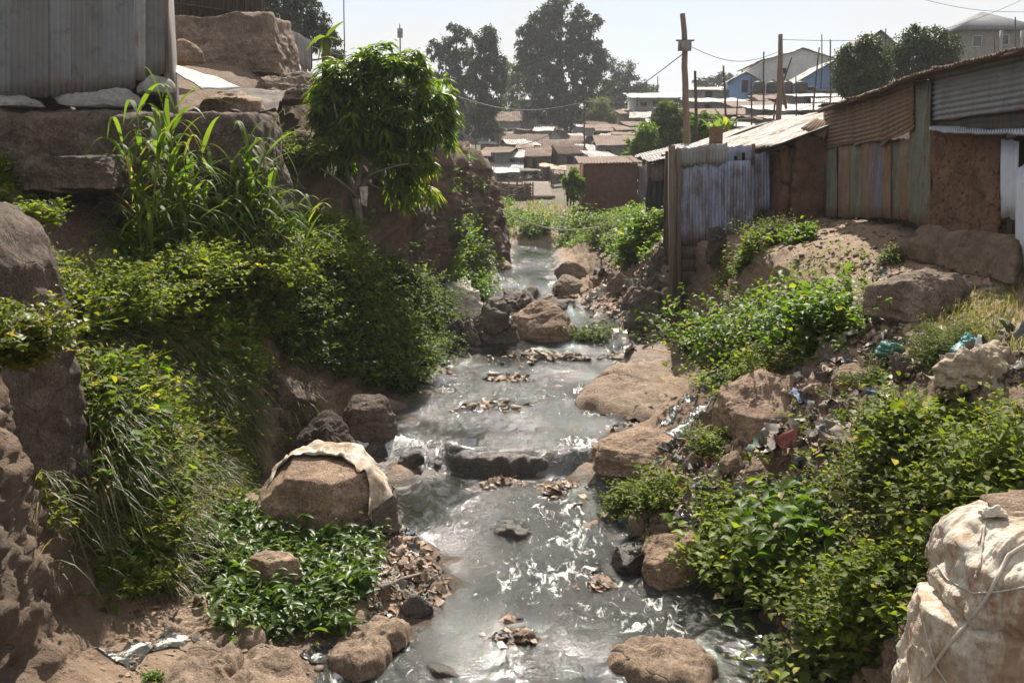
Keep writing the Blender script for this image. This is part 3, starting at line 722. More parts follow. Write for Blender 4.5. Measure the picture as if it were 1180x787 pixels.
# ledge blocks under the iron hut
def block(l, r, t, b, y, label, seed, dp=1.2, mat='rock_dark', **kw):
    """bedded ledge block: flat top, near-upright faces"""
    a = at(l, b, y); c = at(r, t, y)
    if kw.pop('boxy', True):
        g = np.random.default_rng(seed + 900); j = lambda s_=.09: g.uniform(-s_, s_)
        kw = dict(pl=[(j(), -.06 + j(), 1, .92), (j(), -1, .10 + j(), .88), (1, j(), .08 + j(), .92), (-1, j(), .08 + j(), .92), (j(), 1, .1, .95), (.75, -.75, .12, 1.16 + j()), (-.75, -.75, .12, 1.16 + j()), (.25 + j(), -.8, .75, 1.22), (0, 0, -1, 1)], k=34, rough=.05)
    return rock_at(((a.x + c.x) / 2, y + dp * .5, a.z), (c.x - a.x, dp, c.z - a.z), label, seed, mat=mat, name='rock_ledge', **kw)
block(-70, 124, 116, 232, 12.6, 'wide dark ledge block under the grey iron hut', 61, dp=2.2, planes=9, k=30, top=.8, rough=.045)
block(108, 166, 120, 262, 12.9, 'upright red-brown ledge block behind the tall canes', 62, dp=1.6, planes=9, k=30, top=.85, rough=.05)
block(150, 300, 128, 262, 14.0, 'dark shaded ledge block behind the tallest cane leaves', 63, dp=2.0, planes=10, k=26, top=.85, rough=.05)
block(52, 122, 178, 222, 11.6, 'small dark block on the slope beneath the ledge', 64, dp=1.0, planes=10, k=24, rough=.05)
# plateau rocks
block(176, 322, 10, 96, 23.0, 'massive layered slab carrying the stick fence', 71, dp=2.4, mat='rock', planes=9, k=30, top=.75, rough=.05, tilt=(.12, -.05))
block(192, 232, 43, 74, 20.0, 'round balanced boulder in front of the layered slab', 72, dp=.6, mat='rock_warm', boxy=False, planes=10, k=6, rough=.03, sub=4)
block(290, 384, 80, 117, 19.5, 'jagged grey rock at the plateau lip behind the mango tree', 73, dp=1.2, mat='rock', boxy=False, planes=12, k=22, rough=.08)
block(196, 300, 96, 150, 16.6, 'sloping lit bedrock below the pale sheet on the plateau', 74, dp=2.4, mat='rock_warm', boxy=False, planes=10, k=14, rough=.05, top=.8, tilt=(.1, -.35))
# cliffs below and beyond the mango tree
def cliff(x0, x1, y0, y1, z0, z1, label, seed, **kw):
    return rock_at(((x0 + x1) / 2, (y0 + y1) / 2, z0), (x1 - x0, y1 - y0, z1 - z0), label, seed, mat='rock_cliff', name='rock_cliff', cat='cliff', sub=6, **kw)
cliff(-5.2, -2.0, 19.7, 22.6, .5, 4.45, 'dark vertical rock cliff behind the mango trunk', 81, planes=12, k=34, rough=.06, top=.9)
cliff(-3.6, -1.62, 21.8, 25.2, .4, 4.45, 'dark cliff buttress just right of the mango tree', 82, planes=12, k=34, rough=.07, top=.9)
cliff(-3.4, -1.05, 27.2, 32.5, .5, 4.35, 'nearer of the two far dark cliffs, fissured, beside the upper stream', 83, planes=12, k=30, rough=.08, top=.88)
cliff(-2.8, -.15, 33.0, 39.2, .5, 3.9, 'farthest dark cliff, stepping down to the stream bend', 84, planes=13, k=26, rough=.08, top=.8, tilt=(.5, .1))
# rocks set into the left bank
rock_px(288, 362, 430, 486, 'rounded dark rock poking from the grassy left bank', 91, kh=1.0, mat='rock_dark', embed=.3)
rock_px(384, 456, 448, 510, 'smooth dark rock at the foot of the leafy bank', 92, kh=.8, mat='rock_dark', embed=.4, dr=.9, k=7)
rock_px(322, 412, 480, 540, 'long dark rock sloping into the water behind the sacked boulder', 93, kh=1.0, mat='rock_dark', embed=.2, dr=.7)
# smaller stones one can tell apart
small = [
 (664, 706, 604, 624, 'flat brown stone by the right shore, below the herbs', 'rock_warm'), (700, 732, 312, 338, 'brown stone beside the upper pair of boulders', 'rock'),
 (718, 748, 330, 352, 'stone at the foot of the eroded bank, upstream of the shed', 'rock'), (742, 770, 336, 380, 'tall brown rock leaning against the shed bank', 'rock'),
 (552, 576, 742, 758, 'small stone in the near stream, left of centre', 'rock_wet'), (672, 692, 704, 722, 'small dark stone upstream of the tan slab', 'rock_wet'),
 (604, 640, 732, 746, 'flat stone breaking the near water', 'rock_wet'), (626, 662, 578, 592, 'muddy stone in the litter patch in mid-stream', 'rock_wet'),
 (640, 668, 594, 606, 'low stone below the litter patch', 'rock_wet'), (536, 556, 428, 440, 'stone at the left end of the debris bar', 'rock'),
 (690, 716, 268, 296, 'dark stump-like rock at the far bend', 'rock_dark'), (598, 624, 297, 306, 'pale stone in the far riffle', 'rock_warm'),
 (560, 590, 300, 312, 'pale flat stone at the foot of the far cliff', 'rock_warm'), (536, 566, 318, 330, 'flat stone by the far left waterside', 'rock_warm'),
 (724, 752, 594, 618, 'brown rock below the bank herbs', 'rock'), (460, 500, 684, 712, 'dark lump of rock at the littered left shore', 'rock_wet'),
 (894, 930, 396, 428, 'brown rock in the litter under the lush bush', 'rock'), (960, 1000, 420, 450, 'pale stone in the rubbish slope', 'rock_warm'),
 (786, 812, 520, 548, 'rounded stone among the herbs of the right shore', 'rock'), (830, 862, 520, 546, 'tan stone on the bare right slope', 'rock_warm'),
 (520, 552, 372, 402, 'rock hidden under washed-up rags left of the mid-stream boulder', 'rock_dark'), (812, 836, 350, 372, 'stone half under the green bank bush', 'rock'),
 (596, 650, 772, 800, 'dark rock at the bottom edge of the near stream', 'rock_wet'), (480, 530, 770, 800, 'wet stone at the bottom edge, near the left shore', 'rock_wet'),
]
small += [(418, 446, 512, 530, 'black wet stone at the left end of the little waterfall', 'rock_wet'), (456, 488, 520, 540, 'dark wet stone in the white water left of the fall lip', 'rock_wet'), (492, 516, 532, 550, 'black stone just below the left of the fall', 'rock_wet'), (640, 664, 520, 534, 'wet stone at the right end of the waterfall lip', 'rock_wet'), (404, 432, 536, 552, 'dark stone between the boulder and the fall', 'rock_wet')]
for i, (l, r, t, b, lab, mt) in enumerate(small):
    rock_px(l, r, t, b, lab, 200 + i, mat=mt, sub=4, kh=.9, planes=10, k=10, name='stone', cat='stone')

# ------------------------------------------------------------------ loose bits
def bits(mb, P, Nn, size, pal, rng, lift=.01, elong=2.2):
    n = len(P)
    sz = size[0] * .6 + (size[1] * .75 - size[0] * .6) * rng.random(n) ** 2.6; el = rng.uniform(1, elong, n)
    a = nrm(rng.normal(size=(n, 3))); N_ = nrm(Nn + rng.normal(size=(n, 3)) * .28)
    U = nrm(np.cross(a, N_)); V = np.cross(N_, U)
    g = np.array([-.5, 0, .5])
    X = np.zeros((n, 9, 3))
    for i in range(3):
        for j in range(3):
            jit = rng.normal(size=(n, 3)) * .15 * sz[:, None]
            X[:, i * 3 + j] = P + N_ * lift + U * (g[i] * sz * el)[:, None] + V * (g[j] * sz)[:, None] + jit
    q = np.array([(0, 1, 4, 3), (1, 2, 5, 4), (3, 4, 7, 6), (4, 5, 8, 7)])
    Q = (np.arange(n)[:, None, None] * 9 + q[None]).reshape(-1, 4)
    pal = np.array(pal); c = pal[rng.integers(0, len(pal), n)] * rng.uniform(.7, 1.25, (n, 1))
    mb.add(X.reshape(-1, 3), Q, attr=np.repeat(np.clip(c, 0, .9), 9, 0))
def pebbles(mb, P, size, pal, rng, sink=.25):
    V, T = ico(1)
    n = len(P); sz = size[0] + (size[1] - size[0]) * rng.random(n) ** 3.0
    X = V[None] * (1 + .20 * rng.normal(size=(n, len(V), 1))) * (sz[:, None] * np.stack([rng.uniform(.8, 1.5, n), rng.uniform(.7, 1.2, n), rng.uniform(.45, .85, n)], 1))[:, None]
    a = rng.uniform(0, 6.28, n); c, s_ = np.cos(a), np.sin(a)
    X = np.stack([X[..., 0] * c[:, None] - X[..., 1] * s_[:, None], X[..., 0] * s_[:, None] + X[..., 1] * c[:, None], X[..., 2]], -1)
    X += (P + np.array((0, 0, 1)) * (sz * (.5 - sink))[:, None])[:, None]
    TT = (np.arange(n)[:, None, None] * len(V) + T[None]).reshape(-1, 3)
    pal = np.array(pal); col = pal[rng.integers(0, len(pal), n)] * rng.uniform(.7, 1.2, (n, 1))
    mb.add(X.reshape(-1, 3), T=TT, attr=np.repeat(col, len(V), 0))
BROWN = [(.20, .13, .085), (.27, .18, .12), (.13, .09, .06), (.33, .24, .17), (.09, .065, .05), (.24, .15, .09)]
TRASH = BROWN * 4 + [(.42, .38, .32), (.58, .55, .50), (.30, .28, .26), (.05, .05, .055), (.45, .40, .33), (.30, .12, .10), (.13, .17, .25), (.16, .20, .12), (.50, .36, .28)]
STONE = [(.22, .165, .12), (.30, .225, .165), (.15, .11, .082), (.25, .20, .16), (.19, .13, .09)]
mb, mp_ = MB(), MB()
def patch(poly, nb, npb, size=(.03, .13), pal=TRASH, ps=(.010, .045), **kw):
    if nb:
        P, Nn = scatter(poly, nb, **kw); bits(mb, P, Nn, size, pal, RNG)
    if npb:
        P, Nn = scatter(poly, npb, **kw); pebbles(mp_, P, ps, STONE, RNG)
patch([(390, 620), (450, 600), (500, 640), (512, 690), (440, 720), (420, 680), (370, 640)], 4200, 160, (.03, .13), BROWN * 4 + TRASH)       # brown wrack on the left shore
patch([(225, 640), (280, 630), (290, 690), (220, 700)], 500, 80, (.03, .12))
patch([(510, 405), (560, 350), (700, 330), (790, 290), (770, 390), (690, 420), (520, 440)], 2600, 900, (.04, .17), TRASH)                # bar and far right bank
patch([(690, 290), (780, 260), (780, 400), (700, 380)], 1200, 500, (.04, .18), TRASH)
patch([(840, 480), (900, 400), (1010, 360), (1090, 400), (1010, 470), (940, 540), (830, 520)], 2400, 700, (.03, .16), TRASH)      # rubbish slope
patch([(700, 590), (700, 545), (800, 500), (860, 540), (930, 560), (760, 640)], 1500, 500, (.03, .12), BROWN + TRASH)
patch([(1080, 420), (1180, 380), (1180, 440), (1100, 460)], 800, 120, (.04, .16), TRASH + [(.45, .40, .34)] * 6)
patch([(1000, 690), (880, 690), (900, 740), (960, 740)], 300, 80, (.03, .1))
patch([(890, 240), (1060, 250), (1180, 320), (1000, 330), (900, 300)], 380, 900, (.02, .07), BROWN, (.01, .05))             # path
patch([(1000, 310), (1140, 310), (1180, 400), (1000, 400)], 700, 500, (.03, .13), TRASH)
patch([(560, 570), (690, 560), (720, 610), (630, 620)], 500, 150, (.03, .12), zmin=.05)
patch([(690, 700), (760, 690), (760, 730), (680, 740)], 250, 80, (.03, .10))
patch([(150, 690), (480, 700), (480, 787), (130, 787)], 500, 120, (.02, .06), BROWN)
patch([(880, 600), (1000, 540), (1080, 480), (960, 480)], 700, 200, (.03, .13))
patch([(0, 120), (330, 90), (330, 150), (0, 200)], 200, 400, (.03, .1), BROWN)
def rags(mb, P, Nn, size, pal, rng):
    m_ = 9; g = np.linspace(-.5, .5, m_)
    for p, nn in zip(P, Nn):
        s_ = .62 * (size[0] + (size[1] - size[0]) * rng.random() ** 2.4); a = nrm(rng.normal(size=3)); N_ = nrm(nn + rng.normal(size=3) * .2); U = nrm(np.cross(a, N_)); V = np.cross(N_, U); e = rng.uniform(1, 2.4)
        Gd = p + U * (g[:, None, None] * s_ * e) + V * (g[None, :, None] * s_)
        fl = Gd.reshape(-1, 3); q = rng.uniform(0, 90)
        d = np.abs(fbm(fl, 1.6 / s_, 3, .6, q)) * s_ * .75 + .012
        w = np.stack([fbm(fl, 1.2 / s_, 2, .5, q + 1), fbm(fl, 1.2 / s_, 2, .5, q + 2), 0 * d], 1) * s_ * .38
        c = np.array(pal[rng.integers(0, len(pal))]) * rng.uniform(.6, 1.1)
        mb.add(fl + N_ * d[:, None] + w, [(i * m_ + j, i * m_ + j + 1, (i + 1) * m_ + j + 1, (i + 1) * m_ + j) for i in range(m_ - 1) for j in range(m_ - 1)], attr=np.tile(c, (m_ * m_, 1)))
RAG = [(.50, .47, .42), (.13, .19, .27), (.30, .11, .09), (.10, .19, .16), (.46, .36, .22), (.24, .18, .13), (.30, .23, .17), (.20, .145, .10), (.10, .08, .065), (.18, .14, .11), (.26, .21, .17), (.16, .12, .09), (.34, .29, .24), (.20, .12, .09), (.14, .145, .15), (.42, .38, .33), (.15, .15, .12), (.28, .2, .14), (.2, .15, .11), (.14, .10, .08), (.23, .18, .14)]
for poly, n_r, sz in (([(510, 405), (560, 350), (700, 330), (790, 290), (770, 390), (690, 420), (520, 440)], 150, (.12, .42)), ([(690, 290), (780, 260), (780, 400), (700, 380)], 90, (.15, .5)), ([(840, 480), (900, 400), (1010, 360), (1090, 400), (1010, 470), (940, 540), (830, 520)], 230, (.08, .34)), ([(700, 590), (700, 545), (800, 500), (860, 540), (930, 560), (760, 640)], 110, (.07, .26)), ([(1080, 420), (1180, 380), (1180, 440), (1100, 460)], 110, (.1, .34)), ([(390, 620), (450, 600), (500, 640), (512, 690), (440, 720), (420, 680)], 110, (.06, .2)), ([(880, 600), (1000, 540), (1080, 480), (960, 480)], 60, (.07, .22)), ([(225, 640), (280, 630), (290, 690), (220, 700)], 40, (.08, .2))):
    P, Nn = scatter(poly, n_r, rng=RNG); rags(mb, P, Nn, sz, RAG, RNG)
mb.build('litter', M['litter'], loc=(0, 0, 0), smooth=False, label='scattered plastic scraps and rags washed up along both shores', cat='litter', kind='stuff')
mp_.build('pebbles', M['pebbles'], loc=(0, 0, 0), smooth=False, label='small brown pebbles strewn over both banks and the path', cat='pebbles', kind='stuff')
# shoals of litter standing in the water
def shoal(cx, cy, rx, ry, n, label, seed, h=.045):
    rg = np.random.default_rng(seed)
    p = hit(cx, cy)
    z = float(zwf(p.y))
    dep = p.y / .95
    RX, RY = rx / FPX * dep, ry / FPX * dep * 4.2
    m1 = MB()
    a = rg.uniform(0, 6.28, n); q = np.abs(rg.normal(size=n)) * .55
    X = np.stack([p.x + RX * q * np.cos(a), p.y + RY * q * np.sin(a), z + h * np.clip(1 - q, -.6, 1) + rg.uniform(-.02, .02, n)], 1)
    X[:, :2] += np.stack([fbm(X, .9, 2, .5, seed), fbm(X, .9, 2, .5, seed + 5)], 1) * (.25 * RX)
    keep = fbm(X, 3.0, 2, .5, seed + 2) > -.15
    X = X[keep]; n = len(X); X[:, 2] = np.minimum(X[:, 2], z + h) - .02
    up = np.tile((0, 0, 1.0), (n, 1))
    bits(m1, X, up, (.03, .13), BROWN + BROWN + TRASH, rg)
    pebbles(m1, X[: n // 3] - np.array((0, 0, .03)), (.02, .08), STONE, rg)
    return m1.build('debris_clump', M['litter'], loc=(p.x, p.y, z), smooth=False, label=label, cat='debris', kind='stuff')
shoal(582, 578, 26, 6, 170, 'clump of wet debris in mid-stream, left of two', 1)
shoal(652, 580, 34, 9, 240, 'clump of wet debris near the right shore herbs', 2)
shoal(585, 455, 42, 8, 300, 'long clump of debris caught in the middle riffle', 3)
shoal(565, 490, 50, 5, 220, 'thin line of debris above the waterfall', 4)
shoal(690, 715, 20, 14, 160, 'clump of leaves and stones by the tan slab', 5)
shoal(580, 745, 18, 5, 80, 'small clump of weed in the near stream', 6)
shoal(720, 495, 34, 8, 200, 'brown debris on the right edge above the fall', 7)
shoal(625, 428, 100, 9, 700, 'band of debris below the mid-stream boulder', 8, .1)
shoal(600, 778, 40, 6, 160, 'debris at the bottom edge of the picture', 9)
# ------------------------------------------------------------------ sheets and huts
def vplane(p, q):
    """upright plane through two ground points (x, y); returns photo pixel -> point on it"""
    p, q = np.array(p, float), np.array(q, float)
    d = q - p; nx, ny = d[1], -d[0]; L = math.hypot(nx, ny); nx /= L; ny /= L
    if nx * (0 - p[0]) + ny * (0 - p[1]) < 0: nx, ny = -nx, -ny            # normal looks at the camera's side
    def f(px, py, off=0.0):
        r = ray(px, py)
        t = (nx * p[0] + ny * p[1] + off) / (nx * r.x + ny * r.y)
        return np.array((r.x * t, r.y * t, CAM_Z + r.z * t))
    f.n = np.array((nx, ny, 0.0))
    return f
def quad_grid(c, m, n):
    a = np.linspace(0, 1, m)[:, None, None]; b = np.linspace(0, 1, n)[None, :, None]
    tl, tr, br, bl = [np.array(x, float) for x in c]
    return (tl * (1 - b) + tr * b) * (1 - a) + (bl * (1 - b) + br * b) * a
def corr_quad(mb, c, wave='u', pitch=.076, amp=.011, nrmv=None, warp=.02, rag=.015, seed=0, thick=.004):
    """corrugated sheet between four corners tl,tr,br,bl; wave 'u': ridges run down, 'v': ridges run across"""
    c = [np.array(x, float) for x in c]
    w = (np.linalg.norm(c[1] - c[0]) + np.linalg.norm(c[2] - c[3])) / 2; h = (np.linalg.norm(c[3] - c[0]) + np.linalg.norm(c[2] - c[1])) / 2
    nu = max(3, int(w / pitch * 6)) if wave == 'u' else max(4, int(w / .25)); nv = max(3, int(h / pitch * 6)) if wave == 'v' else max(4, int(h / .2))
    nu, nv = min(nu, 900), min(nv, 900)
    Gd = quad_grid(c, nv, nu)
    if nrmv is None:
        nrmv = np.cross(c[1] - c[0], c[0] - c[3]); nrmv = nrmv / np.linalg.norm(nrmv)
    s = np.linspace(0, w, nu)[None] if wave == 'u' else np.linspace(0, h, nv)[:, None]
    fl = Gd.reshape(-1, 3)
    ph = 2 * np.pi * s / pitch + seed
    dz = amp * np.sin(ph) + 0 * Gd[..., 0] + (fbm(fl, 1.1, 3, .5, seed) * warp).reshape(nv, nu)
    Gd = Gd + np.array(nrmv) * dz[..., None]
    if rag > 0:
        e = nrm((c[3] - c[0])[None])[0]
        rg = fbm(np.stack([np.linspace(0, w, nu) * 6, np.zeros(nu), np.zeros(nu) + seed], 1), 1, 3, .6, seed) * rag
        Gd[-1] += e * rg[:, None]; Gd[0] += e * (np.roll(rg, 7) * .6)[:, None]
    mb.grid(Gd, thick=thick)
    return Gd

# ---- right: the long iron and mud hut ---------------------------------
A_, B_ = (6.30, 20.2), (5.88, 11.0)
hw = vplane(A_, B_)
hut = empty('iron_and_mud_hut', (6.3, 16, 2.9), 'large hut of rusty corrugated sheets and bare mud wall at the right', 'hut')
Nh = hw.n
def hq(l, r, tl, tr, bl, br, off=0.0):
    return [hw(l, tl, off), hw(r, tr, off), hw(r, br, off), hw(l, bl, off)]
def hsheet(l, r, tl, tr, bl, br, mat, wave, off=.02, label=None, seed=1, pitch=.076, name='wall_sheet', amp=.013, rag=.03):
    m1 = MB(); corr_quad(m1, hq(l, r, tl, tr, bl, br, off), wave, pitch, amp, Nh, .02, rag, seed)
    m1.build(name, M[mat], hut, label=label)
# inner walls that close the hut
m1 = MB()
z0, z1 = 2.2, 5.28
def wallbox(m_, p, q, t, za, zb):
    p, q = np.array(p, float), np.array(q, float); d = q - p; L = np.linalg.norm(d); d /= L
    rot = np.array([[d[0], -d[1], 0], [d[1], d[0], 0], [0, 0, 1]])
    c = (p + q) / 2
    m_.box((c[0], c[1], (za + zb) / 2), (L, t, zb - za), rot)
wallbox(m1, (6.62, 20.1), (6.24, 10.2), .08, 2.2, 5.22)
wallbox(m1, (6.55, 20.15), (11.5, 20.15), .08, 2.2, 4.9)
wallbox(m1, (11.5, 20.1), (11.5, 10.2), .08, 2.2, 4.8)
wallbox(m1, (6.2, 10.2), (11.5, 10.2), .08, 2.2, 4.9)
m1.build('inner_wall', M['wood_dark'], hut, smooth=False)
# vertical rusty sheets along the foot
xs = [(953, 966, 'green_sheet', 'faded green sheet'), (966.5, 980, 'brown_sheet', None), (979, 994, 'green_sheet', 'dark green sheet'), (993, 1003, 'brown_sheet', None), (1003, 1018, 'grey_blue_sheet', 'sheet with flaking blue paint'),
      (1018, 1028, 'brown_sheet', None), (1027, 1037, 'green_sheet', None), (1036, 1051, 'brown_sheet', None)]
for i, (l, r, mt, lab) in enumerate(xs):
    f = (l - 953) / 98.0
    l, r = l + .5, r - 1.2
    hsheet(l, r, 166 - 6 * f, 165 - 7 * f, 250 + 2 * f, 250 + 3 * f, mt, 'u', .03 + .03 * (i % 2), lab, i + 1, amp=.02)
hsheet(1048, 1073, 99, 92, 256, 266, 'green_sheet', 'u', .075, 'tall green sheet at the corner', 21, rag=.04)
# horizontal sheets above
hsheet(950, 985, 122, 112, 172, 166, 'brown_sheet', 'v', .075, 'lapped brown sheet', 31, amp=.014)
hsheet(984, 1018, 112, 101, 168, 160, 'brown_sheet', 'v', .095, 'lapped brown sheet', 32, amp=.014)
hsheet(1016, 1052, 102, 91, 168, 148, 'brown_sheet', 'v', .115, 'lapped tilted brown sheet', 33, amp=.014)
# grey gable sheets above the mud wall
hsheet(1071, 1200, 85, 54, 141, 124, 'sheet_grey', 'v', .05, 'long grey sheet under the roof', 41, amp=.013)
hsheet(1071, 1200, 136, 120, 151, 150, 'wood_dark', 'v', .0, None, 42, name='gap_board', amp=.004)
# small awning strip
m1 = MB(); corr_quad(m1, [hw(1071, 147, .0), hw(1200, 149, .0), hw(1200, 158, .36), hw(1071, 150, .30)], 'u', .076, .012, (0, 0, 1), .03, .04, 5); m1.build('awning_sheet', M['blue_white'], hut)
# mud wall with its lattice of sticks
def bumpy(mb_, c, m, n, nv, amp, f, seed, back=.12):
    Gd = quad_grid(c, m, n); fl = Gd.reshape(-1, 3)
    d = fbm(fl, f, 5, .6, seed) * amp
    mb_.grid(Gd + np.array(nv) * d.reshape(m, n, 1), thick=back)
m1 = MB(); bumpy(m1, hq(1073, 1162, 150, 152, 262, 282, -.06), 90, 90, Nh, .04, 3.2, 3); m1.build('mud_wall', M['mud'], hut)
m1 = MB()
rg = np.random.default_rng(5)
for py in (178, 190, 203, 209, 214, 222, 232, 240):
    a = hw(1076 + rg.uniform(0, 20), py + rg.uniform(-3, 3), .0); b = hw(1156 - rg.uniform(0, 25), py + rg.uniform(-1, 5), .005)
    t_ = np.linspace(0, 1, 9)[:, None]; L_ = a * (1 - t_) + b * t_; L_[:, 2] += rg.normal(size=9) * .012
    m1.tube(L_, .008 + .004 * rg.random(), 5)
m1.tube([hw(1072, 158, .05), hw(1085, 160, .05), hw(1098, 163, .03)], .025, 6)
m1.build('stick_lattice', M['wood'], hut)
# rounded mud plinth at its foot
m1 = MB()
for i in range(9):
    f = i / 8; p = hw(1066 + 100 * f, 276 + 17 * f, .0)
    P, T = rock_shape((1.7, .6, .5 + .1 * rg.random()), 300 + i, planes=12, k=4, rough=.045, sub=5, rot=1.57 + rg.uniform(-.3, .3)); m1.add(P + p - np.array((0, 0, .05)), T=T)
m1.build('mud_plinth', M['earth'], hut)
# narrow dark sheet beside the mud wall, pale blue sheets at the picture's edge
hsheet(1072, 1083, 152, 152, 250, 257, 'galv_dark', 'u', .02, 'narrow dark sheet in the recess', 51)
hsheet(1155, 1173, 160, 162, 250, 252, 'blue_white', 'u', .10, 'pale blue hanging sheet', 52, rag=.04)
hsheet(1170, 1204, 196, 170, 298, 318, 'blue_white', 'u', .16, 'pale blue leaning sheet', 53, rag=.04)
for a_, b_ in (((1166, 160), (1166, 292)), ((1074, 95), (1074, 262)), ((952, 120), (952, 250))):
    MB().bar(hw(*a_, .03), hw(*b_, .03), .085).build('post', M['wood_dark'], hut, smooth=False)
# roof: three overlapping runs of sheet, with a wavy lower edge
m1 = MB()
edge = [(944, 124), (975, 115), (1015, 103), (1040, 90), (1075, 79), (1110, 71), (1150, 62), (1215, 48)]
for i in range(len(edge) - 1):
    (xa, ya), (xb, yb) = edge[i], edge[i + 1]
    a = hw(xa - 1, ya, .34); b = hw(xb + 1, yb, .34)
    bx = np.array((5.8, 0, -.42))
    corr_quad(m1, [a + bx, b + bx, b, a], 'u', .076, .013, (0, 0, 1), .03, .04, i + 60, thick=.006)
m1.build('roof', M['roof_rust'], hut, label='weathered overhanging sheet roof')
m1 = MB()
for i in range(len(edge) - 1):
    (xa, ya), (xb, yb) = edge[i], edge[i + 1]
    m1.bar(hw(xa, ya + 3.5, .24), hw(xb, yb + 3.5, .24), .07, .07)
m1.build('eaves_beam', M['wood_dark'], hut, smooth=False)

# ---- mud house with the bright roof ----------------------------------
mh = empty('mud_house', (6.5, 24, 3.1), 'mud-walled house with a long bright corrugated roof behind the blue shed', 'house')
ex, rx = 5.40, 8.2
m1 = MB()
def bumpbox(m_, p, q, za, zb, seed, t=.2):
    p, q = np.array(p, float), np.array(q, float)
    c = [(*p, zb), (*q, zb), (*q, za), (*p, za)]
    d = q - p; nv = np.array((d[1], -d[0], 0)); nv /= np.linalg.norm(nv)
    L = np.linalg.norm(d); bumpy(m_, c, 50, max(12, int(L * 14)), nv, .05, 2.4, seed, t)
bumpbox(m1, (ex + .15, 37.8), (ex + .25, 20.3), 2.4, 4.52, 1)
bumpbox(m1, (ex + .2, 20.2), (8.4, 20.9), 2.4, 4.75, 2)
m1.build('mud_wall', M['mud'], mh)
m1 = MB(); m1.add([(ex + .2, 20.25, 4.72), (8.2, 20.75, 4.72), (8.2, 20.75, 5.6)], T=[(0, 1, 2), (0, 2, 1)]); wallbox(m1, (10.8, 20.8), (10.8, 37.8), .1, 2.4, 4.6); wallbox(m1, (ex + .3, 37.8), (10.8, 37.8), .1, 2.4, 4.6)
m1.build('back_wall', M['mud_dark'], mh, smooth=False)
m1 = MB()
rg = np.random.default_rng(9)
ystop = [19.9, 22.4, 24.8, 27.2, 29.7, 32.2, 34.6, 38.3]
for i in range(7):
    ya, yb = ystop[i], ystop[i + 1] + .12
    zz = .012 * (i % 2); j = rg.uniform(-.08, .1)
    corr_quad(m1, [(rx, yb, 5.62 + zz), (rx, ya, 5.62 + zz), (ex - .22 - j, ya, 4.58 + zz - .03), (ex - .22 - j, yb, 4.58 + zz - .03)], 'u', .105, .017, (-.34, 0, .94), .03, .05, i + 3)
    corr_quad(m1, [(rx - .03, ya, 5.64 + zz), (rx - .03, yb, 5.64 + zz), (11.1, yb, 4.5), (11.1, ya, 4.5)], 'u', .12, .014, (.34, 0, .94), .02, .03, i + 13)
m1.build('roof', M['roof_bright'], mh)
m1 = MB()
for i in range(5): m1.bar((ex + .1, 20.5 + i * 4, 4.53), (rx, 20.5 + i * 4, 5.53), .07, .07)
m1.bar((ex - .05, 19.95, 4.53), (ex - .05, 38, 4.53), .07)
m1.build('rafter', M['wood_dark'], mh, smooth=False)
m1 = MB(); corr_quad(m1, [at(940, 137, 20.6), at(958, 141, 20.0), at(950, 160, 19.9), at(922, 148, 20.2)], 'u', .076, .01, (0, 0, 1), .04, .05, 3); m1.build('loose_sheet', M['brown_sheet'], mh)

# ---- blue iron shed on the bank ---------------------------------------
bs = empty('blue_shed', (4.3, 20.4, 2.6), 'narrow blue corrugated-iron shed standing on the stream bank', 'shed')
fp = vplane((3.45, 20.1), (5.6, 21.0))
def fq(l, r, tl, tr, bl, br, off=0.0): return [fp(l, tl, off), fp(r, tr, off), fp(r, br, off), fp(l, bl, off)]
def fsheet(l, r, tl, tr, bl, br, mat, off, label=None, seed=1, rag=.02):
    m1 = MB(); corr_quad(m1, fq(l, r, tl, tr, bl, br, off), 'u', .076, .011, fp.n, .02, rag, seed); m1.build('wall_sheet', M[mat], bs, label=label)
fsheet(782, 836, 189, 187, 283, 278, 'blue_sheet', .03, 'large blue sheet', 1)
fsheet(834, 868, 186, 184, 277, 258, 'blue_sheet', .05, 'streaked blue and brown sheet', 2)
fsheet(866, 887, 178, 176, 250, 240, 'blue_sheet', .03, 'short blue sheet at the end', 3, .05)
fsheet(776, 838, 172, 165, 192, 189, 'galv', .06, 'grey galvanised sheet along the top', 4, .05)
fsheet(836, 866, 170, 168, 190, 188, 'blue_sheet', .015, 'blue scrap with square holes', 5, .05)
for l, t_ in ((846, 180), (855, 176)): MB().add(fq(l, l + 3.5, t_, t_, t_ + 9, t_ + 9, .035), [(0, 1, 2, 3)]).build('hole', M['dark'], bs, smooth=False)
for a_, b_, w_ in (((774, 168), (775, 378), .12), ((781, 172), (782, 372), .10), ((868, 166), (868, 190), .07)):
    MB().bar(fp(*a_, .11), fp(*b_, .11), w_, w_ * .9).build('corner_post', M['wood'], bs, smooth=False)
m1 = MB(); sp = vplane((3.42, 20.05), (3.5, 24.5))
for i in range(7):
    m1.bar((3.44 + .02 * (i % 2), 20.25 + i * .28, 1.3), (3.44 + .02 * (i % 2), 20.25 + i * .28, 4.5 - .1 * (i % 3)), .24, .035)
m1.build('side_planks', M['wood_dark'], bs, smooth=False)
m1 = MB(); corr_quad(m1, [(3.4, 22.3, 4.42), (5.4, 22.9, 4.42), (5.55, 21.05, 4.36), (3.5, 20.2, 4.36)], 'u', .076, .011, (0, 0, 1), .03, .05, 8); m1.build('roof', M['galv_dark'], bs)
m1 = MB(); wallbox(m1, (3.5, 22.2), (5.5, 22.8), .05, 2.3, 4.35); wallbox(m1, (5.5, 21.1), (5.4, 22.8), .05, 2.5, 4.35); m1.build('back_wall', M['galv_dark'], bs, smooth=False)
m1 = MB()
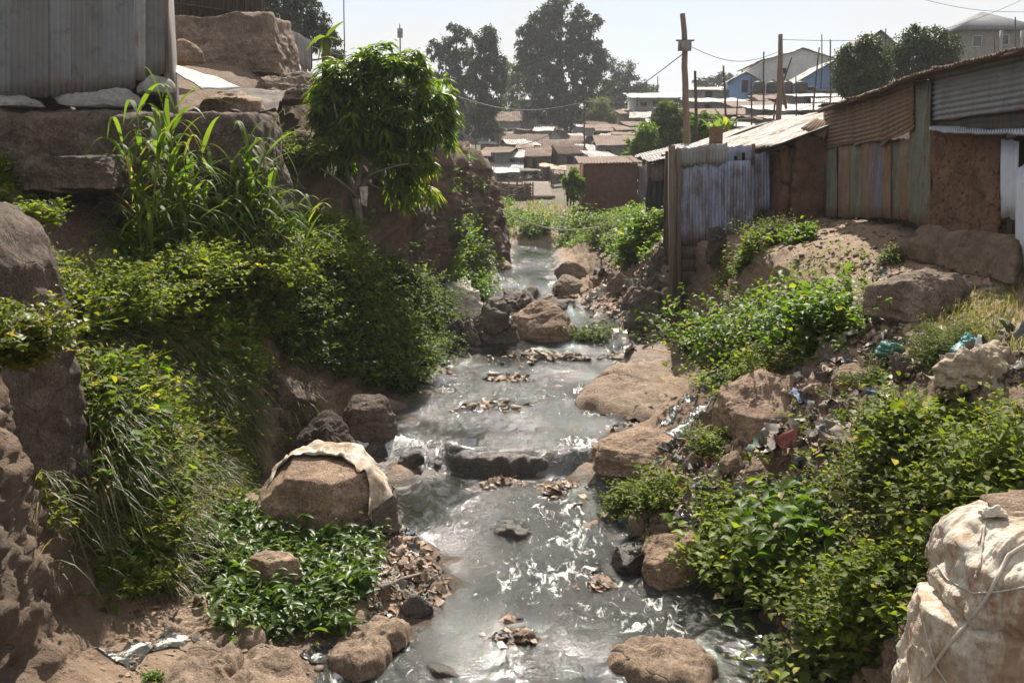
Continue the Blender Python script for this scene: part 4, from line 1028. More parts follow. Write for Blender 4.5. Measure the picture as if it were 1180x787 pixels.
for i, py in enumerate((284, 298, 312, 327, 343, 359)):
    a = fp(782, py + 7, -.02); b = fp(838, py + 7 - i * .5, -.05); m1.bar(a, b, .3, .235)
m1.build('retaining_boards', M['wood_dark'], bs, smooth=False)
# rusty tin on the shed top
m1 = MB(); c = fp(825, 166, -.3); th = np.linspace(0, 2 * np.pi, 25)
for r0, za, zb in ((.125, 0, .34),): m1.grid(np.array([[(c[0] + r0 * math.cos(a) * (1 + .03 * math.sin(5 * a)), c[1] + r0 * math.sin(a), c[2] + z) for a in th] for z in (0, .05, .1, .2, .33, .34)])[:, ::-1], thick=.012)
m1.build('rusty_tin', M['brown_sheet'], loc=c, label='rust-brown open tin standing on top of the blue shed', cat='tin')

# ---- open stall and small hut beyond the shed -------------------------
st = empty('market_stall', at(757, 240, 30), 'dark open-fronted wooden stall hung with garments, left of the blue shed', 'stall')
for px, tp in ((747, 186), (764, 178), (774, 176)): MB().bar(at(px, 242, 30), at(px, tp, 30), .12).build('post', M['wood'], st, smooth=False)
MB().bar(at(746, 188, 30), at(790, 180, 30), .09).build('beam', M['wood'], st, smooth=False)
m1 = MB(); a = at(748, 186, 29.4); b = at(790, 174, 29.4)
corr_quad(m1, [(a.x, 33, a.z + .25), (b.x + .6, 33, b.z + .3), (b.x + .6, 29.4, b.z), (a.x, 29.4, a.z)], 'u', .09, .013, (0, 0, 1), .05, .06, 3); m1.build('roof', M['galv_dark'], st)
m1 = MB(); wallbox(m1, (at(745, 200, 32.6).x, 32.6), (at(795, 200, 32.6).x, 32.6), .08, 2.3, 4.3); m1.build('back_wall', M['wood_dark'], st, smooth=False)
m1 = MB()
for k, (px, w_, t_, b_) in enumerate(((752, .22, 205, 236), (759, .26, 208, 238), (768, .24, 204, 236))):
    c0, c1 = at(px, t_, 29.9), at(px, b_, 29.9)
    Gd = quad_grid([(c0.x - w_ * .6, 29.9, c0.z), (c0.x + w_ * .6, 29.9, c0.z), (c1.x + w_, 29.9, c1.z), (c1.x - w_, 29.9, c1.z)], 14, 12); fl = Gd.reshape(-1, 3)
    Gd[..., 1] += (fbm(fl * np.array((3, 1, .6)), 2.5, 3, .5, k) * .09).reshape(14, 12); m1.grid(Gd, thick=.02)
m1.build('hanging_garments', M['black_plastic'], st)
m1 = MB(); corr_quad(m1, [at(748, 190, 29.6), at(763, 186, 29.6), at(763, 208, 29.4), at(750, 210, 29.5)], 'u', .2, .03, None, .05, .05, 2); m1.build('awning_flap', M['cloth_grey'], st)

bh = empty('brick_hut', at(704, 235, 48), 'low red-brown mud-brick hut with a flat iron roof by the far bank', 'hut')
a, b = at(673, 237, 48), at(734, 237, 48)
top_ = at(700, 189, 48).z
m1 = MB(); bumpy(m1, [(a.x, 48, top_), (b.x, 48, top_), (b.x, 48, 1.9), (a.x, 48, 1.9)], 40, 50, (0, -1, 0), .03, 2, 1, .25); wallbox(m1, (a.x + .1, 48), (a.x + .1, 51.5), .2, 1.9, top_); wallbox(m1, (b.x - .1, 48), (b.x - .1, 51.5), .2, 1.9, top_)
m1.build('brick_wall', M['brick'], bh)
m1 = MB(); corr_quad(m1, [(a.x - .25, 52, top_ + .42), (b.x + .2, 52, top_ + .42), (b.x + .25, 47.6, top_ + .06), (a.x - .3, 47.6, top_ + .02)], 'u', .15, .025, (0, 0, 1), .04, .1, 3); m1.build('roof', M['roof_rust'], bh)
m1 = MB(); corr_quad(m1, [at(735, 192, 47.9), at(750, 190, 46.5), at(750, 236, 46.5), at(735, 236, 47.9)], 'u', .12, .02, None, .02, .05, 4); m1.build('side_sheet', M['grey_blue_sheet'], bh, label='blue-grey sheet closing the right end')

# ---- left: grey iron hut on its ledge ---------------------------------
lh = empty('grey_iron_hut', (-6.6, 15, 5.1), 'grey corrugated-iron hut on the rock ledge at top left', 'hut')
lp = vplane((-7.6, 13.6), (-5.55, 14.6)); lq = vplane((-5.55, 14.6), (-5.45, 16.6))
def lsheet(pl, l, r, t0, t1, b0, b1, mat, off, label=None, seed=1):
    m1 = MB(); corr_quad(m1, [pl(l, t0, off), pl(r, t1, off), pl(r, b1, off), pl(l, b0, off)], 'u', .076, .011, pl.n, .015, .02, seed); m1.build('wall_sheet', M[mat], lh, label=label)
for i, (l, r, b0, b1, mt) in enumerate([(-70, 14, 118, 113, 'sheet_dark'), (12, 56, 114, 111, 'sheet_dull'), (55, 82, 111, 108, 'sheet_dark'), (80, 118, 109, 106, 'sheet_dull'), (116, 156, 106, 103, 'sheet_dark')]):
    lsheet(lp, l, r, -60, -60, b0, b1, mt, .03 + .015 * (i % 2), None, i + 1)
lsheet(lp, 154, 170, -60, -60, 94, 91, 'galv', .02, 'lighter grey sheet near the corner', 8)
lsheet(lp, 169, 190, -60, -60, 91, 84, 'sheet_dull', .04, 'last sheet at the corner', 9)
m1 = MB(); cpx = lp(190, 60, 0)
wallbox(m1, (cpx[0], cpx[1]), (cpx[0] - .9, cpx[1] + 3.2), .05, 4.8, 7.9); wallbox(m1, (-9.5, 13.0), (-10, 17), .05, 4.5, 7.9); wallbox(m1, (-9.5, 16.8), (cpx[0] - .9, cpx[1] + 3.2), .05, 4.8, 7.9)
m1.build('side_wall', M['galv_dark'], lh, smooth=False)
m1 = MB(); corr_quad(m1, [(-10, 17.8, 8.3), (cpx[0] - .7, 18.2, 8.3), (cpx[0] + .2, cpx[1] - .2, 7.8), (-10, 12.4, 7.8)], 'u', .1, .014, (0, 0, 1), .02, .03, 4); m1.build('roof', M['galv_dark'], lh)
m1 = MB(); m1.bar(lp(191, -60, .0), lp(191, 84, .0), .07); m1.build('corner_post', M['wood'], lh, smooth=False)
m1 = MB()
for l, r, t, b in ((52, 172, 104, 124), (154, 204, 86, 108), (-40, 56, 112, 122)):
    p0, p1 = lp(l, b, .1), lp(r, t, .0)
    P, T = rock_shape((p1[0] - p0[0], .5, max(.18, p1[2] - p0[2])), int(l) + 400, planes=8, k=14, rough=.05, sub=4); m1.add(P + (p0 + p1) / 2, T=T)
m1.build('stone_footing', M['concrete'], lh)
# pale sheet lying on the rock, stick fence and white iron fence
m1 = MB(); Gd = quad_grid([at(190, 78, 17.8), at(205, 80, 17.8), at(278, 106, 17.0), at(232, 108, 16.4)], 16, 30); fl = Gd.reshape(-1, 3); Gd[..., 2] += (fbm(fl, 2.2, 3, .5, 1) * .03).reshape(16, 30) + .06; m1.grid(Gd, thick=.015)
m1.build('pale_sheet', M['white_wall'], loc=at(235, 100, 17), label='crumpled white plastic sheet lying on the lit bedrock', cat='plastic sheet')
m1 = MB(); Gd = quad_grid([at(250, 108, 18.2), at(330, 108, 18.2), at(318, 134, 16.6), at(268, 132, 16.6)], 20, 24); fl = Gd.reshape(-1, 3); Gd[..., 2] += (fbm(fl, 3, 3, .5, 4) * .06).reshape(20, 24) + .05; m1.grid(Gd, thick=.02)
m1.build('grey_sheet', M['cloth_grey'], loc=at(295, 120, 17.5), label='rumpled grey tarpaulin on the plateau edge beside the jagged rock', cat='tarpaulin')
sf = empty('stick_fence', at(250, 26, 24.5), 'brown stick-and-sheet fence on top of the layered slab', 'fence')
m1 = MB(); rg = np.random.default_rng(3)
for i in range(17):
    px = 192 + i * 6.9; b0 = 14 + (px - 190) * .16; a = at(px, b0 + 3, 24.6); m1.bar(a, (a.x + rg.uniform(-.04, .04), a.y, a.z + 1.5), .05 + .03 * (i % 3 == 0), .05)
for k in (.25, .8): 
    a, b = at(188, 14, 24.56), at(306, 32, 24.56); m1.bar((a.x, a.y, a.z + k), (b.x, b.y, b.z + k), .04)
m1.build('pole', M['wood_dark'], sf, smooth=False)
m1 = MB(); a, b = at(188, 16, 24.72), at(306, 34, 24.72); corr_quad(m1, [(a.x, a.y, a.z + 1.5), (b.x, b.y, b.z + 1.5), b, a], 'u', .5, .03, None, .04, .03, 1); m1.build('backing_sheet', M['brown_wall'], sf)
wf = empty('white_iron_fence', at(330, 60, 27), 'whitish corrugated fence slanting down behind the slab to the mango tree', 'fence')
m1 = MB()
for i, (l, r, t0, t1, b0, b1) in enumerate([(307, 318, 18, 24, 62, 62), (321, 340, 26, 38, 66, 72), (338, 358, 36, 46, 70, 82)]):
    ya, yb = 26 + i * .8, 26.8 + i * .8; corr_quad(m1, [at(l, t0, ya), at(r, t1, yb), at(r, b1, yb), at(l, b0, ya)], 'u', .1, .015, None, .03, .06, i)
m1.build('fence_sheet', M['galv'], wf)
MB().bar(at(320, 66, 26.6), at(320, 18, 26.6), .1).build('post', M['wood_dark'], wf, smooth=False)
MB().bar(at(358, 80, 28.5), at(358, 44, 28.5), .08).build('post', M['wood_dark'], wf, smooth=False)
# ------------------------------------------------------------------ leaves, stems, blades
UP = np.array((0, 0, 1.0))
LF = 1.28          # leaf size
def leaves(mb, P, D, U, L, Wd, rnd, droop=.15, dry=0.0):
    """n folded leaves: base P, direction D, upward hint U, length, width"""
    n = len(P)
    L = np.broadcast_to(L, (n,))[:, None]; Wd = np.broadcast_to(Wd, (n,))[:, None]
    D = nrm(D); Sd = nrm(np.cross(D, U) + 1e-6); Nn = np.cross(Sd, D)
    B = P
    Mm = P + D * L * .5 - UP * (L * droop * .15)
    e = Nn * Wd * .20
    L1, R1 = P + D * L * .24 + Sd * Wd * .42 + e * .8, P + D * L * .24 - Sd * Wd * .42 + e * .8
    L2, R2 = P + D * L * .60 + Sd * Wd * .44 + e - UP * (L * droop * .3), P + D * L * .60 - Sd * Wd * .44 + e - UP * (L * droop * .3)
    T = P + D * L * .97 - UP * (L * droop)
    V = np.stack([B, Mm, L1, L2, R1, R2, T], 1).reshape(-1, 3)
    o = (np.arange(n) * 7)[:, None]
    Q = np.concatenate([o + np.array([1, 3, 2, 0]), o + np.array([1, 0, 4, 5])])
    T3 = np.concatenate([o + np.array([1, 6, 3]), o + np.array([1, 5, 6])])
    r = np.repeat(np.clip(rnd, 0, 1), 7)
    dr = np.repeat(np.broadcast_to(dry, (n,)), 7)
    mb.add(V, Q, T3, attr=np.stack([r, np.tile((0, .5, .3, .6, .3, .6, 1), n), dr], 1))
def strips(mb, P, D, L, Wd, droop, seg, rnd, dry=0.0, curl=.0, taper=1.0):
    """n arching blades"""
    n = len(P); L = np.broadcast_to(L, (n,)); Wd = np.broadcast_to(Wd, (n,)); droop = np.broadcast_to(droop, (n,))
    D = nrm(D); Sd = nrm(np.cross(D, UP) + 1e-4)
    t = np.linspace(0, 1, seg + 1)[None, :, None]
    C = P[:, None] + D[:, None] * L[:, None, None] * t - UP * (droop * L)[:, None, None] * t ** 2.2
    w = (Wd[:, None] * (np.minimum(1, .45 + 2.5 * t[..., 0]) * (1 - t[..., 0] ** 2.2 * taper) + .02))[..., None] * .5
    Lf, Rt = C + Sd[:, None] * w + UP * w * curl, C - Sd[:, None] * w + UP * w * curl
    V = np.stack([Lf, Rt], 2).reshape(-1, 3)
    k = (seg + 1) * 2
    j = np.arange(seg) * 2
    q = np.stack([j, j + 1, j + 3, j + 2], 1)
    Q = (np.arange(n)[:, None, None] * k + q[None]).reshape(-1, 4)
    mb.add(V, Q, attr=np.stack([np.repeat(np.clip(rnd, 0, 1), k), np.tile(np.repeat(t[0, :, 0], 2), n), np.repeat(np.broadcast_to(dry, (n,)), k)], 1))
def herbs(mb, ms, P0, N0, h, spread, k, leaf, lw, rng, upw=.9, droop=.25, bend=.45, clump=None, dry=0.0, t0=.12, stemw=.006):
    """n leafy stems growing from P0"""
    n = len(P0)
    if n == 0: return
    H = h[0] + (h[1] - h[0]) * rng.random(n) ** 1.6
    D = nrm(UP * upw + N0 * .35 + rng.normal(size=(n, 3)) * spread * np.array((1, 1, .4)))
    side = nrm(rng.normal(size=(n, 3)) * np.array((1, 1, .1)))
    def C(t): return P0[:, None] + D[:, None] * (H[:, None] * t)[..., None] + side[:, None] * (bend * H[:, None] * t ** 2)[..., None] - UP * (bend * .5 * H[:, None] * t ** 2)[..., None]
    t = np.sort(rng.uniform(t0, 1, (n, k)), 1); t[:, -1] = rng.uniform(.9, 1, n)
    X = C(t).reshape(-1, 3)
    X = X + rng.normal(size=X.shape) * leaf * .55
    X = X + fbm(X, 2.2, 2, .5, 3)[:, None] * side.repeat(k, 0) * .06
    az = (np.arange(k)[None] * 2.4 + rng.uniform(0, 6.28, (n, 1)) + rng.normal(size=(n, k)) * .3).ravel()
    el = rng.uniform(-.25, .75, n * k) + (t.ravel() > .93) * .5
    d = np.stack([np.cos(az) * np.cos(el), np.sin(az) * np.cos(el), np.sin(el)], 1)
    sz = rng.uniform(.55, 1.15, n * k) * (1.1 - .45 * t.ravel())
    sz = sz * np.repeat(rng.uniform(.6, 1.5, n), k)
    base = np.repeat(rng.beta(1.5, 2.0, n), k)
    rnd = np.clip(base + rng.normal(size=n * k) * .16, 0, 1)
    leaves(mb, X, d, UP + rng.normal(size=(n * k, 3)) * .35, LF * leaf * sz, LF * 1.12 * lw * sz, rnd, droop, np.where(rng.random(n * k) < dry, rng.uniform(.4, 1, n * k), 0.0))
    if ms is not None:
        tt = np.linspace(0, 1, 5)[None].repeat(n, 0); Cc = C(tt)
        dd = nrm(np.gradient(Cc, axis=1)); sd = nrm(np.cross(dd, rng.normal(size=(n, 1, 3)))) * stemw * .5
        V = np.stack([Cc + sd, Cc - sd], 2).reshape(-1, 3)
        q = np.array([(2 * j, 2 * j + 1, 2 * j + 3, 2 * j + 2) for j in range(4)])
        ms.add(V, (np.arange(n)[:, None, None] * 10 + q[None]).reshape(-1, 4), attr=np.tile((.12, .3, .05), (n * 10, 1)))
def blades(mb, P0, N0, L, Wd, rng, upw=1.0, spread=.45, droop=(.3, .9), dry=.2, lean=None, seg=4):
    n = len(P0)
    if n == 0: return
    D = UP * upw + N0 * .4 + rng.normal(size=(n, 3)) * spread
    if lean is not None: D = D + np.array(lean)
    dr = np.where(rng.random(n) < dry, rng.uniform(.3, 1, n), 0)
    strips(mb, P0, D, rng.uniform(L[0], L[1], n), rng.uniform(.6, 1.2, n) * Wd, rng.uniform(droop[0], droop[1], n), seg, rng.random(n), dr)
def around(c, rx, ry, n, rng, pw=.6):
    a = rng.uniform(0, 6.28, n); q = rng.random(n) ** pw
    X = c[0] + rx * q * np.cos(a); Y = c[1] + ry * q * np.sin(a)
    h = [BVH.ray_cast(Vector((x, y, c[2] + 1.6)), Vector((0, 0, -1))) for x, y in zip(X.tolist(), Y.tolist())]
    Z = np.array([k[0].z if k[0] is not None else c[2] for k in h]); Z = np.clip(Z, c[2] - 1.0, c[2] + 1.2)
    Nn = np.array([k[1][:] if k[0] is not None else (0, 0, 1) for k in h], float); Nn[Nn[:, 2] < 0] *= -1
    return np.stack([X, Y, Z], 1), Nn
def plant(name, label, cat, c, mat, build, group=None, stems='leaf_dull', leafname='foliage'):
    e = empty(name, c, label, cat, group)
    mf, ms = MB(), MB()
    build(mf, ms)
    mf.build(leafname, M[mat], e, smooth=False)
    if ms.n: ms.build('stems', M[stems], e, smooth=False)
    return e
def cover(name, label, mat, fill, cat='undergrowth', loc=None):
    m_ = MB(); fill(m_)
    V = m_.v[0][0] if loc is None else loc
    return m_.build(name, M[mat], loc=tuple(V), smooth=False, label=label, cat=cat, kind='stuff')
def rgn(s): return np.random.default_rng(s)

# ------------------------------------------------------------------ left bank cover
def f(m_):
    r = rgn(101)
    def go(poly, n, h, k, lf, lw, **kw):
        P, Nn = scatter(poly, n, rng=r, smax=5.2, dmax=26, patch=(.9, .55, 5)); herbs(m_, m_, P, Nn, h, .45, k, lf, lw, r, **kw)
    go([(120, 330), (240, 290), (330, 280), (390, 300), (420, 350), (300, 430), (280, 480), (230, 560), (130, 600), (60, 640), (110, 440)], 1700, (.2, .65), 14, .095, .048, dry=.12)
    go([(60, 470), (150, 450), (200, 560), (190, 690), (130, 700), (50, 600)], 800, (.15, .5), 13, .075, .034, dry=.10)
    go([(150, 260), (400, 270), (400, 340), (150, 340)], 800, (.3, .75), 15, .10, .045)
    go([(0, 190), (60, 215), (60, 250), (0, 235)], 260, (.1, .3), 10, .06, .035)
    go([(230, 560), (330, 430), (390, 430), (340, 520), (250, 600)], 240, (.1, .35), 9, .06, .03, dry=.3)
cover('bank_undergrowth', 'sunlit tangle of small-leaved weeds covering the left bank', 'leaf_herb', f)
def f(m_):
    r = rgn(111)
    for poly, n, h in (([(150, 300), (330, 280), (400, 340), (300, 430), (240, 560), (180, 690), (110, 620), (120, 430)], 430, (.2, .6)), ([(150, 250), (400, 260), (400, 330), (150, 330)], 330, (.3, .8))):
        P, Nn = scatter(poly, n, rng=r, smax=5.2, dmax=26, patch=(.8, .1, 31)); herbs(m_, m_, P, Nn, h, .5, 12, .12, .075, r)
cover('lush_undergrowth', 'patches of broader bright green leaves among the left bank weeds', 'leaf_lush', f)
def f(m_):
    r = rgn(112)
    for poly, n, h in (([(100, 330), (330, 280), (400, 340), (300, 430), (240, 560), (180, 690), (60, 640), (110, 430)], 620, (.25, .7)), ([(950, 600), (1020, 480), (1180, 470), (1100, 560), (1010, 700)], 260, (.15, .5)), ([(820, 300), (1000, 290), (1000, 420), (860, 450)], 120, (.2, .5))):
        P, Nn = scatter(poly, n, rng=r, dmax=26, patch=(.8, .2, 41)); herbs(m_, m_, P, Nn, h, .5, 13, .07, .022, r, dry=.55, stemw=.011)
cover('dry_undergrowth', 'dry straw-coloured stems and dead weeds mixed through both banks', 'leaf_dull', f)
def f(m_):
    r = rgn(102)
    P, Nn = scatter([(300, 340), (380, 290), (470, 320), (505, 360), (510, 430), (470, 460), (430, 440), (380, 430), (330, 420)], 2900, rng=r, smax=5, dmax=24)
    herbs(m_, m_, P + Nn * .08, Nn, (.2, .6), .4, 15, .085, .05, r, upw=.5, bend=.4, droop=.4)
    P, Nn = scatter([(440, 300), (505, 350), (510, 430), (460, 460), (430, 440)], 500, rng=r, smax=5, dmax=24)
    herbs(m_, m_, P + Nn * .15, Nn, (.4, .9), .4, 18, .09, .05, r, upw=.25, bend=.6, droop=.5)
cover('hanging_creeper', 'dark mass of creeper hanging from the bank below the mango tree', 'leaf_dark', f, 'creeper')
def f(m_):
    r = rgn(103)
    for poly, n, L, ln in (([(100, 380), (250, 370), (300, 430), (240, 500), (250, 560), (190, 690), (110, 600), (90, 470)], 5200, (.25, .85), (.45, -.2, 0)), ([(240, 430), (350, 410), (350, 470), (240, 560)], 2200, (.2, .6), (.4, -.2, 0)), ([(20, 560), (120, 520), (190, 640), (120, 700), (40, 660)], 600, (.2, .6), (.4, -.2, 0)), ([(300, 490), (440, 430), (440, 500), (330, 540)], 500, (.1, .3), (.3, 0, 0))):
        P, Nn = scatter(poly, n, rng=r, smax=5.2, dmax=20, patch=(1.3, .2, 8)); blades(m_, P, Nn, L, .012, r, .8, .5, (.4, 1.1), .32, ln, 4)
cover('long_grass', 'long arching grass, green and straw, drooping down the left bank', 'grass', f, 'grass')
def f(m_):
    r = rgn(104)
    P, Nn = scatter([(500, 180), (560, 190), (545, 330), (490, 330)], 130, rng=r, smax=5, dmin=20, dmax=40); herbs(m_, m_, P + Nn * .05, Nn, (.2, .6), .4, 13, .10, .05, r, upw=.4, bend=.5)
    P, Nn = scatter([(505, 270), (548, 280), (548, 335), (505, 330)], 300, rng=r, smax=5, dmin=20, dmax=40); herbs(m_, m_, P + Nn * .1, Nn, (.3, .7), .4, 14, .10, .05, r, upw=.4, bend=.5)
    for cx, cy, w_, n in ((-1.15, 26.0, .45, 150), (-1.0, 30.5, .3, 70), (-.9, 28.2, .3, 50)):
        P, Nn = around((cx, cy, 1.0), w_, .8, n, r); herbs(m_, m_, P, Nn, (.4, 1.1), .35, 15, .11, .05, r)
cover('cliff_greenery', 'bright green weeds clinging to the cliffs beyond the mango tree', 'leaf_lush', f)
def f(m_):
    r = rgn(105)
    P, Nn = scatter([(570, 236), (750, 236), (770, 262), (700, 290), (650, 286), (592, 282), (580, 262)], 1500, rng=r, dmin=38, dmax=62, patch=(.45, .1, 3)); herbs(m_, m_, P, Nn, (.2, .7), .45, 11, .15, .075, r, dry=.06)
    P, Nn = scatter([(690, 250), (765, 240), (770, 300), (700, 310)], 500, rng=r, dmin=24, dmax=45); herbs(m_, m_, P, Nn, (.2, .6), .4, 12, .11, .05, r)
cover('far_bank_weeds', 'weedy green bank closing off the far end of the stream', 'leaf_lush', f)
def f(m_):
    r = rgn(106)
    P, Nn = scatter([(570, 236), (760, 236), (770, 262), (700, 290), (592, 282)], 1500, rng=r, dmin=38, dmax=62, patch=(.5, .2, 13)); blades(m_, P, Nn, (.3, .9), .03, r, .9, .3, (.2, .8), .35)
    P, Nn = scatter([(1060, 360), (1180, 330), (1180, 420), (1080, 420)], 2200, rng=r, smin=7); blades(m_, P, Nn, (.12, .4), .007, r, .9, .4, (.3, .8), .5)
    P, Nn = scatter([(940, 600), (1080, 520), (1180, 500), (1180, 600), (1000, 700)], 1500, rng=r, smin=7); blades(m_, P, Nn, (.12, .4), .007, r, .9, .4, (.3, .8), .3)
cover('rough_grass', 'dry rough grass on the right bank top and the far bank', 'grass', f, 'grass')
def f(m_):
    r = rgn(107)
    P, Nn = scatter([(930, 590), (1000, 500), (1180, 470), (1180, 640), (1010, 740), (950, 720)], 800, rng=r, smin=7); herbs(m_, m_, P, Nn, (.12, .4), .4, 12, .06, .03, r, dry=.08)
    P, Nn = scatter([(800, 580), (960, 560), (960, 700), (840, 690)], 350, rng=r, smin=7); herbs(m_, m_, P, Nn, (.12, .4), .4, 12, .065, .03, r)
    P, Nn = scatter([(820, 300), (1000, 290), (1000, 400), (860, 450)], 160, rng=r, smin=7); herbs(m_, m_, P, Nn, (.1, .35), .4, 12, .07, .035, r)
    P, Nn = scatter([(700, 540), (860, 470), (1010, 420), (1090, 400), (1000, 560), (780, 590)], 130, rng=r, smin=7); herbs(m_, m_, P, Nn, (.06, .22), .4, 9, .05, .03, r)
cover('bank_weeds', 'small green weeds spread over the right bank', 'leaf_herb', f)

# ------------------------------------------------------------------ single plants
def bush_px(l, r, t, b, name, label, mat, seed, n=120, k=16, leaf=.09, lw=.045, y=None, spread=.55, ry=None, upw=.9, dry=.04, bend=.5, droop=.3, cat='bush', group=None, rx=None, h0=.45):
    p = hit((l + r) / 2, b - 2) if y is None else at((l + r) / 2, b, y)
    dep = p.y / .97
    w = (r - l) / FPX * dep; H = (b - t) / FPX * dep
    rg = rgn(seed)
    def bd(mf, ms):
        P, Nn = around((p.x, p.y + w * .2, p.z), (rx or .33) * w, ry or .4 * w, n, rg)
        if y is not None: P[:, 2] = np.clip(P[:, 2], p.z - .3, p.z + .3)
        herbs(mf, ms, P, Nn, (H * h0, H * .98), spread, k, leaf, lw, rg, upw=upw, dry=dry, bend=bend, droop=droop)
    return plant(name, label, cat, p, mat, bd, group)
bush_px(895, 1003, 285, 402, 'leafy_bush', 'lush bright green bush on the right bank, nearest the path', 'leaf_lush', 1, 170, 22, .115, .062, ry=.55)
bush_px(806, 905, 290, 425, 'leafy_bush', 'tall yellow-green bush on the right bank below the blue shed', 'leaf_lush', 2, 170, 22, .10, .05, ry=.5)
bush_px(818, 935, 370, 448, 'leafy_bush', 'lower straggling bush beneath the two bank bushes', 'leaf_herb', 3, 120, 18, .09, .042, ry=.5, dry=.1)
bush_px(868, 912, 236, 285, 'leafy_bush', 'small pale bush at the foot of the blue shed', 'leaf_dull', 4, 80, 16, .09, .035)
bush_px(846, 884, 262, 300, 'leafy_bush', 'pale weed beside the dark pit under the blue shed', 'leaf_herb', 5, 60, 15, .09, .04)
bush_px(908, 946, 255, 282, 'leafy_bush', 'low green weed on the edge of the path by the blue shed', 'leaf_lush', 6, 60, 14, .10, .05)
bush_px(1014, 1052, 286, 305, 'dry_weed', 'low straggly weed standing alone on the dirt path', 'leaf_dull', 7, 46, 10, .10, .028, dry=.2, cat='weed')
bush_px(782, 812, 330, 400, 'leafy_bush', 'narrow dark bush against the shed bank', 'leaf_dark', 8, 80, 16, .08, .035)
bush_px(660, 700, 350, 404, 'leafy_bush', 'dark bush growing beside the mid-stream boulder', 'leaf_dark', 9, 120, 18, .085, .042, spread=.6)
bush_px(736, 790, 516, 588, 'herb', 'clump of green herbs overhanging the right shore', 'leaf_herb', 10, 110, 17, .07, .030, cat='herb')
bush_px(704, 742, 540, 590, 'herb', 'small herb at the water below the pale slab', 'leaf_herb', 11, 60, 14, .065, .030, cat='herb')
bush_px(798, 842, 476, 524, 'herb', 'herb tuft in front of the sloping grey-brown slab', 'leaf_herb', 12, 80, 15, .06, .026, cat='herb')
bush_px(804, 905, 560, 682, 'leafy_bush', 'dense dark bush overhanging the near pool', 'leaf_herb', 13, 190, 20, .095, .045, ry=.35, h0=.25)
bush_px(872, 950, 548, 690, 'broadleaf_weed', 'big-leaved bright weed among the bushes above the near pool', 'leaf_lush', 14, 60, 16, .17, .085, cat='weed')
bush_px(948, 1065, 560, 728, 'leafy_bush', 'tall tangled bush beside the stacked white sacks', 'leaf_herb', 15, 210, 20, .085, .046, ry=.4, dry=.05, h0=.25)
bush_px(1008, 1105, 432, 548, 'leafy_bush', 'sunlit bush on the right bank below the rubbish slope', 'leaf_herb', 16, 170, 20, .085, .05, ry=.5, h0=.2)
bush_px(1095, 1200, 440, 585, 'leafy_bush', 'rounded bush at the right edge behind the sacks', 'leaf_herb', 17, 190, 20, .085, .048, ry=.5, h0=.2)
bush_px(895, 985, 706, 800, 'broadleaf_weed', 'pale broad-leaved weed at the bottom right waterside', 'leaf_dull', 18, 90, 14, .10, .055, cat='weed')
bush_px(940, 1000, 690, 762, 'leafy_bush', 'small bush between the near pool and the sacks', 'leaf_herb', 19, 100, 16, .07, .034)
bush_px(1060, 1140, 340, 410, 'grassy_bush', 'feathery pale green shrub on the rubbish slope', 'leaf_dull', 20, 200, 24, .06, .012, cat='shrub')
bush_px(985, 1030, 400, 450, 'herb', 'weedy herb in the middle of the rubbish slope', 'leaf_dull', 21, 60, 14, .06, .026, cat='herb')
# left bank
bush_px(62, 168, 222, 345, 'leafy_bush', 'rounded bush at the top of the left bank beside the outcrop', 'leaf_herb', 31, 300, 24, .075, .036, y=10.4, ry=.6)
bush_px(-20, 44, 245, 372, 'yellow_creeper', 'yellow-green creeper trailing over the left outcrop', 'leaf_yellow', 32, 130, 20, .055, .042, y=6.35, ry=.14, bend=.5, cat='creeper')
bush_px(292, 372, 108, 172, 'leafy_bush', 'pale bush on the plateau edge under the jagged rock', 'leaf_dull', 33, 190, 20, .09, .042, y=18.0, ry=.7)
bush_px(10, 62, 188, 222, 'leafy_bush', 'small weed on the slope left of the canes', 'leaf_herb', 34, 60, 14, .07, .035, y=10.5)
bush_px(160, 260, 226, 300, 'leafy_bush', 'leafy weeds around the feet of the canes', 'leaf_herb', 35, 200, 20, .10, .05, y=12.0, ry=.7)
bush_px(258, 350, 235, 310, 'leafy_bush', 'leafy weeds right of the canes, under the rock face', 'leaf_herb', 36, 200, 20, .10, .05, y=13.5, ry=.7)
bush_px(330, 385, 200, 300, 'tall_herb', 'tall spindly herb between the canes and the mango trunk', 'leaf_herb', 37, 70, 20, .09, .03, y=15.5, ry=.4, spread=.25, cat='herb')
bush_px(168, 184, 768, 790, 'herb', 'tiny bright herb on the bottom left slab', 'leaf_lush', 38, 30, 9, .03, .018, cat='herb')
# broad-leaved carpet by the big boulder
def broad(l, r, t, b, label, seed, n):
    P0, Nn = scatter([(l, t + .3 * (b - t)), ((l + r) / 2, t), (r, t + .35 * (b - t)), (r - 8, b), (l + 12, b)], n, rng=rgn(seed), dmax=14)
    def bd(mf, ms):
        rg = rgn(seed + 1)
        herbs(mf, ms, P0, Nn, (.10, .32), .35, 11, .135, .043, rg, droop=.30, bend=.2, t0=.35, stemw=.012)
    return plant('broadleaf_weed', label, 'weed', P0.mean(0), 'leaf_broad', bd)
broad(225, 345, 592, 680, 'mat of broad-leaved weeds left of and below the big sacked boulder', 51, 170)
broad(330, 430, 588, 690, 'mat of broad-leaved weeds right in front of the big sacked boulder', 52, 170)
broad(250, 400, 668, 735, 'mat of broad-leaved weeds nearest the water on the left shore', 53, 200)
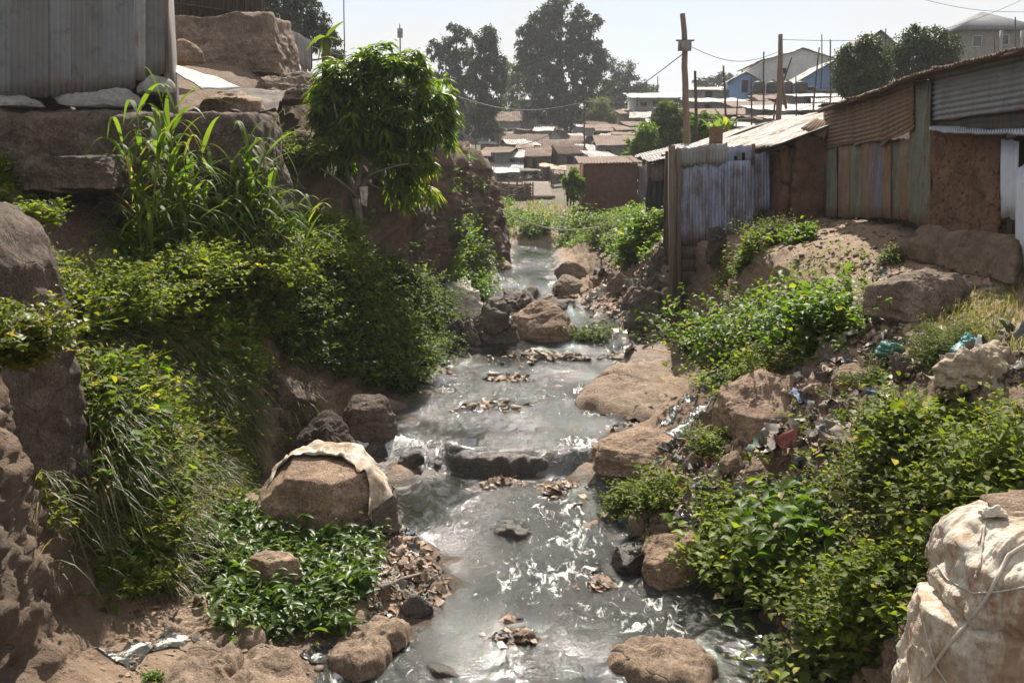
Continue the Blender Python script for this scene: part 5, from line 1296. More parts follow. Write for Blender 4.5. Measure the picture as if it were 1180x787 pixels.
# far bank bushes
for i, (l, r, t, b, lab) in enumerate([(596, 640, 240, 275, 'low bright bush at the far stream bend'), (640, 690, 228, 278, 'light green bush in the middle of the far bank'), (680, 722, 236, 282, 'pale bush at the right of the far bank'), (722, 748, 250, 300, 'bush on the eroded right bank beyond the shed'), (746, 766, 240, 275, 'bush beside the dark stall')]):
    bush_px(l, r, t, b, 'leafy_bush', lab, 'leaf_lush' if i != 2 else 'leaf_dull', 60 + i, 110, 14, .17, .085)
# canes
def cane(px, base, top, y, seed, label, nst=3, broadn=9):
    rg = rgn(seed); p = at(px, base, y); H = (at(px, top, y).z - p.z)
    e = empty('cane', p, label, 'cane plant')
    mf, ms = MB(), MB()
    for s_ in range(nst):
        hh = H * (1 if s_ == 0 else rg.uniform(.45, .85)) * .97
        o = np.array(p) + np.array((rg.uniform(-.25, .25) * (s_ > 0), rg.uniform(-.25, .25), -.25))
        ln = np.array((rg.uniform(-.14, .16), rg.uniform(-.1, .1)))
        t = np.linspace(0, 1, 12)
        st_ = np.stack([o[0] + ln[0] * t ** 2 * hh, o[1] + ln[1] * t ** 2 * hh, o[2] + hh * t], 1)
        ms.tube(st_, np.linspace(.017, .006, 12), 6, attr=(.5, 0, .15))
        n = broadn + int(hh * 4); tt = np.sort(rg.uniform(.22, 1, n)); tt[-2:] = 1
        X = np.stack([np.interp(tt, t, st_[:, i]) for i in range(3)], 1)
        az = np.arange(n) * math.pi + rg.normal(size=n) * .55 + rg.uniform(0, 6.28)
        el = rg.uniform(.55, 1.15, n) + (tt > .95) * .25
        D = np.stack([np.cos(az) * np.cos(el), np.sin(az) * np.cos(el) * .8, np.sin(el)], 1)
        strips(mf, X, D, rg.uniform(.6, 1.2, n), rg.uniform(.05, .085, n), rg.uniform(.35, 1.0, n), 9, rg.random(n), np.where(rg.random(n) < .12, .7, 0.), curl=.5)
    mf.build('leaves', M['cane_leaf'], e, smooth=False); ms.build('stalks', M['cane_leaf'], e, smooth=False)
for i, a in enumerate([(166, 292, 100, 12.2, 'leftmost tall cane plant in front of the upright ledge block', 4), (192, 296, 96, 12.6, 'cane plant with the highest leaf tip, second from the left', 3), (222, 292, 92, 13.0, 'tall cane with drooping pale leaves before the dark ledge', 5),
                       (246, 300, 150, 13.2, 'shorter cane plant in the middle of the cane row', 6), (280, 300, 138, 13.8, 'broad-leaved cane plant under the plateau bush', 8), (304, 300, 148, 14.2, 'dense cane plant right of the row', 8), (334, 304, 180, 14.6, 'low arching cane at the right end of the row', 6)]):
    cane(*a[:4], 70 + i, a[4], a[5], 9)

# ------------------------------------------------------------------ mango tree
def limb(mb_, a, b, r0, r1, rg, sag=.06, n=9):
    a, b = np.array(a, float), np.array(b, float); t = np.linspace(0, 1, n)[:, None]; L = np.linalg.norm(b - a)
    P = a * (1 - t) + b * t + np.sin(t * math.pi) * (rg.normal(size=3) * sag * L) + fbm(np.concatenate([t * 3, t * 0 + rg.uniform(0, 50), t * 0], 1), 1.5, 3)[:, None] * .02 * L
    mb_.tube(P, np.linspace(r0, r1, n), 8); return P
def mango():
    rg = rgn(90); Y = 19.0
    base = np.array(at(408, 285, Y)); base[2] = min(base[2], gz(base[0], Y, base[2] + 1.2) - .1) if True else base[2]
    e = empty('mango_tree', base, 'dense dark-leaved mango tree on the left bank above the stream', 'tree')
    mt = MB()
    A = np.array(at(411, 228, Y)); B = np.array(at(418, 180, Y))
    P = limb(mt, base, A, .10, .075, rg, .03); P2 = limb(mt, A, B, .06, .045, rg, .04)
    br = [(A, (378, 150), .045), (A, (446, 178), .05), (B, (400, 110), .04), (B, (450, 105), .045), (B, (478, 140), .04), (A, (470, 190), .035), (A, (366, 190), .03), (B, (428, 80), .04), (B, (385, 120), .03)]
    tips = []
    for s_, (px, py), r0 in br:
        q = np.array(at(px, py, Y + rg.uniform(-.8, .8))); tips.append(limb(mt, s_, q, r0, .012, rg, .10))
    mt.build('trunk', M['bark_pale'], e)
    lobes = [(415, 90, 46, 34), (452, 82, 44, 34), (480, 110, 40, 40), (392, 118, 36, 34), (440, 130, 60, 42), (500, 150, 26, 36), (400, 158, 32, 26), (470, 170, 42, 34), (486, 205, 26, 30), (372, 130, 18, 30), (512, 128, 14, 22), (462, 212, 14, 26), (385, 185, 18, 18), (432, 62, 24, 16), (470, 70, 20, 16), (390, 92, 24, 26), (376, 112, 18, 22), (404, 130, 30, 24), (430, 105, 40, 30), (420, 150, 34, 22), (446, 160, 30, 20)]
    k = Y / FPX
    pts = []
    for (px, py, rx, ry) in lobes:
        c = np.array(at(px, py, Y)); n = int(12 * (rx * ry / 700) ** .8) + 6
        d = nrm(rg.normal(size=(n, 3))); q = rg.uniform(.35, 1.0, (n, 1)) ** .6
        X = c + d * q * np.array((rx, min(rx, ry) * 1.0, ry)) * k; pts.append(X)
    X = np.concatenate(pts); n = len(X); c0 = X.mean(0)
    mf = MB(); nl = 17
    O = nrm(X - c0 - np.array((0, 0, -.3)) + rg.normal(size=X.shape) * .25)
    az = np.arange(nl)[None] * 2.4 + rg.uniform(0, 6.28, (n, 1)); el = rg.uniform(-1.05, .25, (n, nl))
    D = np.stack([np.cos(az) * np.cos(el), np.sin(az) * np.cos(el), np.sin(el)], -1) + O[:, None] * .45
    base_ = (X[:, None] - O[:, None] * rg.uniform(0, .12, (n, nl, 1)) + rg.normal(size=(n, nl, 3)) * .02).reshape(-1, 3)
    cl = np.repeat(rg.beta(1.3, 2.2, n), nl)
    # sun glowing through the low right lobes, put into the leaf colour
    backlit = np.repeat(np.clip((proj(X)[0] - 455) / 40, 0, 1) * np.clip((proj(X)[1] - 165) / 30, 0, 1), nl)
    leaves(mf, base_, D.reshape(-1, 3), np.tile(UP, (n * nl, 1)) + rg.normal(size=(n * nl, 3)) * .2, rg.uniform(.20, .33, n * nl), rg.uniform(.05, .075, n * nl), np.clip(cl * .8 + rg.normal(size=n * nl) * .12 + .55 * backlit, 0, 1), .35)
    mf.build('crown', M['leaf_mango'], e, smooth=False)
    mw = MB()   # twigs that tie the clusters to the limbs
    T_ = np.concatenate(tips)
    for x in X[::2]:
        j = np.argmin(((T_ - x) ** 2).sum(1)); mw.tube(np.stack([T_[j], (T_[j] + x) / 2 + rg.normal(size=3) * .03, x]), (.008, .006, .004), 4, cap=False)
    mw.build('twigs', M['bark'], e, kind='stuff')
mango()
# banana plants behind the mango
def banana(px, base, y, leafs, label, seed):
    rg = rgn(seed); p = np.array(at(px, base, y)); e = empty('banana_plant', p, label, 'banana plant')
    ms = MB(); top = p + np.array((0, 0, 1.1)); ms.tube(np.stack([p - (0, 0, 1.0), (p + top) / 2, top]), (.13, .11, .07), 9, attr=(.5, 0, .2)); ms.build('stem', M['leaf_dull'], e)
    mf = MB()
    for (tx, ty, w_, dr) in leafs:
        T = np.array(at(tx, ty, y)); D = T - top; L = np.linalg.norm(D)
        strips(mf, top[None], (D + UP * dr * L)[None], np.array([np.linalg.norm(D + UP * dr * L)]), np.array([w_]), np.array([dr * L / np.linalg.norm(D + UP * dr * L)]), 14, np.array([.75]), curl=.35)
    mf.build('leaves', M['cane_leaf'], e, smooth=True)
banana(378, 110, 20.5, [(398, 24, .34, .05), (352, 60, .38, .4), (386, 52, .3, .1), (410, 62, .3, .3), (366, 74, .3, .5)], 'banana plant with an upright leaf rising behind the mango crown', 1)
# ------------------------------------------------------------------ sacks, rags, rope
def crumple(P, lam, seed, n=9):
    """sharp-creased facets: triangular folds in random directions"""
    rg = np.random.default_rng(seed); r = np.zeros(len(P))
    Wp_ = P + np.stack([fbm(P, 1.1 / lam, 2, .5, seed + i) for i in range(3)], 1) * lam * .35
    for i in range(n):
        d = nrm(rg.normal(size=(1, 3)))[0]; L = lam * rg.uniform(.35, 1.6); ph = Wp_ @ d / L + rg.uniform(0, 9)
        r += (np.abs((ph % 1) * 2 - 1) - .5) * (L / lam)
    return r / math.sqrt(n)
def drape(mb_, c, size, seed, k=6, rough=.09, sub=6, folds=.05, planes=10, rot=0.0, top=.8):
    P, T = rock_shape(size, seed, planes=planes, k=k, rough=rough, sub=sub, top=top, rot=rot)
    m_ = float(np.mean(size)); d = nrm(P)
    f1 = 1 - 2 * np.abs(fbm(P * np.array((1, 1, .42)), 3.2 / m_, 3, .5, seed)); f2 = 1 - 2 * np.abs(fbm(P * np.array((1, 1, .6)), 9 / m_, 3, .5, seed + 1))
    P = P + d * (f1 * folds * m_ * .35 + crumple(P, m_ * .5, seed) * folds * m_ * 1.5)[:, None]
    mb_.add(P + np.array((c[0], c[1], c[2] + size[2] / 2)), T=T)
n_ = N('white_sacking'); p_ = n_.coord((1, 1, 1))
a_ = n_.noise(p_, 2.4, 8, .7, .6); b_ = n_.noise(n_.coord((1, 1, .35)), 5, 8, .7, .5); c_ = n_.noise(p_, 30, 5, .7)
col_ = n_.ramp(a_, [(.3, (.28, .215, .15)), (.46, (.50, .445, .36)), (.62, (.68, .635, .55))])
col_ = n_.mix(n_.ramp(b_, [(.46, 0.0), (.60, .9)]), col_, (.30, .19, .115)); col_ = n_.mix(n_.ramp(c_, [(.36, .5), (.5, 0.0)]), col_, (.28, .21, .15))
w_ = n_('TexWave', wave_type='BANDS', ins={'Vector': p_, 'Scale': 60.0, 'Distortion': .6}).outputs['Fac']
M['sacking'] = n_.done(n_.bsdf(col_, .72, .3, n_.bump(n_.math('ADD', b_, n_.math('MULTIPLY', w_, .03)), .8, .05)))
sk = empty('sack_pile', (3.0, 5.3, 1.0), 'big bulging pile of white plastic sacks bound with cord at the bottom right corner', 'sack pile')
def bag(label, prof, c, rx, ry, seed, nu=420, sq=2.6, lean=(0, 0), wr=.03, name='sack'):
    """a filled sack: prof = (height, girth) rings; creases run down and gather at the tied rings"""
    hs = np.array([p[0] for p in prof]); gs = np.array([p[1] for p in prof]); nv = 320
    z = np.linspace(hs[0], hs[-1], nv); g = np.interp(z, hs, gs); g = np.convolve(np.pad(g, 15, 'edge'), np.ones(31) / 31, 'valid')
    th = np.linspace(0, 2 * np.pi, nu + 1)
    Z, T_ = np.meshgrid(z, th, indexing='ij'); Gq = np.repeat(g[:, None], nu + 1, 1)
    sx = np.sign(np.cos(T_)) * np.abs(np.cos(T_)) ** (2 / sq); sy = np.sign(np.sin(T_)) * np.abs(np.sin(T_)) ** (2 / sq)
    P = np.stack([np.cos(T_) * 3, np.sin(T_) * 3, Z * 1.1], -1).reshape(-1, 3)
    w1 = (1 - 2 * np.abs(fbm(P + 0.6 * np.stack([fbm(P, .5, 2, .5, seed + 8)] * 3, 1), .85, 3, .45, seed))) ** 3; w2 = 1 - 2 * np.abs(fbm(P * np.array((1, 1, 1.9)), 1.7, 3, .5, seed + 2)); w3 = fbm(P * np.array((1, 1, .35)), .5, 3, .5, seed + 4)
    w4 = (1 - 2 * np.abs(fbm(P * np.array((1, 1, .8)), 3.6, 3, .5, seed + 6))) ** 2
    Q3 = np.stack([rx * 1.0 * np.cos(T_), ry * np.sin(T_), Z * .8], -1).reshape(-1, 3)
    d = (w1 * .25 + w3 * .8 + w4 * .12 + crumple(Q3, .30, seed) * 1.15 + crumple(Q3, .11, seed + 50) * .35).reshape(Z.shape) * wr
    X = c[0] + (rx * Gq + d) * sx + lean[0] * Z; Y = c[1] + (ry * Gq + d) * sy + lean[1] * Z
    m1 = MB(); m1.grid(np.stack([X, Y, c[2] + Z + d * .3], -1)[:, ::-1]); return m1.build(name, M['sacking'], sk, label=label)
bag('lower sack stained with earth', [(0, 1.18), (.35, 1.07), (.75, 1.0), (1.05, .97), (1.10, .93), (1.12, .05)], (3.20, 5.45, .47), .78, .62, 3, wr=.05)
bag('upper white sack, folded and tied', [(0, .86), (.05, .95), (.2, 1.0), (.35, .97), (.5, .88), (.60, .74), (.63, .5), (.64, .05)], (3.24, 5.5, 1.44), .73, .60, 8, wr=.06)
bag('torn sacking spilling down to the left', [(0, 1.15), (.3, 1.0), (.55, .7), (.7, .4), (.74, .05)], (2.50, 5.25, .36), .52, .45, 14, wr=.05)
m1 = MB(); P, T = rock_shape((1.0, .8, .12), 9, planes=10, k=8, rough=.08, sub=5, top=.8); m1.add(P + np.array((3.32, 5.60, 2.06)), T=T); m1.build('earth_fill', M['rock_warm'], sk, label='brown earth filling the open top')
bs_ = BVHTree.FromPolygons(*(lambda os_: (sum([[tuple(o.matrix_basis.translation + v.co + Vector(origin_of(o.parent))) for v in o.data.vertices] for o in os_], []), sum([[tuple(i + k for i in pl.vertices) for pl in o.data.polygons] for o, k in zip(os_, np.cumsum([0] + [len(o.data.vertices) for o in os_])[:-1].tolist())], [])))([o for o in sk.children]))
def on_sack(px, py):
    h = bs_.ray_cast(Vector((0, 0, CAM_Z)), ray(px, py).normalized()); return h[0] if h[0] is not None else None
def cordpx(pts, rad, label):
    X = []
    pts = np.array(pts, float)
    tt = np.linspace(0, len(pts) - 1, 40)
    for t in tt:
        q = on_sack(np.interp(t, range(len(pts)), pts[:, 0]), np.interp(t, range(len(pts)), pts[:, 1]))
        if q is not None: X.append(np.array(q) + np.array((0, -.012, .008)))
    if len(X) > 3:
        m1 = MB(); m1.tube(np.array(X), rad, 6); m1.build('cord', M['rope'], sk, label=label)
cordpx([(1072, 640), (1090, 668), (1120, 684), (1150, 682), (1185, 676)], .006, 'cord tied round the upper sack')
cordpx([(1064, 782), (1085, 752), (1108, 724), (1128, 700), (1142, 678), (1160, 640), (1180, 628)], .011, 'thick twisted strip running across the sacks')
cordpx([(1060, 700), (1066, 730), (1078, 770), (1090, 787)], .006, 'loose cord on the torn flap')
cordpx([(1126, 626), (1134, 602), (1128, 648), (1122, 668)], .007, 'short cord on the upper sack')
# rope end and rag on top
m1 = MB(); q = np.array((2.78, 5.5, 2.09)); rg = rgn(4); P, T = rock_shape((.13, .10, .07), 12, planes=10, k=6, rough=.25, sub=4); m1.add(P + q, T=T); m1.build('white_rag', M['sack'], loc=q, label='small crumpled white rag on top of the sack pile', cat='rag')
# sack over the big boulder: sheet shrink-wrapped on the rock
def world_bvh(o):
    og = np.array(o.location); V = [tuple(og + np.array(v.co)) for v in o.data.vertices]
    return BVHTree.FromPolygons(V, [tuple(p.vertices) for p in o.data.polygons])
rb = world_bvh(big_rock)
bb = np.array([np.array(big_rock.location) + np.array(v.co) for v in big_rock.data.vertices]); lo, hi = bb.min(0), bb.max(0); mid = (lo + hi) / 2
def cloth_on(bvh, name, label, cat, mat, u0, u1, v0, v1, seed, nu=90, nv=70, off=.02, amp=.03, centre=None, side=0.0):
    """cloth following the rock: u = left..right angle over the top, v = front..back"""
    c = Vector(centre if centre is not None else (mid[0], mid[1], lo[2] + .25 * (hi[2] - lo[2])))
    Gd = np.zeros((nv, nu, 3))
    for j, v in enumerate(np.linspace(v0, v1, nv)):
        for i, u in enumerate(np.linspace(u0, u1, nu)):
            v = v0 - side * max(0, (u - .1)) + (v1 - v0 + side * max(0, (u - .1))) * j / (nv - 1)
            d = Vector((math.sin(u), math.sin(v) * 1.0, math.cos(u) * math.cos(v) + .02)).normalized()
            h = bvh.ray_cast(c + d * 6, -d)
            Gd[j, i] = np.array(h[0] if h[0] is not None else c + d * .5) + np.array(d) * off
    fl = Gd.reshape(-1, 3)
    for _ in range(2):
        Gd[1:-1, 1:-1] = (Gd[1:-1, 1:-1] * 2 + Gd[:-2, 1:-1] + Gd[2:, 1:-1] + Gd[1:-1, :-2] + Gd[1:-1, 2:]) / 6
    out = nrm(fl - np.array(c)); f1 = 1 - 2 * np.abs(fbm(fl * np.array((1, .55, 1)), 4.5, 4, .55, seed))
    edge = np.minimum.reduce([np.linspace(0, 1, nu)[None] + 0 * Gd[..., 0], 1 - np.linspace(0, 1, nu)[None] + 0 * Gd[..., 0]])
    Gd += (out * ((f1 * .25 + crumple(fl, .3, seed) * .8 + .7) * amp)[:, None]).reshape(nv, nu, 3)
    e = fbm(np.stack([np.linspace(0, 9, nu), np.zeros(nu), np.zeros(nu) + seed], 1), 1, 3, .6) * .16; Gd[0, :, 1] += e; Gd[0, :, 2] += e * .3
    return MB().grid(Gd, thick=.004).build(name, M[mat], label=label, cat=cat)
cloth_on(rb, 'torn_sack', 'dirty cream torn sack draped over the back and right of the big boulder', 'sack', 'sacking', -.95, 1.40, .10, 1.2, 4, amp=.04, off=.012, side=.75)
cloth_on(rb, 'torn_sack', 'brown frayed sack remains hanging on the right flank of the big boulder', 'sack', 'cloth_grey', 1.25, 1.75, -.75, .3, 9, amp=.06, off=.03)
def heap(l, r, t, b, label, cat, mat, seed, kh=1.0, dr=.8, folds=.09, k=5, name='cloth_heap', y=None):
    p = hit((l + r) / 2, b - 1) if y is None else at((l + r) / 2, b, y); dep = p.y / .97
    w, h = (r - l) / FPX * dep, (b - t) / FPX * dep * kh
    m1 = MB(); drape(m1, (p.x, p.y + w * dr * .35, p.z - .12 * h), (w, w * dr, h * 1.1), seed, k=k, folds=folds); return m1.build(name, M[mat], loc=p, label=label, cat=cat)
heap(488, 558, 324, 372, 'pale streaked sack draped over a rock at the left waterside upstream', 'sack', 'sack', 21, kh=.9, folds=.10, name='draped_sack')
heap(546, 596, 350, 406, 'bundle of dark and reddish rags leaning on the mid-stream boulder', 'rags', 'cloth_grey', 22, folds=.14)
heap(514, 552, 372, 408, 'dark heap of rags at the left end of the debris bar', 'rags', 'cloth_grey', 23, folds=.14)
heap(560, 650, 344, 372, 'washed-up rags and branches heaped behind the mid-stream boulder', 'rags', 'cloth_grey', 24, folds=.13)
heap(722, 766, 335, 386, 'grey sacking hanging down the eroded bank left of the shed post', 'sack', 'cloth_grey', 25, folds=.12, kh=1.0, dr=.6)
heap(745, 778, 292, 345, 'torn brown sacking caught on the shed bank', 'sack', 'cloth_grey', 26, folds=.12, dr=.5)
heap(1104, 1150, 392, 420, 'teal plastic bag on the pile of pale rags', 'bag', 'teal_plastic', 27, folds=.13, dr=.6, name='plastic_bag')
heap(1085, 1190, 402, 446, 'pile of pale rags and sacking on the right bank', 'rags', 'sack_dirty', 28, folds=.14, dr=.5)
heap(1016, 1048, 396, 412, 'crumpled teal plastic scrap on the rubbish slope', 'plastic scrap', 'teal_plastic', 29, folds=.14, name='plastic_scrap')
heap(1012, 1030, 496, 514, 'crumpled blue plastic bag among the bushes', 'bag', 'blue_plastic', 30, folds=.12, name='plastic_bag')
heap(884, 914, 684, 704, 'pinkish rag lying under the overhanging bush by the near pool', 'rags', 'sack_dirty', 31, folds=.14)
heap(1028, 1052, 410, 440, 'dark sack stuck in the rubbish slope', 'sack', 'cloth_grey', 32, folds=.1)
heap(888, 918, 484, 496, 'grey crumpled plastic on the sloping slab', 'plastic scrap', 'cloth_grey', 33, folds=.12, name='plastic_scrap')
heap(815, 840, 262, 304, 'dark tree stump under the blue shed', 'stump', 'wood_dark', 34, folds=.06, k=8, name='stump', y=19.2)
heap(324, 334, 314, 328, 'small red-brown clod held in the weeds of the left bank', 'clod', 'mud', 35, name='clod')
# pink-white rag on the mango trunk
m1 = MB(); a = np.array(at(418, 216, 18.8)); Gd = quad_grid([a + (-.06, 0, 0), a + (.10, 0, .02), a + (.07, 0, -.36), a + (-.03, 0, -.33)], 16, 10); fl = Gd.reshape(-1, 3); Gd[..., 1] += (fbm(fl, 9, 3, .5, 2) * .05).reshape(16, 10); m1.grid(Gd, thick=.01); m1.build('pale_rag', M['sack'], loc=a, label='pale pinkish rag hanging on the mango trunk', cat='rag')
# rope across the upper stream
t = np.linspace(0, 1, 40)[:, None]; a, b = np.array(at(575, 240, 34)), np.array(at(690, 262, 33)); P = a * (1 - t) + b * t; P[:, 2] -= (np.sin(t[:, 0] * math.pi) * .35)
MB().tube(P, .022, 6).build('rope', M['rope'], loc=a, label='pale rope sagging across the upper stream', cat='rope')
# sticks on the near left shore
for i, (x0, y0, x1, y1) in enumerate([(440, 682, 486, 666), (396, 700, 420, 692), (290, 596, 330, 590)]):
    p, q = hit(x0, y0), hit(x1, y1); MB().tube(np.stack([np.array(p) + (0, 0, .03), (np.array(p) + np.array(q)) / 2 + (0, 0, .06), np.array(q) + (0, 0, .05)]), (.022, .02, .012), 6).build('stick', M['bark_pale'], loc=p, label=['bleached stick on the brown wrack of the left shore', 'short pale stick near the tan sandy slab', 'thin pale stick among the broad-leaved weeds'][i], cat='stick')

# trickles running in over the right shore
def trickle(pts, w, label, seed):
    q = np.array([hit(x, y) for x, y in pts]); tt = np.linspace(0, len(pts) - 1, 60); C = np.stack([np.interp(tt, range(len(pts)), q[:, i]) for i in range(3)], 1)
    dr = nrm(np.gradient(C, axis=0)); sd = nrm(np.cross(dr, UP)); s_ = np.linspace(-1, 1, 15); rg = rgn(seed)
    ww = w * (1 + .5 * fbm(C, 2.2, 3, .5, seed))
    Gd = C[:, None] + sd[:, None] * (s_[None] * ww[:, None])[..., None]; fl = Gd.reshape(-1, 3)
    for i_, v in enumerate(fl): v[2] = gz(v[0], v[1], v[2] + .8) + .012
    fl[:, 2] += fbm(fl, 9, 2, .5, seed) * .012; a = np.clip(1 - np.abs(np.tile(s_, 60)), 0, 1)
    MB().grid(fl.reshape(60, 15, 3), attr=np.stack([np.full(900, .9), .35 + .5 * a, np.zeros(900)], 1)).build('water_trickle', M['water'], loc=C[0], label=label, kind='structure')
trickle([(856, 440), (830, 456), (808, 470), (786, 492), (770, 500)], .17, 'x', 1); trickle([(820, 446), (796, 456), (778, 470), (768, 490)], .10, 'x', 2)
trickle([(806, 582), (776, 604), (752, 630), (738, 668)], .11, 'x', 3)
trickle([(212, 716), (236, 742), (252, 775), (262, 795)], .09, 'x', 4); trickle([(130, 760), (160, 745), (200, 740), (216, 728)], .12, 'x', 5); trickle([(352, 760), (380, 750), (398, 772), (380, 795)], .12, 'x', 6)
for o in COL.objects:
    if o.name.startswith('water_trickle') and 'label' in o: del o['label']
# ------------------------------------------------------------------ village houses
def house(l, r, top, base, d, label, wall, roof, kind='shed', dp=4.0, rise=None, over=.25, yaw=0.0, doors=(), wins=(), name='village_house', cat='house', pitch=None, slope=.12, group=None, foot=2.0):
    """box house; photo box gives the front wall l..r, wall top and base at distance d. doors/wins: (u0,u1,v0,v1) in the front wall"""
    a, b = at(l, base, d), at(r, base, d); zt = at((l + r) / 2, top, d).z; zb = min(a.z, b.z)
    Wd = b.x - a.x; Hh = zt - zb
    e = empty(name, ((a.x + b.x) / 2, d, zb), label, cat, group)
    c, s_ = math.cos(yaw), math.sin(yaw); o = np.array((a.x, d, 0.0))
    def Wp(x, y, z): return (o[0] + x * c - y * s_, o[1] + x * s_ + y * c, z)
    m1 = MB(); V = [Wp(x, y, z) for z in (zb - foot, zt) for x, y in ((0, 0), (Wd, 0), (Wd, dp), (0, dp))]
    Q = [(0, 1, 5, 4), (1, 2, 6, 5), (2, 3, 7, 6), (3, 0, 4, 7)]; m1.add(V, Q)
    rise = rise if rise is not None else dp * slope
    if kind == 'gable_front': m1.add([Wp(0, 0, zt), Wp(Wd, 0, zt), Wp(Wd / 2, 0, zt + rise), Wp(0, dp, zt), Wp(Wd, dp, zt), Wp(Wd / 2, dp, zt + rise)], T=[(0, 1, 2), (4, 3, 5)])
    if kind == 'gable_side': m1.add([Wp(0, 0, zt), Wp(0, dp, zt), Wp(0, dp / 2, zt + rise), Wp(Wd, 0, zt), Wp(Wd, dp, zt), Wp(Wd, dp / 2, zt + rise)], T=[(1, 0, 2), (3, 4, 5)])
    if kind == 'shed': m1.add([Wp(0, 0, zt), Wp(0, dp, zt), Wp(0, dp, zt + rise), Wp(Wd, 0, zt), Wp(Wd, dp, zt), Wp(Wd, dp, zt + rise)], T=[(1, 0, 2), (3, 4, 5)]); m1.add([Wp(Wd, dp, zt), Wp(0, dp, zt), Wp(0, dp, zt + rise), Wp(Wd, dp, zt + rise)], [(0, 1, 2, 3)])
    m1.build('wall', M[wall], e, smooth=False)
    pt = pitch or max(.11, d / FPX * 2.2); am = pt * .15
    m1 = MB(); ov = over; sd = abs(hash(label)) % 50
    sd = sum(ord(ch) for ch in label) % 50
    up = (0, 0, 1)
    def sh(p): corr_quad(m1, [Wp(*q) for q in p], 'u', pt, am, up, .03 + d * .0004, .05, sd, thick=.02)
    g = .03
    if kind == 'shed': sh([(-ov, dp + ov, zt + rise * (1 + ov / dp) + g), (Wd + ov, dp + ov, zt + rise * (1 + ov / dp) + g), (Wd + ov, -ov, zt - rise * ov / dp + g), (-ov, -ov, zt - rise * ov / dp + g)])
    if kind == 'gable_side':
        k = rise / (dp / 2)
        sh([(-ov, dp / 2, zt + rise + g), (Wd + ov, dp / 2, zt + rise + g), (Wd + ov, -ov, zt - ov * k + g), (-ov, -ov, zt - ov * k + g)]); sh([(Wd + ov, dp / 2 + .01, zt + rise + g), (-ov, dp / 2 + .01, zt + rise + g), (-ov, dp + ov, zt - ov * k + g), (Wd + ov, dp + ov, zt - ov * k + g)])
    if kind == 'gable_front':
        k = rise / (Wd / 2)
        sh([(Wd / 2, dp + ov, zt + rise + g), (Wd / 2, -ov, zt + rise + g), (-ov, -ov, zt - ov * k + g), (-ov, dp + ov, zt - ov * k + g)]); sh([(Wd / 2 + .01, -ov, zt + rise + g), (Wd / 2 + .01, dp + ov, zt + rise + g), (Wd + ov, dp + ov, zt - ov * k + g), (Wd + ov, -ov, zt - ov * k + g)])
    if kind == 'hip':
        q = [(-ov, -ov), (Wd + ov, -ov), (Wd + ov, dp + ov), (-ov, dp + ov)]; r1, r2 = (dp / 2, dp / 2), (Wd - dp / 2, dp / 2)
        if Wd < dp: r1 = r2 = (Wd / 2, dp / 2)
        V = [Wp(x, y, zt + g) for x, y in q] + [Wp(*r1, zt + rise), Wp(*r2, zt + rise)] + [Wp(x, y, zt - .12) for x, y in q]
        m1.add(V, [(0, 1, 5, 4), (2, 3, 4, 5), (6, 7, 1, 0), (7, 8, 2, 1), (8, 9, 3, 2), (9, 6, 0, 3), (9, 8, 7, 6)], [(1, 2, 5), (3, 0, 4)])
    m1.build('roof', M[roof], e, smooth=kind != 'hip')
    def op(nm, u0, u1, v0, v1, mt, frame=None):
        x0, x1, z0, z1 = Wd * u0, Wd * u1, zb + Hh * v0, zb + Hh * v1
        f = MB()
        t = max(.04, d * .0007)
        for (xa, xb, za, zc) in ((x0 - t, x1 + t, z1, z1 + t), (x0 - t, x1 + t, z0 - t, z0), (x0 - t, x0, z0, z1), (x1, x1 + t, z0, z1)):
            f.add([Wp(x, y, z) for x in (xa, xb) for y in (-.07, .0) for z in (za, zc)], [(0, 1, 3, 2), (4, 6, 7, 5), (0, 4, 5, 1), (2, 3, 7, 6), (0, 2, 6, 4), (1, 5, 7, 3)])
        fo = f.build(nm, M[frame or 'wood_dark'], e, smooth=False)
        MB().add([Wp(x0, -.02, z0), Wp(x1, -.02, z0), Wp(x1, -.02, z1), Wp(x0, -.02, z1)], [(0, 1, 2, 3)]).build('pane' if nm == 'window' else 'door_leaf', M[mt], fo, smooth=False)
    for q in doors: op('door', *q[:4], q[4] if len(q) > 4 else 'dark')
    for q in wins: op('window', *q[:4], q[4] if len(q) > 4 else 'dark', 'white_wall')
    return e, Wp, zt, zb, Wd

# centre, behind the far bank
house(518, 538, 184, 210, 66, 'small house with a pale slanting roof left of the wooden kiosk', 'grey_wall', 'galv', 'gable_side', 3, 1.0)
house(537, 561, 180, 212, 64, 'brown wooden kiosk with a low roof at the left of the village', 'brown_wall', 'roof_rust', 'shed', 3, doors=((.35, .65, 0, .7),), name='wooden_kiosk', cat='kiosk')
house(580, 628, 178, 200, 108, 'large house with a long brown gabled roof in the middle of the village', 'grey_wall', 'roof_brown', 'gable_side', 8, 2.2, .5, doors=((.45, .6, 0, .8),), wins=((.15, .3, .3, .75), (.72, .86, .3, .75)))
house(628, 652, 168, 190, 112, 'white gabled house end right of the long brown roof', 'white_wall', 'roof_brown', 'gable_front', 8, 1.6, .5, wins=((.4, .6, .3, .7),))
house(606, 640, 192, 204, 94, 'low house with a steep rusty roof below the long brown roof', 'grey_wall', 'roof_rust', 'gable_side', 5, 1.8, .4, doors=((.4, .55, 0, .9),))
house(630, 668, 180, 200, 98, 'house with a brown roof beside the white gable', 'brown_wall', 'roof_brown', 'gable_side', 6, 1.6, .4, doors=((.5, .62, 0, .85),), wins=((.15, .3, .3, .7),))
house(662, 684, 182, 204, 92, 'small hut with a tan roof next to the young tree', 'brown_wall', 'roof_brown', 'shed', 4, 1.0)
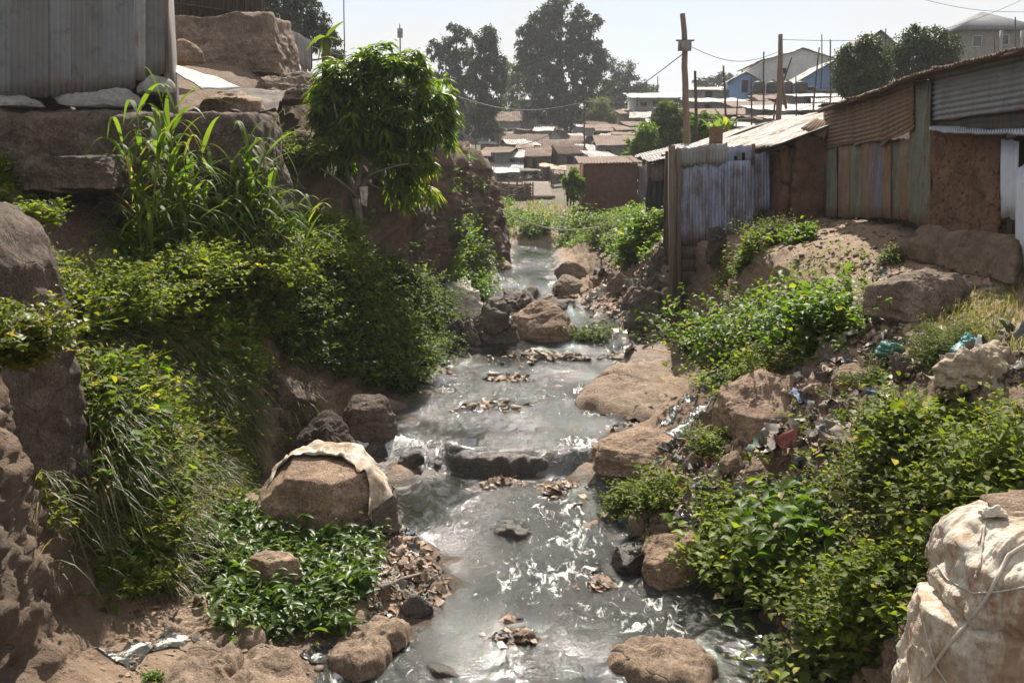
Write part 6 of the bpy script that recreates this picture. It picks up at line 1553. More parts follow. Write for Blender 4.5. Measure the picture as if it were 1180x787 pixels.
house(640, 682, 202, 218, 82, 'low dark shack with a flat iron roof behind the market', 'grey_wall', 'roof_rust', 'shed', 3.5, .8, doors=((.1, .25, 0, .9), (.6, .8, 0, .9)))
house(566, 600, 196, 208, 84, 'low shack with a grey flat roof on the left of the market', 'grey_wall', 'galv', 'shed', 4, 1.0, doors=((.3, .5, 0, .9),))
house(560, 582, 186, 198, 100, 'grey shack at the foot of the slim trees', 'grey_wall', 'roof_rust', 'shed', 4, .9)
house(690, 734, 168, 196, 84, 'grey shack with a brown roof behind the brick hut', 'grey_wall', 'roof_rust', 'shed', 4, .9, doors=((.2, .3, 0, .8), (.6, .7, 0, .8)))
house(676, 716, 148, 172, 112, 'grey masonry block below the verandah house', 'concrete_far', 'roof_rust', 'shed', 5, .6, wins=((.2, .35, .4, .8), (.6, .75, .4, .8)))
house(712, 762, 150, 172, 104, 'long grey terrace of rooms under the verandah house', 'grey_wall', 'roof_rust', 'shed', 5, .7, doors=((.1, .2, 0, .8), (.4, .5, 0, .8), (.7, .8, 0, .8)))
house(716, 770, 132, 152, 116, 'brown terrace just below the white verandah house', 'brown_wall', 'roof_rust', 'shed', 5, .7, doors=((.25, .35, 0, .8), (.6, .7, 0, .8)))
e, Wp, zt, zb, Wd = house(730, 806, 113, 134, 118, 'white verandah house with a long flat roof on the slope', 'white_wall', 'galv', 'shed', 6, .9, .6, doors=((.3, .38, 0, .8), (.6, .68, 0, .8)), wins=((.1, .2, .35, .75), (.45, .55, .35, .75), (.75, .9, .35, .75)))
for k in range(4): MB().bar(Wp(.3 + Wd * k / 3.2, -1.0, zb - 1.5), Wp(.3 + Wd * k / 3.2, -1.0, zt), .2).build('verandah_post', M['wood_dark'], e, smooth=False)
m1 = MB(); m1.bar(Wp(0, -1.1, zb + .6), Wp(Wd, -1.1, zb + .6), .08, .9); m1.build('verandah_rail', M['galv_dark'], e, smooth=False)
m1 = MB(); m1.add([Wp(-.5, -1.4, zt - .1), Wp(Wd + .5, -1.4, zt - .1), Wp(Wd + .5, 0, zt + .12), Wp(-.5, 0, zt + .12), Wp(-.5, -1.4, zt - .2), Wp(Wd + .5, -1.4, zt - .2), Wp(Wd + .5, 0, zt + .02), Wp(-.5, 0, zt + .02)], [(0, 1, 2, 3), (7, 6, 5, 4), (4, 5, 1, 0)]); m1.build('verandah_roof', M['galv'], e, smooth=False)
house(600, 640, 116, 152, 150, 'pale building half hidden between the big eucalyptus and the slim trees', 'concrete_far', 'galv', 'shed', 6, .8, wins=((.1, .3, .5, .8), (.45, .6, .5, .8), (.75, .9, .5, .8)))
house(560, 600, 140, 170, 135, 'grey house behind the slim trees', 'concrete_far', 'roof_rust', 'gable_side', 6, 1.4, wins=((.2, .35, .3, .7), (.6, .75, .3, .7)))
house(505, 560, 118, 165, 130, 'grey-blue apartment block behind the mango crown', 'concrete_far', 'galv', 'shed', 8, .6, wins=((.55, .65, .6, .8), (.8, .9, .6, .8), (.55, .65, .2, .4), (.8, .9, .2, .4)))
# right hillside: roof upon roof
RH = [(800, 858, 118, 140, 86, 'silver-roofed row house at the left of the hillside', 'grey_wall', 'galv', 0.59), (806, 870, 132, 150, 68, 'rust-roofed shack in the lower hillside row', 'brown_wall', 'roof_rust', 0.63),
      (850, 902, 124, 142, 74, 'hillside shack with a rusty brown roof behind the leaning pole', 'grey_wall', 'roof_brown', 0.68), (880, 946, 128, 146, 62, 'hillside shack with a pale patchy roof behind the bright roof', 'grey_wall', 'galv_dark', 0.59),
      (826, 886, 146, 160, 58, 'low shack with a pale roof just above the bright roof', 'brown_wall', 'galv', 0.45), (906, 958, 140, 156, 52, 'shack with a crumpled silver roof nearest the brown sheets', 'grey_wall', 'roof_bright', 0.50),
      (880, 910, 138, 152, 60, 'small rusty shack with a dark door on the hillside', 'brown_wall', 'roof_rust', 0.45), (920, 965, 112, 130, 76, 'shack with a silver roof under the tree on the hill', 'grey_wall', 'galv', 0.54),
      (800, 866, 104, 114, 104, 'long low house with a cream roof on the hill crest', 'concrete_far', 'roof_bright', 0.63)]
for l, r, t, b, d, lab, w_, rf, ri in RH: house(l, r, t, b, d, lab, w_, rf, 'shed', 5, ri, .4, doors=((.2, .3, 0, .85), (.6, .72, 0, .85)))
house(880, 964, 69, 102, 100, 'tall pale iron hall on the hill crest', 'white_wall', 'galv_dark', 'gable_front', 10, 1.0, .35, wins=((.2, .3, .5, .7),), name='iron_hall', cat='hall')
house(914, 1006, 97, 108, 90, 'bright blue house with a slanting pale roof on the hill', 'blue_wall', 'galv', 'gable_front', 7, 2.0, .35, wins=((.15, .28, .3, .65), (.6, .75, .3, .65)))
house(844, 872, 92, 106, 102, 'small dark-roofed blue hut left of the iron hall', 'blue_wall', 'galv_dark', 'gable_front', 4, .7, .4, doors=((.4, .6, 0, .9),))
house(990, 1030, 52, 70, 84, 'small gabled house peeping over the hilltop tree', 'concrete_far', 'galv_dark', 'gable_front', 6, 1.1, .5, wins=((.4, .6, .3, .7),))
e, Wp, zt, zb, Wd = house(1106, 1190, 34, 92, 66, 'two-storey grey concrete house with a hipped roof at top right', 'concrete', 'slate', 'hip', 5.5, 1.5, .45, wins=((.14, .25, .66, .86, 'glass'), (.50, .62, .70, .88, 'glass'), (.50, .78, .10, .38), (.82, .93, .62, .86, 'glass')), name='concrete_house')
m1 = MB(); m1.bar(Wp(Wd * .4, -1.0, zb + 1.5), Wp(Wd, -1.0, zb + 1.5), .1, .12); m1.build('balcony_rail', M['concrete'], e, smooth=False)
m1 = MB(); m1.add([Wp(Wd * .4, y, zb + z) for z in (.85, 1.0) for y in (-1.1, .0)] + [Wp(Wd, y, zb + z) for z in (.85, 1.0) for y in (-1.1, .0)], [(0, 1, 5, 4), (2, 6, 7, 3), (0, 4, 6, 2)]); m1.build('balcony_slab', M['concrete'], e, smooth=False)
for k in range(3): MB().bar(Wp(Wd * (.42 + .28 * k), -1.0, zb - 2), Wp(Wd * (.42 + .28 * k), -1.0, zb + 2.9), .16).build('balcony_post', M['concrete'], e, smooth=False)
# crowded shacks that fill the slopes between the named houses
def shacks(boxes, n, seed, group, places):
    rg = rgn(seed); done = []
    kinds = [('roof_rust', 'rust-red'), ('roof_brown', 'faded brown'), ('galv', 'pale grey'), ('galv_dark', 'dull grey'), ('roof_rust2', 'dark brown'), ('galv_dark', 'dull grey')]
    tries = 0
    while len(done) < n and tries < 900:
        tries += 1
        bx = boxes[rg.integers(0, len(boxes))]; px, py = rg.uniform(bx[0], bx[1]), rg.uniform(bx[2], bx[3]); p = hit(px, py)
        if not (bx[4] < p.y < bx[5]) or (p.y < 62 and py < 142): continue
        wpx = rg.uniform(14, 34) * 90 / max(60, p.y); 
        if any(abs(px - q[0]) < (wpx + q[2]) * .33 and abs(py - q[1]) < 5 for q in done): continue
        hpx = rg.uniform(1.7, 2.3) / p.y * FPX; done.append((px, py, wpx)); kd = kinds[rg.integers(0, len(kinds))]
        lab = 'small shack with a %s patched roof among the %s' % (kd[1], places[int(min(len(places) - 1, (px - bx[0]) / (bx[1] - bx[0]) * len(places)))])
        house(px - wpx / 2, px + wpx / 2, py - hpx, py + 1, p.y, lab, ['grey_wall', 'brown_wall', 'mud', 'concrete_far'][rg.integers(0, 4)], kd[0], ['shed', 'shed', 'gable_side'][rg.integers(0, 3)], rg.uniform(2.6, 4), rg.uniform(.25, .7), .25, rg.uniform(-.3, .3), doors=((.25, .45, 0, .85),) if rg.random() < .8 else (), wins=((.6, .78, .4, .75),) if rg.random() < .5 else (), name='shack', cat='shack', group=group)
M['roof_rust2'] = mat_metal('dark_rust_roof', (.12, .085, .065), (.10, .06, .04), amount=.7, rough=.7)
shacks([(800, 962, 112, 166, 44, 100)], 38, 5, 'crowded shacks on the right hillside', ['left end of the hillside rows', 'middle of the hillside rows', 'right end of the hillside rows'])
shacks([(562, 700, 168, 212, 68, 125)], 20, 6, 'crowded shacks in the valley village', ['huts left of the market', 'huts behind the market', 'huts by the middle roofs'])
shacks([(686, 800, 132, 186, 56, 130)], 16, 7, 'crowded shacks below the white verandah house', ['grey terraces below the verandah house', 'walls beside the dark round tree'])
# water tanks on the crest
for i, px in enumerate((874, 890, 906, 923)):
    c = np.array(at(px, 108, 88)); m1 = MB(); h_ = 1.0; prof = [(.01, 0), (.55, 0), (.55, .15), (.57, .2), (.55, .25), (.55, .5), (.57, .55), (.55, .6), (.55, .8), (.42, .98), (.2, 1.04), (.2, 1.12), (.01, 1.12)]
    th = np.linspace(0, 2 * np.pi, 21); m1.grid(np.array([[(c[0] + r_ * math.cos(a), c[1] + r_ * math.sin(a), c[2] + z * h_) for a in th] for r_, z in prof])[:, ::-1]); m1.build('water_tank', M['black_plastic'], loc=c, label='black plastic water tank in the row beneath the iron hall', cat='water tank', group='row of black water tanks on the hill')
# timber crates, wall and dirt ramp by the market
cr = empty('timber_crates', at(590, 232, 60), 'long slatted timber crate of poles on the far bank', 'crate')
m1 = MB(); a, b = at(568, 232, 60), at(614, 232, 60); z1_ = at(590, 210, 60).z
for i in range(7):
    z = a.z - .1 + i * (z1_ - a.z) / 6.4; m1.bar((a.x, 60, z), (b.x, 60, z), .05, .06)
m1.build('rail', M['wood'], cr, smooth=False)
for i in range(6): MB().bar((a.x + (b.x - a.x) * i / 5, 59.94, a.z - .4), (a.x + (b.x - a.x) * i / 5, 59.94, z1_), .09).build('post', M['wood'], cr, smooth=False)
m1 = MB(); rg = rgn(8)
for i in range(60): m1.tube(np.array([(a.x + .1, 60.2 + rg.uniform(0, 1.0), a.z + rg.uniform(-.1, z1_ - a.z - .05)), (b.x - .1, 60.2 + rg.uniform(0, 1.0), a.z + rg.uniform(-.1, z1_ - a.z - .05))]), .06, 6)
m1.build('stacked_poles', M['brown_wall'], cr)
m1 = MB(); p0, p1 = at(612, 229, 62), at(640, 229, 62); q0, q1 = at(608, 211, 66), at(632, 211, 66); m1.grid(quad_grid([q0, q1, p1, p0], 8, 8), thick=.1); m1.build('boarded_ramp', M['brown_wall'], loc=p0, label='pale boarded ramp leading up to the market', cat='ramp')
for i, (l, r, t, b, d, mt, lab) in enumerate([(623, 637, 194, 208, 80, 'sack_dirty', 'stall table under a dusty pink cloth'), (600, 622, 199, 210, 78, 'cloth_grey', 'stall table heaped with pale goods'), (570, 598, 200, 210, 72, 'galv_dark', 'low stall table with dark goods'), (636, 652, 196, 210, 78, 'sack_dirty', 'stall table with a cream cover')]):
    e = empty('market_table', at((l + r) / 2, b, d), lab, 'stall'); a, c = at(l, b, d), at(r, t, d)
    for x in (a.x + .1, c.x - .1): MB().bar((x, d, a.z - .6), (x, d, c.z), .08).build('leg', M['wood'], e, smooth=False)
    m1 = MB(); Gd = quad_grid([(a.x - .1, d + 1.6, c.z + .3), (c.x + .1, d + 1.6, c.z + .3), (c.x + .1, d, c.z), (a.x - .1, d, c.z)], 8, 12); Gd[..., 2] += (fbm(Gd.reshape(-1, 3), 1.5, 3, .5, i) * .12).reshape(8, 12); m1.grid(Gd, thick=.05); m1.build('awning', M[mt], e)
    m1 = MB(); P = np.stack([rg.uniform(a.x, c.x, 60), rg.uniform(d, d + 1.2, 60), np.full(60, (a.z + c.z) / 2) + rg.uniform(-.1, .15, 60)], 1); bits(m1, P, np.tile(UP, (60, 1)), (.15, .4), TRASH, rg); m1.build('goods', M['litter'], e, smooth=False); m1 = MB(); m1.box(((a.x + c.x) / 2, d + .6, (a.z + c.z) / 2 - .1), (c.x - a.x, 1.3, .06)); m1.build('tabletop', M['wood'], e, smooth=False)

# ------------------------------------------------------------------ people at the market
n_ = N('skin'); M['skin'] = n_.done(n_.bsdf((.07, .04, .028), .55, .35))
for nm, c_ in (('shirt_white', (.55, .55, .53)), ('shirt_dark', (.03, .032, .045)), ('trousers', (.035, .04, .06)), ('shirt_red', (.25, .06, .05)), ('hair', (.01, .009, .008))):
    n_ = N(nm); M[nm] = n_.done(n_.bsdf(c_, .85, .2))
def skin_mesh(name, V, E, Rr, mat, parent):
    me = bpy.data.meshes.new(name); me.from_pydata([tuple(v) for v in V], E, []); o = bpy.data.objects.new(name, me); COL.objects.link(o)
    o.modifiers.new('s', 'SKIN'); o.modifiers.new('u', 'SUBSURF').levels = 1; o.modifiers['u'].render_levels = 2
    for i, r_ in enumerate(Rr): me.skin_vertices[0].data[i].radius = (r_, r_)
    me.skin_vertices[0].data[0].use_root = True; me.materials.append(M[mat]); o.parent = parent; return o
def person(px, base, d, H, label, shirt, lower, turn=0.0, stride=.08):
    p = at(px, base, d); e = empty('person', p, label, 'person'); e.rotation_euler.z = turn; k = H / 1.75
    V = [(0, 0, .95), (0, 0, 1.15), (0, .01, 1.40), (0, .0, 1.52), (0, -.02, 1.64), (-.1, 0, .90), (-.11, -stride, .48), (-.11, -stride + .06, .06), (-.11, -stride - .1, .03), (.1, 0, .90), (.11, stride, .48), (.11, stride + .12, .06), (.11, stride - .04, .03),
         (-.19, 0, 1.40), (-.25, .04, 1.13), (-.23, -.10, .90), (-.22, -.14, .82), (.19, 0, 1.40), (.26, .03, 1.13), (.25, -.08, .90), (.25, -.12, .82)]
    E = [(0, 1), (1, 2), (2, 3), (3, 4), (0, 5), (5, 6), (6, 7), (7, 8), (0, 9), (9, 10), (10, 11), (11, 12), (2, 13), (13, 14), (14, 15), (15, 16), (2, 17), (17, 18), (18, 19), (19, 20)]
    Rr = [.13, .12, .13, .05, .10, .09, .06, .04, .035, .09, .06, .04, .035, .055, .042, .03, .035, .055, .042, .03, .035]
    V = np.array(V) * k; b = skin_mesh('body', V, E, [r_ * k for r_ in Rr], 'skin', e)
    sv = [0, 1, 2, 13, 14, 17, 18]; mp2 = {v: i for i, v in enumerate(sv)}
    skin_mesh('shirt', V[sv], [(mp2[a], mp2[b_]) for a, b_ in E if a in mp2 and b_ in mp2], [(.15, .14, .15, .075, .06, .075, .06)[i] * k for i in range(7)], shirt, e)
    sv = [0, 5, 6, 7, 9, 10, 11]; mp2 = {v: i for i, v in enumerate(sv)}
    skin_mesh('trousers', V[sv] + np.array((0, 0, .02)), [(mp2[a], mp2[b_]) for a, b_ in E if a in mp2 and b_ in mp2], [(.145, .11, .08, .055, .11, .08, .055)[i] * k for i in range(7)], lower, e)
    P, T = ico(3); m1 = MB(); m1.add(P * np.array((.10, .115, .09)) * k + np.array((0, .01, 1.70)) * k + origin_of(e), T=T); m1.build('hair', M['hair'], e)
person(617, 209, 96, 1.7, 'person in a white shirt standing among the market stalls', 'shirt_white', 'trousers', .4)
person(611, 208, 98, 1.65, 'person in dark clothes beside the white-shirted one at the market', 'shirt_dark', 'trousers', -.6)
person(614, 228, 72, 1.05, 'child in dark clothes standing by the boarded ramp', 'shirt_dark', 'trousers', 2.0, .03)
person(658, 192, 90, 1.65, 'person in a white shirt in front of the brown-roofed house', 'shirt_white', 'shirt_dark', 1.2)
person(656, 238, 47, 1.5, 'person in dark clothes by the young tree, left of the brick hut', 'shirt_dark', 'trousers', .2)

# ------------------------------------------------------------------ trees
def tree_px(name, label, d, path, lobes, leaf, nclump, nl, lsz, lw, seed, r0=.25, clump=.8, branch='bark', droop=.3, squash=1.0, group=None, depth=1.0):
    rg = rgn(seed); k = d / FPX
    P = np.array([at(x, y, d) for x, y in path]); base = P[0].copy()
    e = empty(name, base, label, 'tree', group)
    mt = MB(); P[0, 2] -= 1.5
    t = np.linspace(0, len(P) - 1, 24); Pt = np.stack([np.interp(t, range(len(P)), P[:, i]) for i in range(3)], 1); Pt += fbm(Pt, .35, 3, .5, seed)[:, None] * np.array((.25, .25, 0)) * r0 * 2
    mt.tube(Pt, np.linspace(r0, r0 * .22, 24), 9)
    mb_ = MB(); X = []; per = []
    area = sum(a[2] * a[3] for a in lobes)
    for (px, py, rx, ry) in lobes:
        c = np.array(at(px, py, d)); c[1] += rg.uniform(-.5, .5) * rx * k * depth
        j = np.argmin(((Pt - (c - np.array((0, 0, ry * k * .7)))) ** 2).sum(1)); limb(mb_, Pt[j], c, max(.03, r0 * .32), r0 * .06, rg, .08, 7)
        n = max(5, int(nclump * rx * ry / area)); dd = nrm(rg.normal(size=(n, 3))); q = rg.uniform(.25, 1, (n, 1)) ** .55
        X.append(c + dd * q * np.array((rx, rx * depth, ry)) * k); per.append(dd)
    X = np.concatenate(X); n = len(X); O = np.concatenate(per)
    cl = clump * np.mean([min(a[2], a[3]) for a in lobes]) * k * .30
    X = X + fbm(X, .8 / cl, 2, .5, seed)[:, None] * cl * .6 * O
    B = (X[:, None] + rg.normal(size=(n, nl, 3)) * cl * rg.uniform(.5, 1.2, (n, 1, 1)) * np.array((1, 1, .75))).reshape(-1, 3)
    D = rg.normal(size=(n * nl, 3)) * .8 + np.repeat(O, nl, 0) * .6 + np.array((0, 0, -.1))
    cr_ = np.repeat(rg.beta(1.5, 2, n), nl)
    mf = MB(); leaves(mf, B, D, UP + rg.normal(size=B.shape) * .5, lsz * rg.uniform(.6, 1.2, len(B)), lw * rg.uniform(.7, 1.2, len(B)), cr_ + rg.normal(size=len(B)) * .15, droop)
    mt.build('trunk', M[branch], e); mb_.build('limbs', M[branch], e)
    mf.build('crown', M[leaf], e, smooth=False)
    return e
tree_px('eucalyptus', 'tallest eucalyptus with a huge spreading dark crown in the middle distance', 138, [(650, 172), (648, 120), (646, 70), (644, 30)],
        [(634, 12, 16, 14), (655, 18, 20, 20), (622, 30, 22, 22), (648, 40, 30, 22), (674, 36, 16, 24), (616, 58, 22, 18), (644, 66, 34, 22), (676, 66, 20, 24), (690, 70, 10, 14), (626, 88, 26, 20), (660, 92, 32, 22), (684, 96, 18, 18), (640, 112, 34, 18), (668, 120, 26, 18), (612, 76, 12, 12), (655, 138, 26, 14), (632, 134, 18, 14), (602, 72, 8, 8)],
        'leaf_gum', 460, 70, .60, .25, 1, .55, .55, 'bark_pale')
tree_px('eucalyptus', 'slim tall eucalyptus, right of the two columns left of the big one', 118, [(560, 190), (560, 140), (559, 80), (558, 40)],
        [(558, 46, 13, 14), (555, 64, 14, 16), (566, 76, 14, 16), (553, 90, 16, 18), (564, 108, 16, 18), (556, 126, 18, 16), (572, 62, 9, 10), (576, 90, 9, 14), (552, 144, 14, 14), (566, 150, 12, 12)], 'leaf_gum', 220, 60, .5, .2, 2, .3, .6, 'bark_pale')
tree_px('eucalyptus', 'slim eucalyptus just left of the other column, with a wispy left side', 125, [(528, 180), (528, 130), (527, 80), (526, 45)],
        [(529, 38, 11, 12), (525, 54, 14, 14), (532, 72, 14, 16), (522, 92, 14, 16), (534, 104, 12, 18), (526, 124, 15, 16), (512, 66, 9, 10), (510, 50, 12, 8), (500, 62, 8, 8), (508, 84, 9, 12), (530, 146, 12, 14)], 'leaf_gum', 180, 56, .5, .2, 3, .3, .6, 'bark_pale')
tree_px('broad_tree', 'rounded paler tree between the slim eucalyptus and the big one', 150, [(590, 165), (590, 120), (591, 90)], [(588, 84, 12, 14), (598, 100, 14, 16), (584, 108, 12, 16), (592, 128, 16, 16), (604, 84, 8, 10), (580, 130, 10, 12)], 'leaf_dull', 150, 34, .5, .22, 4, .35, .9)
tree_px('broad_tree', 'spreading tree right of the big eucalyptus, overtopping the slope', 160, [(716, 150), (716, 120), (718, 95)], [(722, 82, 12, 12), (714, 96, 18, 12), (730, 96, 12, 12), (704, 106, 16, 12), (722, 112, 20, 12), (738, 108, 8, 10), (700, 124, 18, 12), (722, 128, 16, 12), (694, 66, 8, 8), (702, 74, 8, 8)], 'leaf_gum', 210, 36, .5, .22, 5, .35, .9)
tree_px('broad_tree', 'yellow-green tree in front of the big eucalyptus, above the masonry block', 124, [(690, 165), (691, 140), (692, 122)], [(690, 122, 12, 10), (698, 134, 14, 10), (682, 138, 12, 10), (706, 142, 10, 8), (692, 150, 14, 8)], 'leaf_dull', 130, 32, .4, .17, 6, .22, .9)
tree_px('dark_tree', 'dense dark round tree left of the tall pole with a box', 62, [(771, 190), (771, 160), (770, 140)], [(770, 126, 12, 8), (764, 138, 12, 10), (778, 138, 11, 10), (770, 152, 16, 12), (764, 166, 12, 10), (780, 164, 11, 10)], 'leaf_dark', 170, 34, .24, .11, 7, .14, .8)
tree_px('broad_tree', 'bushy green tree at the foot of the dark round tree', 60, [(742, 190), (742, 168), (743, 152)], [(744, 152, 11, 9), (736, 164, 12, 10), (752, 166, 12, 10), (744, 176, 16, 10), (728, 176, 8, 8)], 'leaf_lush', 150, 30, .22, .10, 8, .12, .8)
tree_px('broad_tree', 'pale bushy tree right of the tall pole, in front of the bright roof', 52, [(812, 185), (812, 160), (813, 140)], [(806, 140, 10, 12), (818, 146, 12, 12), (808, 158, 12, 12), (822, 164, 12, 10), (800, 170, 10, 10), (834, 152, 9, 9)], 'leaf_lush', 150, 30, .22, .09, 9, .12, .8)
tree_px('broad_tree', 'small dark tree among the middle roofs', 90, [(697, 205), (697, 190), (697, 175)], [(694, 166, 9, 8), (702, 174, 10, 9), (690, 180, 9, 9), (700, 188, 11, 9)], 'leaf_tree', 110, 30, .3, .13, 10, .15, .8)
tree_px('young_tree', 'slender young green tree left of the brick hut', 47, [(661, 240), (661, 222), (661, 205)], [(661, 200, 6, 7), (656, 210, 8, 8), (667, 212, 7, 8), (661, 222, 9, 8)], 'leaf_lush', 110, 24, .16, .075, 11, .05, .8)
tree_px('broad_tree', 'left crown of the two trees on the right hilltop', 46, [(998, 130), (998, 100), (1000, 70)], [(1000, 52, 14, 10), (985, 62, 16, 12), (1006, 66, 18, 14), (976, 76, 14, 12), (994, 82, 20, 14), (1012, 86, 16, 14), (970, 94, 10, 12), (984, 102, 14, 12), (1000, 104, 16, 10)], 'leaf_tree', 330, 34, .17, .075, 12, .18, .75)
tree_px('broad_tree', 'right and taller crown of the two trees on the right hilltop', 48, [(1062, 120), (1062, 85), (1062, 55)], [(1060, 40, 16, 11), (1044, 50, 16, 12), (1076, 48, 16, 12), (1034, 64, 14, 12), (1058, 64, 22, 14), (1084, 64, 16, 14), (1098, 52, 10, 10), (1044, 80, 18, 12), (1070, 84, 20, 12), (1092, 80, 12, 10), (1028, 80, 10, 10)], 'leaf_tree', 400, 34, .17, .075, 13, .2, .75)
tree_px('broad_tree', 'grey-green tree behind the white iron fence, upper left', 60, [(352, 100), (350, 60), (348, 20)], [(326, 0, 22, 16), (350, 10, 20, 14), (318, 22, 16, 14), (342, 30, 22, 14), (366, 28, 14, 14), (376, 44, 12, 12), (360, 48, 16, 10), (330, 44, 16, 10), (310, 8, 10, 12), (384, 60, 12, 12)], 'leaf_gum', 330, 30, .28, .11, 14, .25, .7, 'bark_pale')
tree_px('far_tree', 'hazy far tree on the skyline right of the slope trees', 210, [(742, 130), (742, 112), (742, 104)], [(740, 104, 10, 6), (752, 106, 8, 6), (732, 110, 8, 6)], 'leaf_gum', 70, 28, .7, .3, 15, .2, .9)
tree_px('far_tree', 'hazy far tree on the skyline behind the cream-roofed house', 190, [(836, 110), (836, 96), (836, 88)], [(834, 90, 10, 6), (846, 94, 9, 5), (822, 96, 10, 5), (808, 98, 9, 5)], 'leaf_gum', 80, 28, .6, .26, 16, .2, .9)
tree_px('broad_tree', 'grey-green tree just behind the right edge of the mango crown', 150, [(484, 150), (484, 115), (484, 90)], [(480, 84, 16, 12), (492, 96, 16, 14), (472, 100, 16, 14), (486, 116, 20, 14), (466, 118, 12, 12), (500, 122, 12, 12)], 'leaf_gum', 190, 40, .5, .22, 21, .35, .7)
tree_px('broad_tree', 'grey-green tree hidden mostly behind the middle of the mango crown', 140, [(436, 150), (436, 110), (436, 90)], [(430, 90, 16, 12), (444, 100, 16, 14), (424, 108, 16, 14), (438, 122, 20, 14)], 'leaf_gum', 150, 40, .5, .22, 22, .35, .7)
# banana plants near the bright roof
def tuft(px, base, d, H, n, seed, label):
    rg = rgn(seed); p = np.array(at(px, base, d)); e = empty('banana_plant', p, label, 'banana plant'); t = p + (0, 0, H * .35)
    MB().tube(np.stack([p - (0, 0, .8), t]), (.14, .08), 8, attr=(.5, 0, .2)).build('stem', M['leaf_dull'], e); m1 = MB()
    az = np.arange(n) * 2.4; D = np.stack([np.cos(az) * .5, np.sin(az) * .5, np.ones(n)], 1); strips(m1, np.tile(t, (n, 1)), D, rg.uniform(.6, .8, n) * H, np.full(n, .34), rg.uniform(.2, .7, n), 9, rg.random(n), curl=.4); m1.build('leaves', M['cane_leaf'], e)
tuft(838, 176, 46, 2.3, 8, 1, 'banana plant left of the bright roof'); tuft(822, 180, 44, 2.2, 8, 2, 'banana plant at the foot of the tall pole with a box')

# ------------------------------------------------------------------ poles, masts and wires
def pole(x0, y0, x1, y1, d, r, label, mat='wood', name='wooden_pole', cat='pole'):
    a, b = np.array(at(x0, y0, d)), np.array(at(x1, y1, d)); e = empty(name, a, label, cat)
    t = np.linspace(0, 1, 9)[:, None]; P = a * (1 - t) + b * t; P[0, 2] = min(P[0, 2], gz(P[0, 0], P[0, 1], 60.0)) - 1.2; P += fbm(P, .8, 2)[:, None] * np.array((r, r, 0)) * .5
    MB().tube(P, np.linspace(r, r * .72, 9), 9).build('shaft', M[mat], e); return e, b
e, top = pole(793, 175, 787, 16, 36, .13, 'tall brown pole carrying a grey box, left of the bright roof')
c = np.array(at(789, 53, 35.8)); MB().box(c, (.44, .22, .34)).build('meter_box', M['galv_dark'], e, smooth=False)
m1 = MB(); m1.bar(np.array(at(779, 47, 35.85)), np.array(at(800, 47, 35.85)), .05); m1.build('crossbar', M['wood_dark'], e, smooth=False)
e, _ = pole(897, 128, 900, 40, 44, .13, 'stout leaning wooden pole right of the bright roof ridge')
MB().tube(np.array([at(906, 126, 44), at(899, 70, 44)]), .06, 7).build('brace', M['wood'], e)
thin = [(802, 150, 801, 82, 40, .07, 'dark pole beside the tall pole with a box'), (836, 140, 834, 76, 60, .07, 'thin pole above the hillside roofs, left of the stout pole'), (880, 140, 880, 60, 62, .06, 'thin pole at the left corner of the iron hall'), (866, 142, 866, 90, 58, .05, 'thin short pole among the hillside roofs'),
        (937, 126, 944, 55, 56, .05, 'slanting thin pole before the blue house'), (957, 116, 957, 46, 70, .06, 'thin pole rising above the hall roof'), (947, 80, 947, 40, 90, .06, 'distant pole on the roof of the iron hall'), (918, 130, 917, 88, 54, .04, 'thin stick of a pole before the water tanks'),
        (848, 150, 850, 112, 52, .04, 'short stick pole above the rust-roofed shack'), (890, 130, 912, 66, 50, .05, 'second pole leaning against the stout one'), (758, 110, 758, 88, 150, .09, 'far pole on the skyline above the white verandah house'), (745, 108, 745, 92, 150, .08, 'far short pole left of the skyline pole'),
        (663, 150, 663, 128, 120, .08, 'pole in front of the big eucalyptus'), (674, 205, 673, 110, 88, .07, 'tall thin pole in the middle of the village'), (577, 175, 577, 140, 110, .06, 'thin pole by the slim trees'), (548, 205, 548, 132, 74, .05, 'thin tall pole behind the wooden kiosk'), (1004, 60, 1004, 36, 84, .05, 'thin mast left of the small gabled house'), (1020, 58, 1021, 33, 84, .06, 'thin mast right of the small gabled house'),
        (1170, 60, 1170, 20, 64, .05, 'thin mast at the right corner of the concrete house'), (1146, 72, 1146, 44, 62, .04, 'thin stick on the fence of the concrete house')]
for a in thin: pole(a[0], a[1], a[2], a[3], a[4], a[5], a[6], 'wood_dark', 'thin_pole')
e, _ = pole(461, 60, 461, 28, 150, .12, 'distant radio mast above the mango crown', 'galv_dark', 'radio_mast', 'mast')
for k, yy_ in enumerate((36, 41)): MB().bar(np.array(at(458, yy_, 150)), np.array(at(464, yy_, 150)), .25, .7).build('antenna', M['galv_dark'], e, smooth=False)
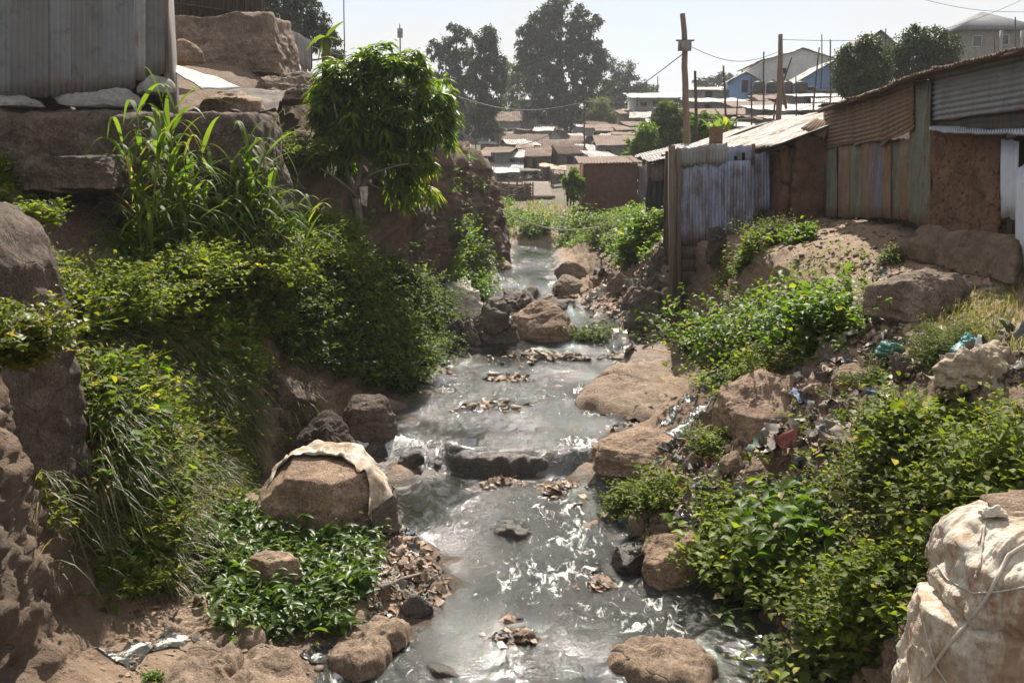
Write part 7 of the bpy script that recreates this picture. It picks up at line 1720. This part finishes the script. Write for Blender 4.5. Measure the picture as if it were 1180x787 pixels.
pole(397, 80, 396, -8, 70, .05, 'thin wire mast behind the banana leaf', 'galv_dark', 'thin_mast', 'mast')
for i, (x, y) in enumerate(((1068, 30), (1077, 28))):
    e, b_ = pole(x, 60, x, y, 52, .05, ['left', 'right'][i] + ' of two short posts sticking out of the right hilltop tree', 'wood_dark', 'short_post')
    MB().bar(b_ + np.array((-.12, 0, -.2)), b_ + np.array((.12, 0, -.2)), .06, .12).build('insulator', M['wood_dark'], e, smooth=False)
def wire(a, b, label, sag=.5, r=.012, n=24):
    a, b = np.array(a), np.array(b); t = np.linspace(0, 1, n)[:, None]; P = a * (1 - t) + b * t; P[:, 2] -= np.sin(t[:, 0] * math.pi) * sag
    MB().tube(P, r, 5, cap=False).build('overhead_wire', M['wire'], loc=a, label=label, cat='wire')
wire(at(528, 112, 90), at(674, 118, 88), 'wire crossing in front of the slim trees', .9, .03); wire(at(674, 116, 88), at(790, 60, 36), 'wire from the village pole up to the pole with a box', .8, .02)
wire(at(788, 50, 36), at(897, 60, 44), 'wire between the box pole and the stout pole', .5, .012); wire(at(802, 90, 40), at(880, 70, 62), 'wire from the dark pole to the iron hall', .4, .014)
wire(at(600, 168, 100), at(673, 126, 88), 'wire slanting down into the village roofs', .5, .03); wire(at(900, 46, 44), at(1200, -10, 60), 'wire running off over the hilltop trees', 1.0, .012)
wire(at(806, 138, 48), at(990, 100, 46), 'low wire over the hillside roofs', .5, .012); wire(at(1050, -4, 60), at(1190, 14, 64), 'wire above the concrete house', .3, .014)
wire(at(340, 46, 28), at(420, 60, 60), 'wire behind the banana leaf', .3, .014)

# ------------------------------------------------------------------ the air
hz_ = N('haze_air')
pv_ = hz_('VolumePrincipled', ins={'Color': (.93, .95, 1.0), 'Density': .0005, 'Anisotropy': .1})
hz_.t.links.new(pv_.outputs['Volume'], hz_.out.inputs['Volume'])
MB().box((0, 340, 27), (1500, 760, 64)).build('haze', hz_.m, loc=(0, 340, -5), smooth=False, label='thin pale haze hanging over the whole valley', cat='haze', kind='stuff')
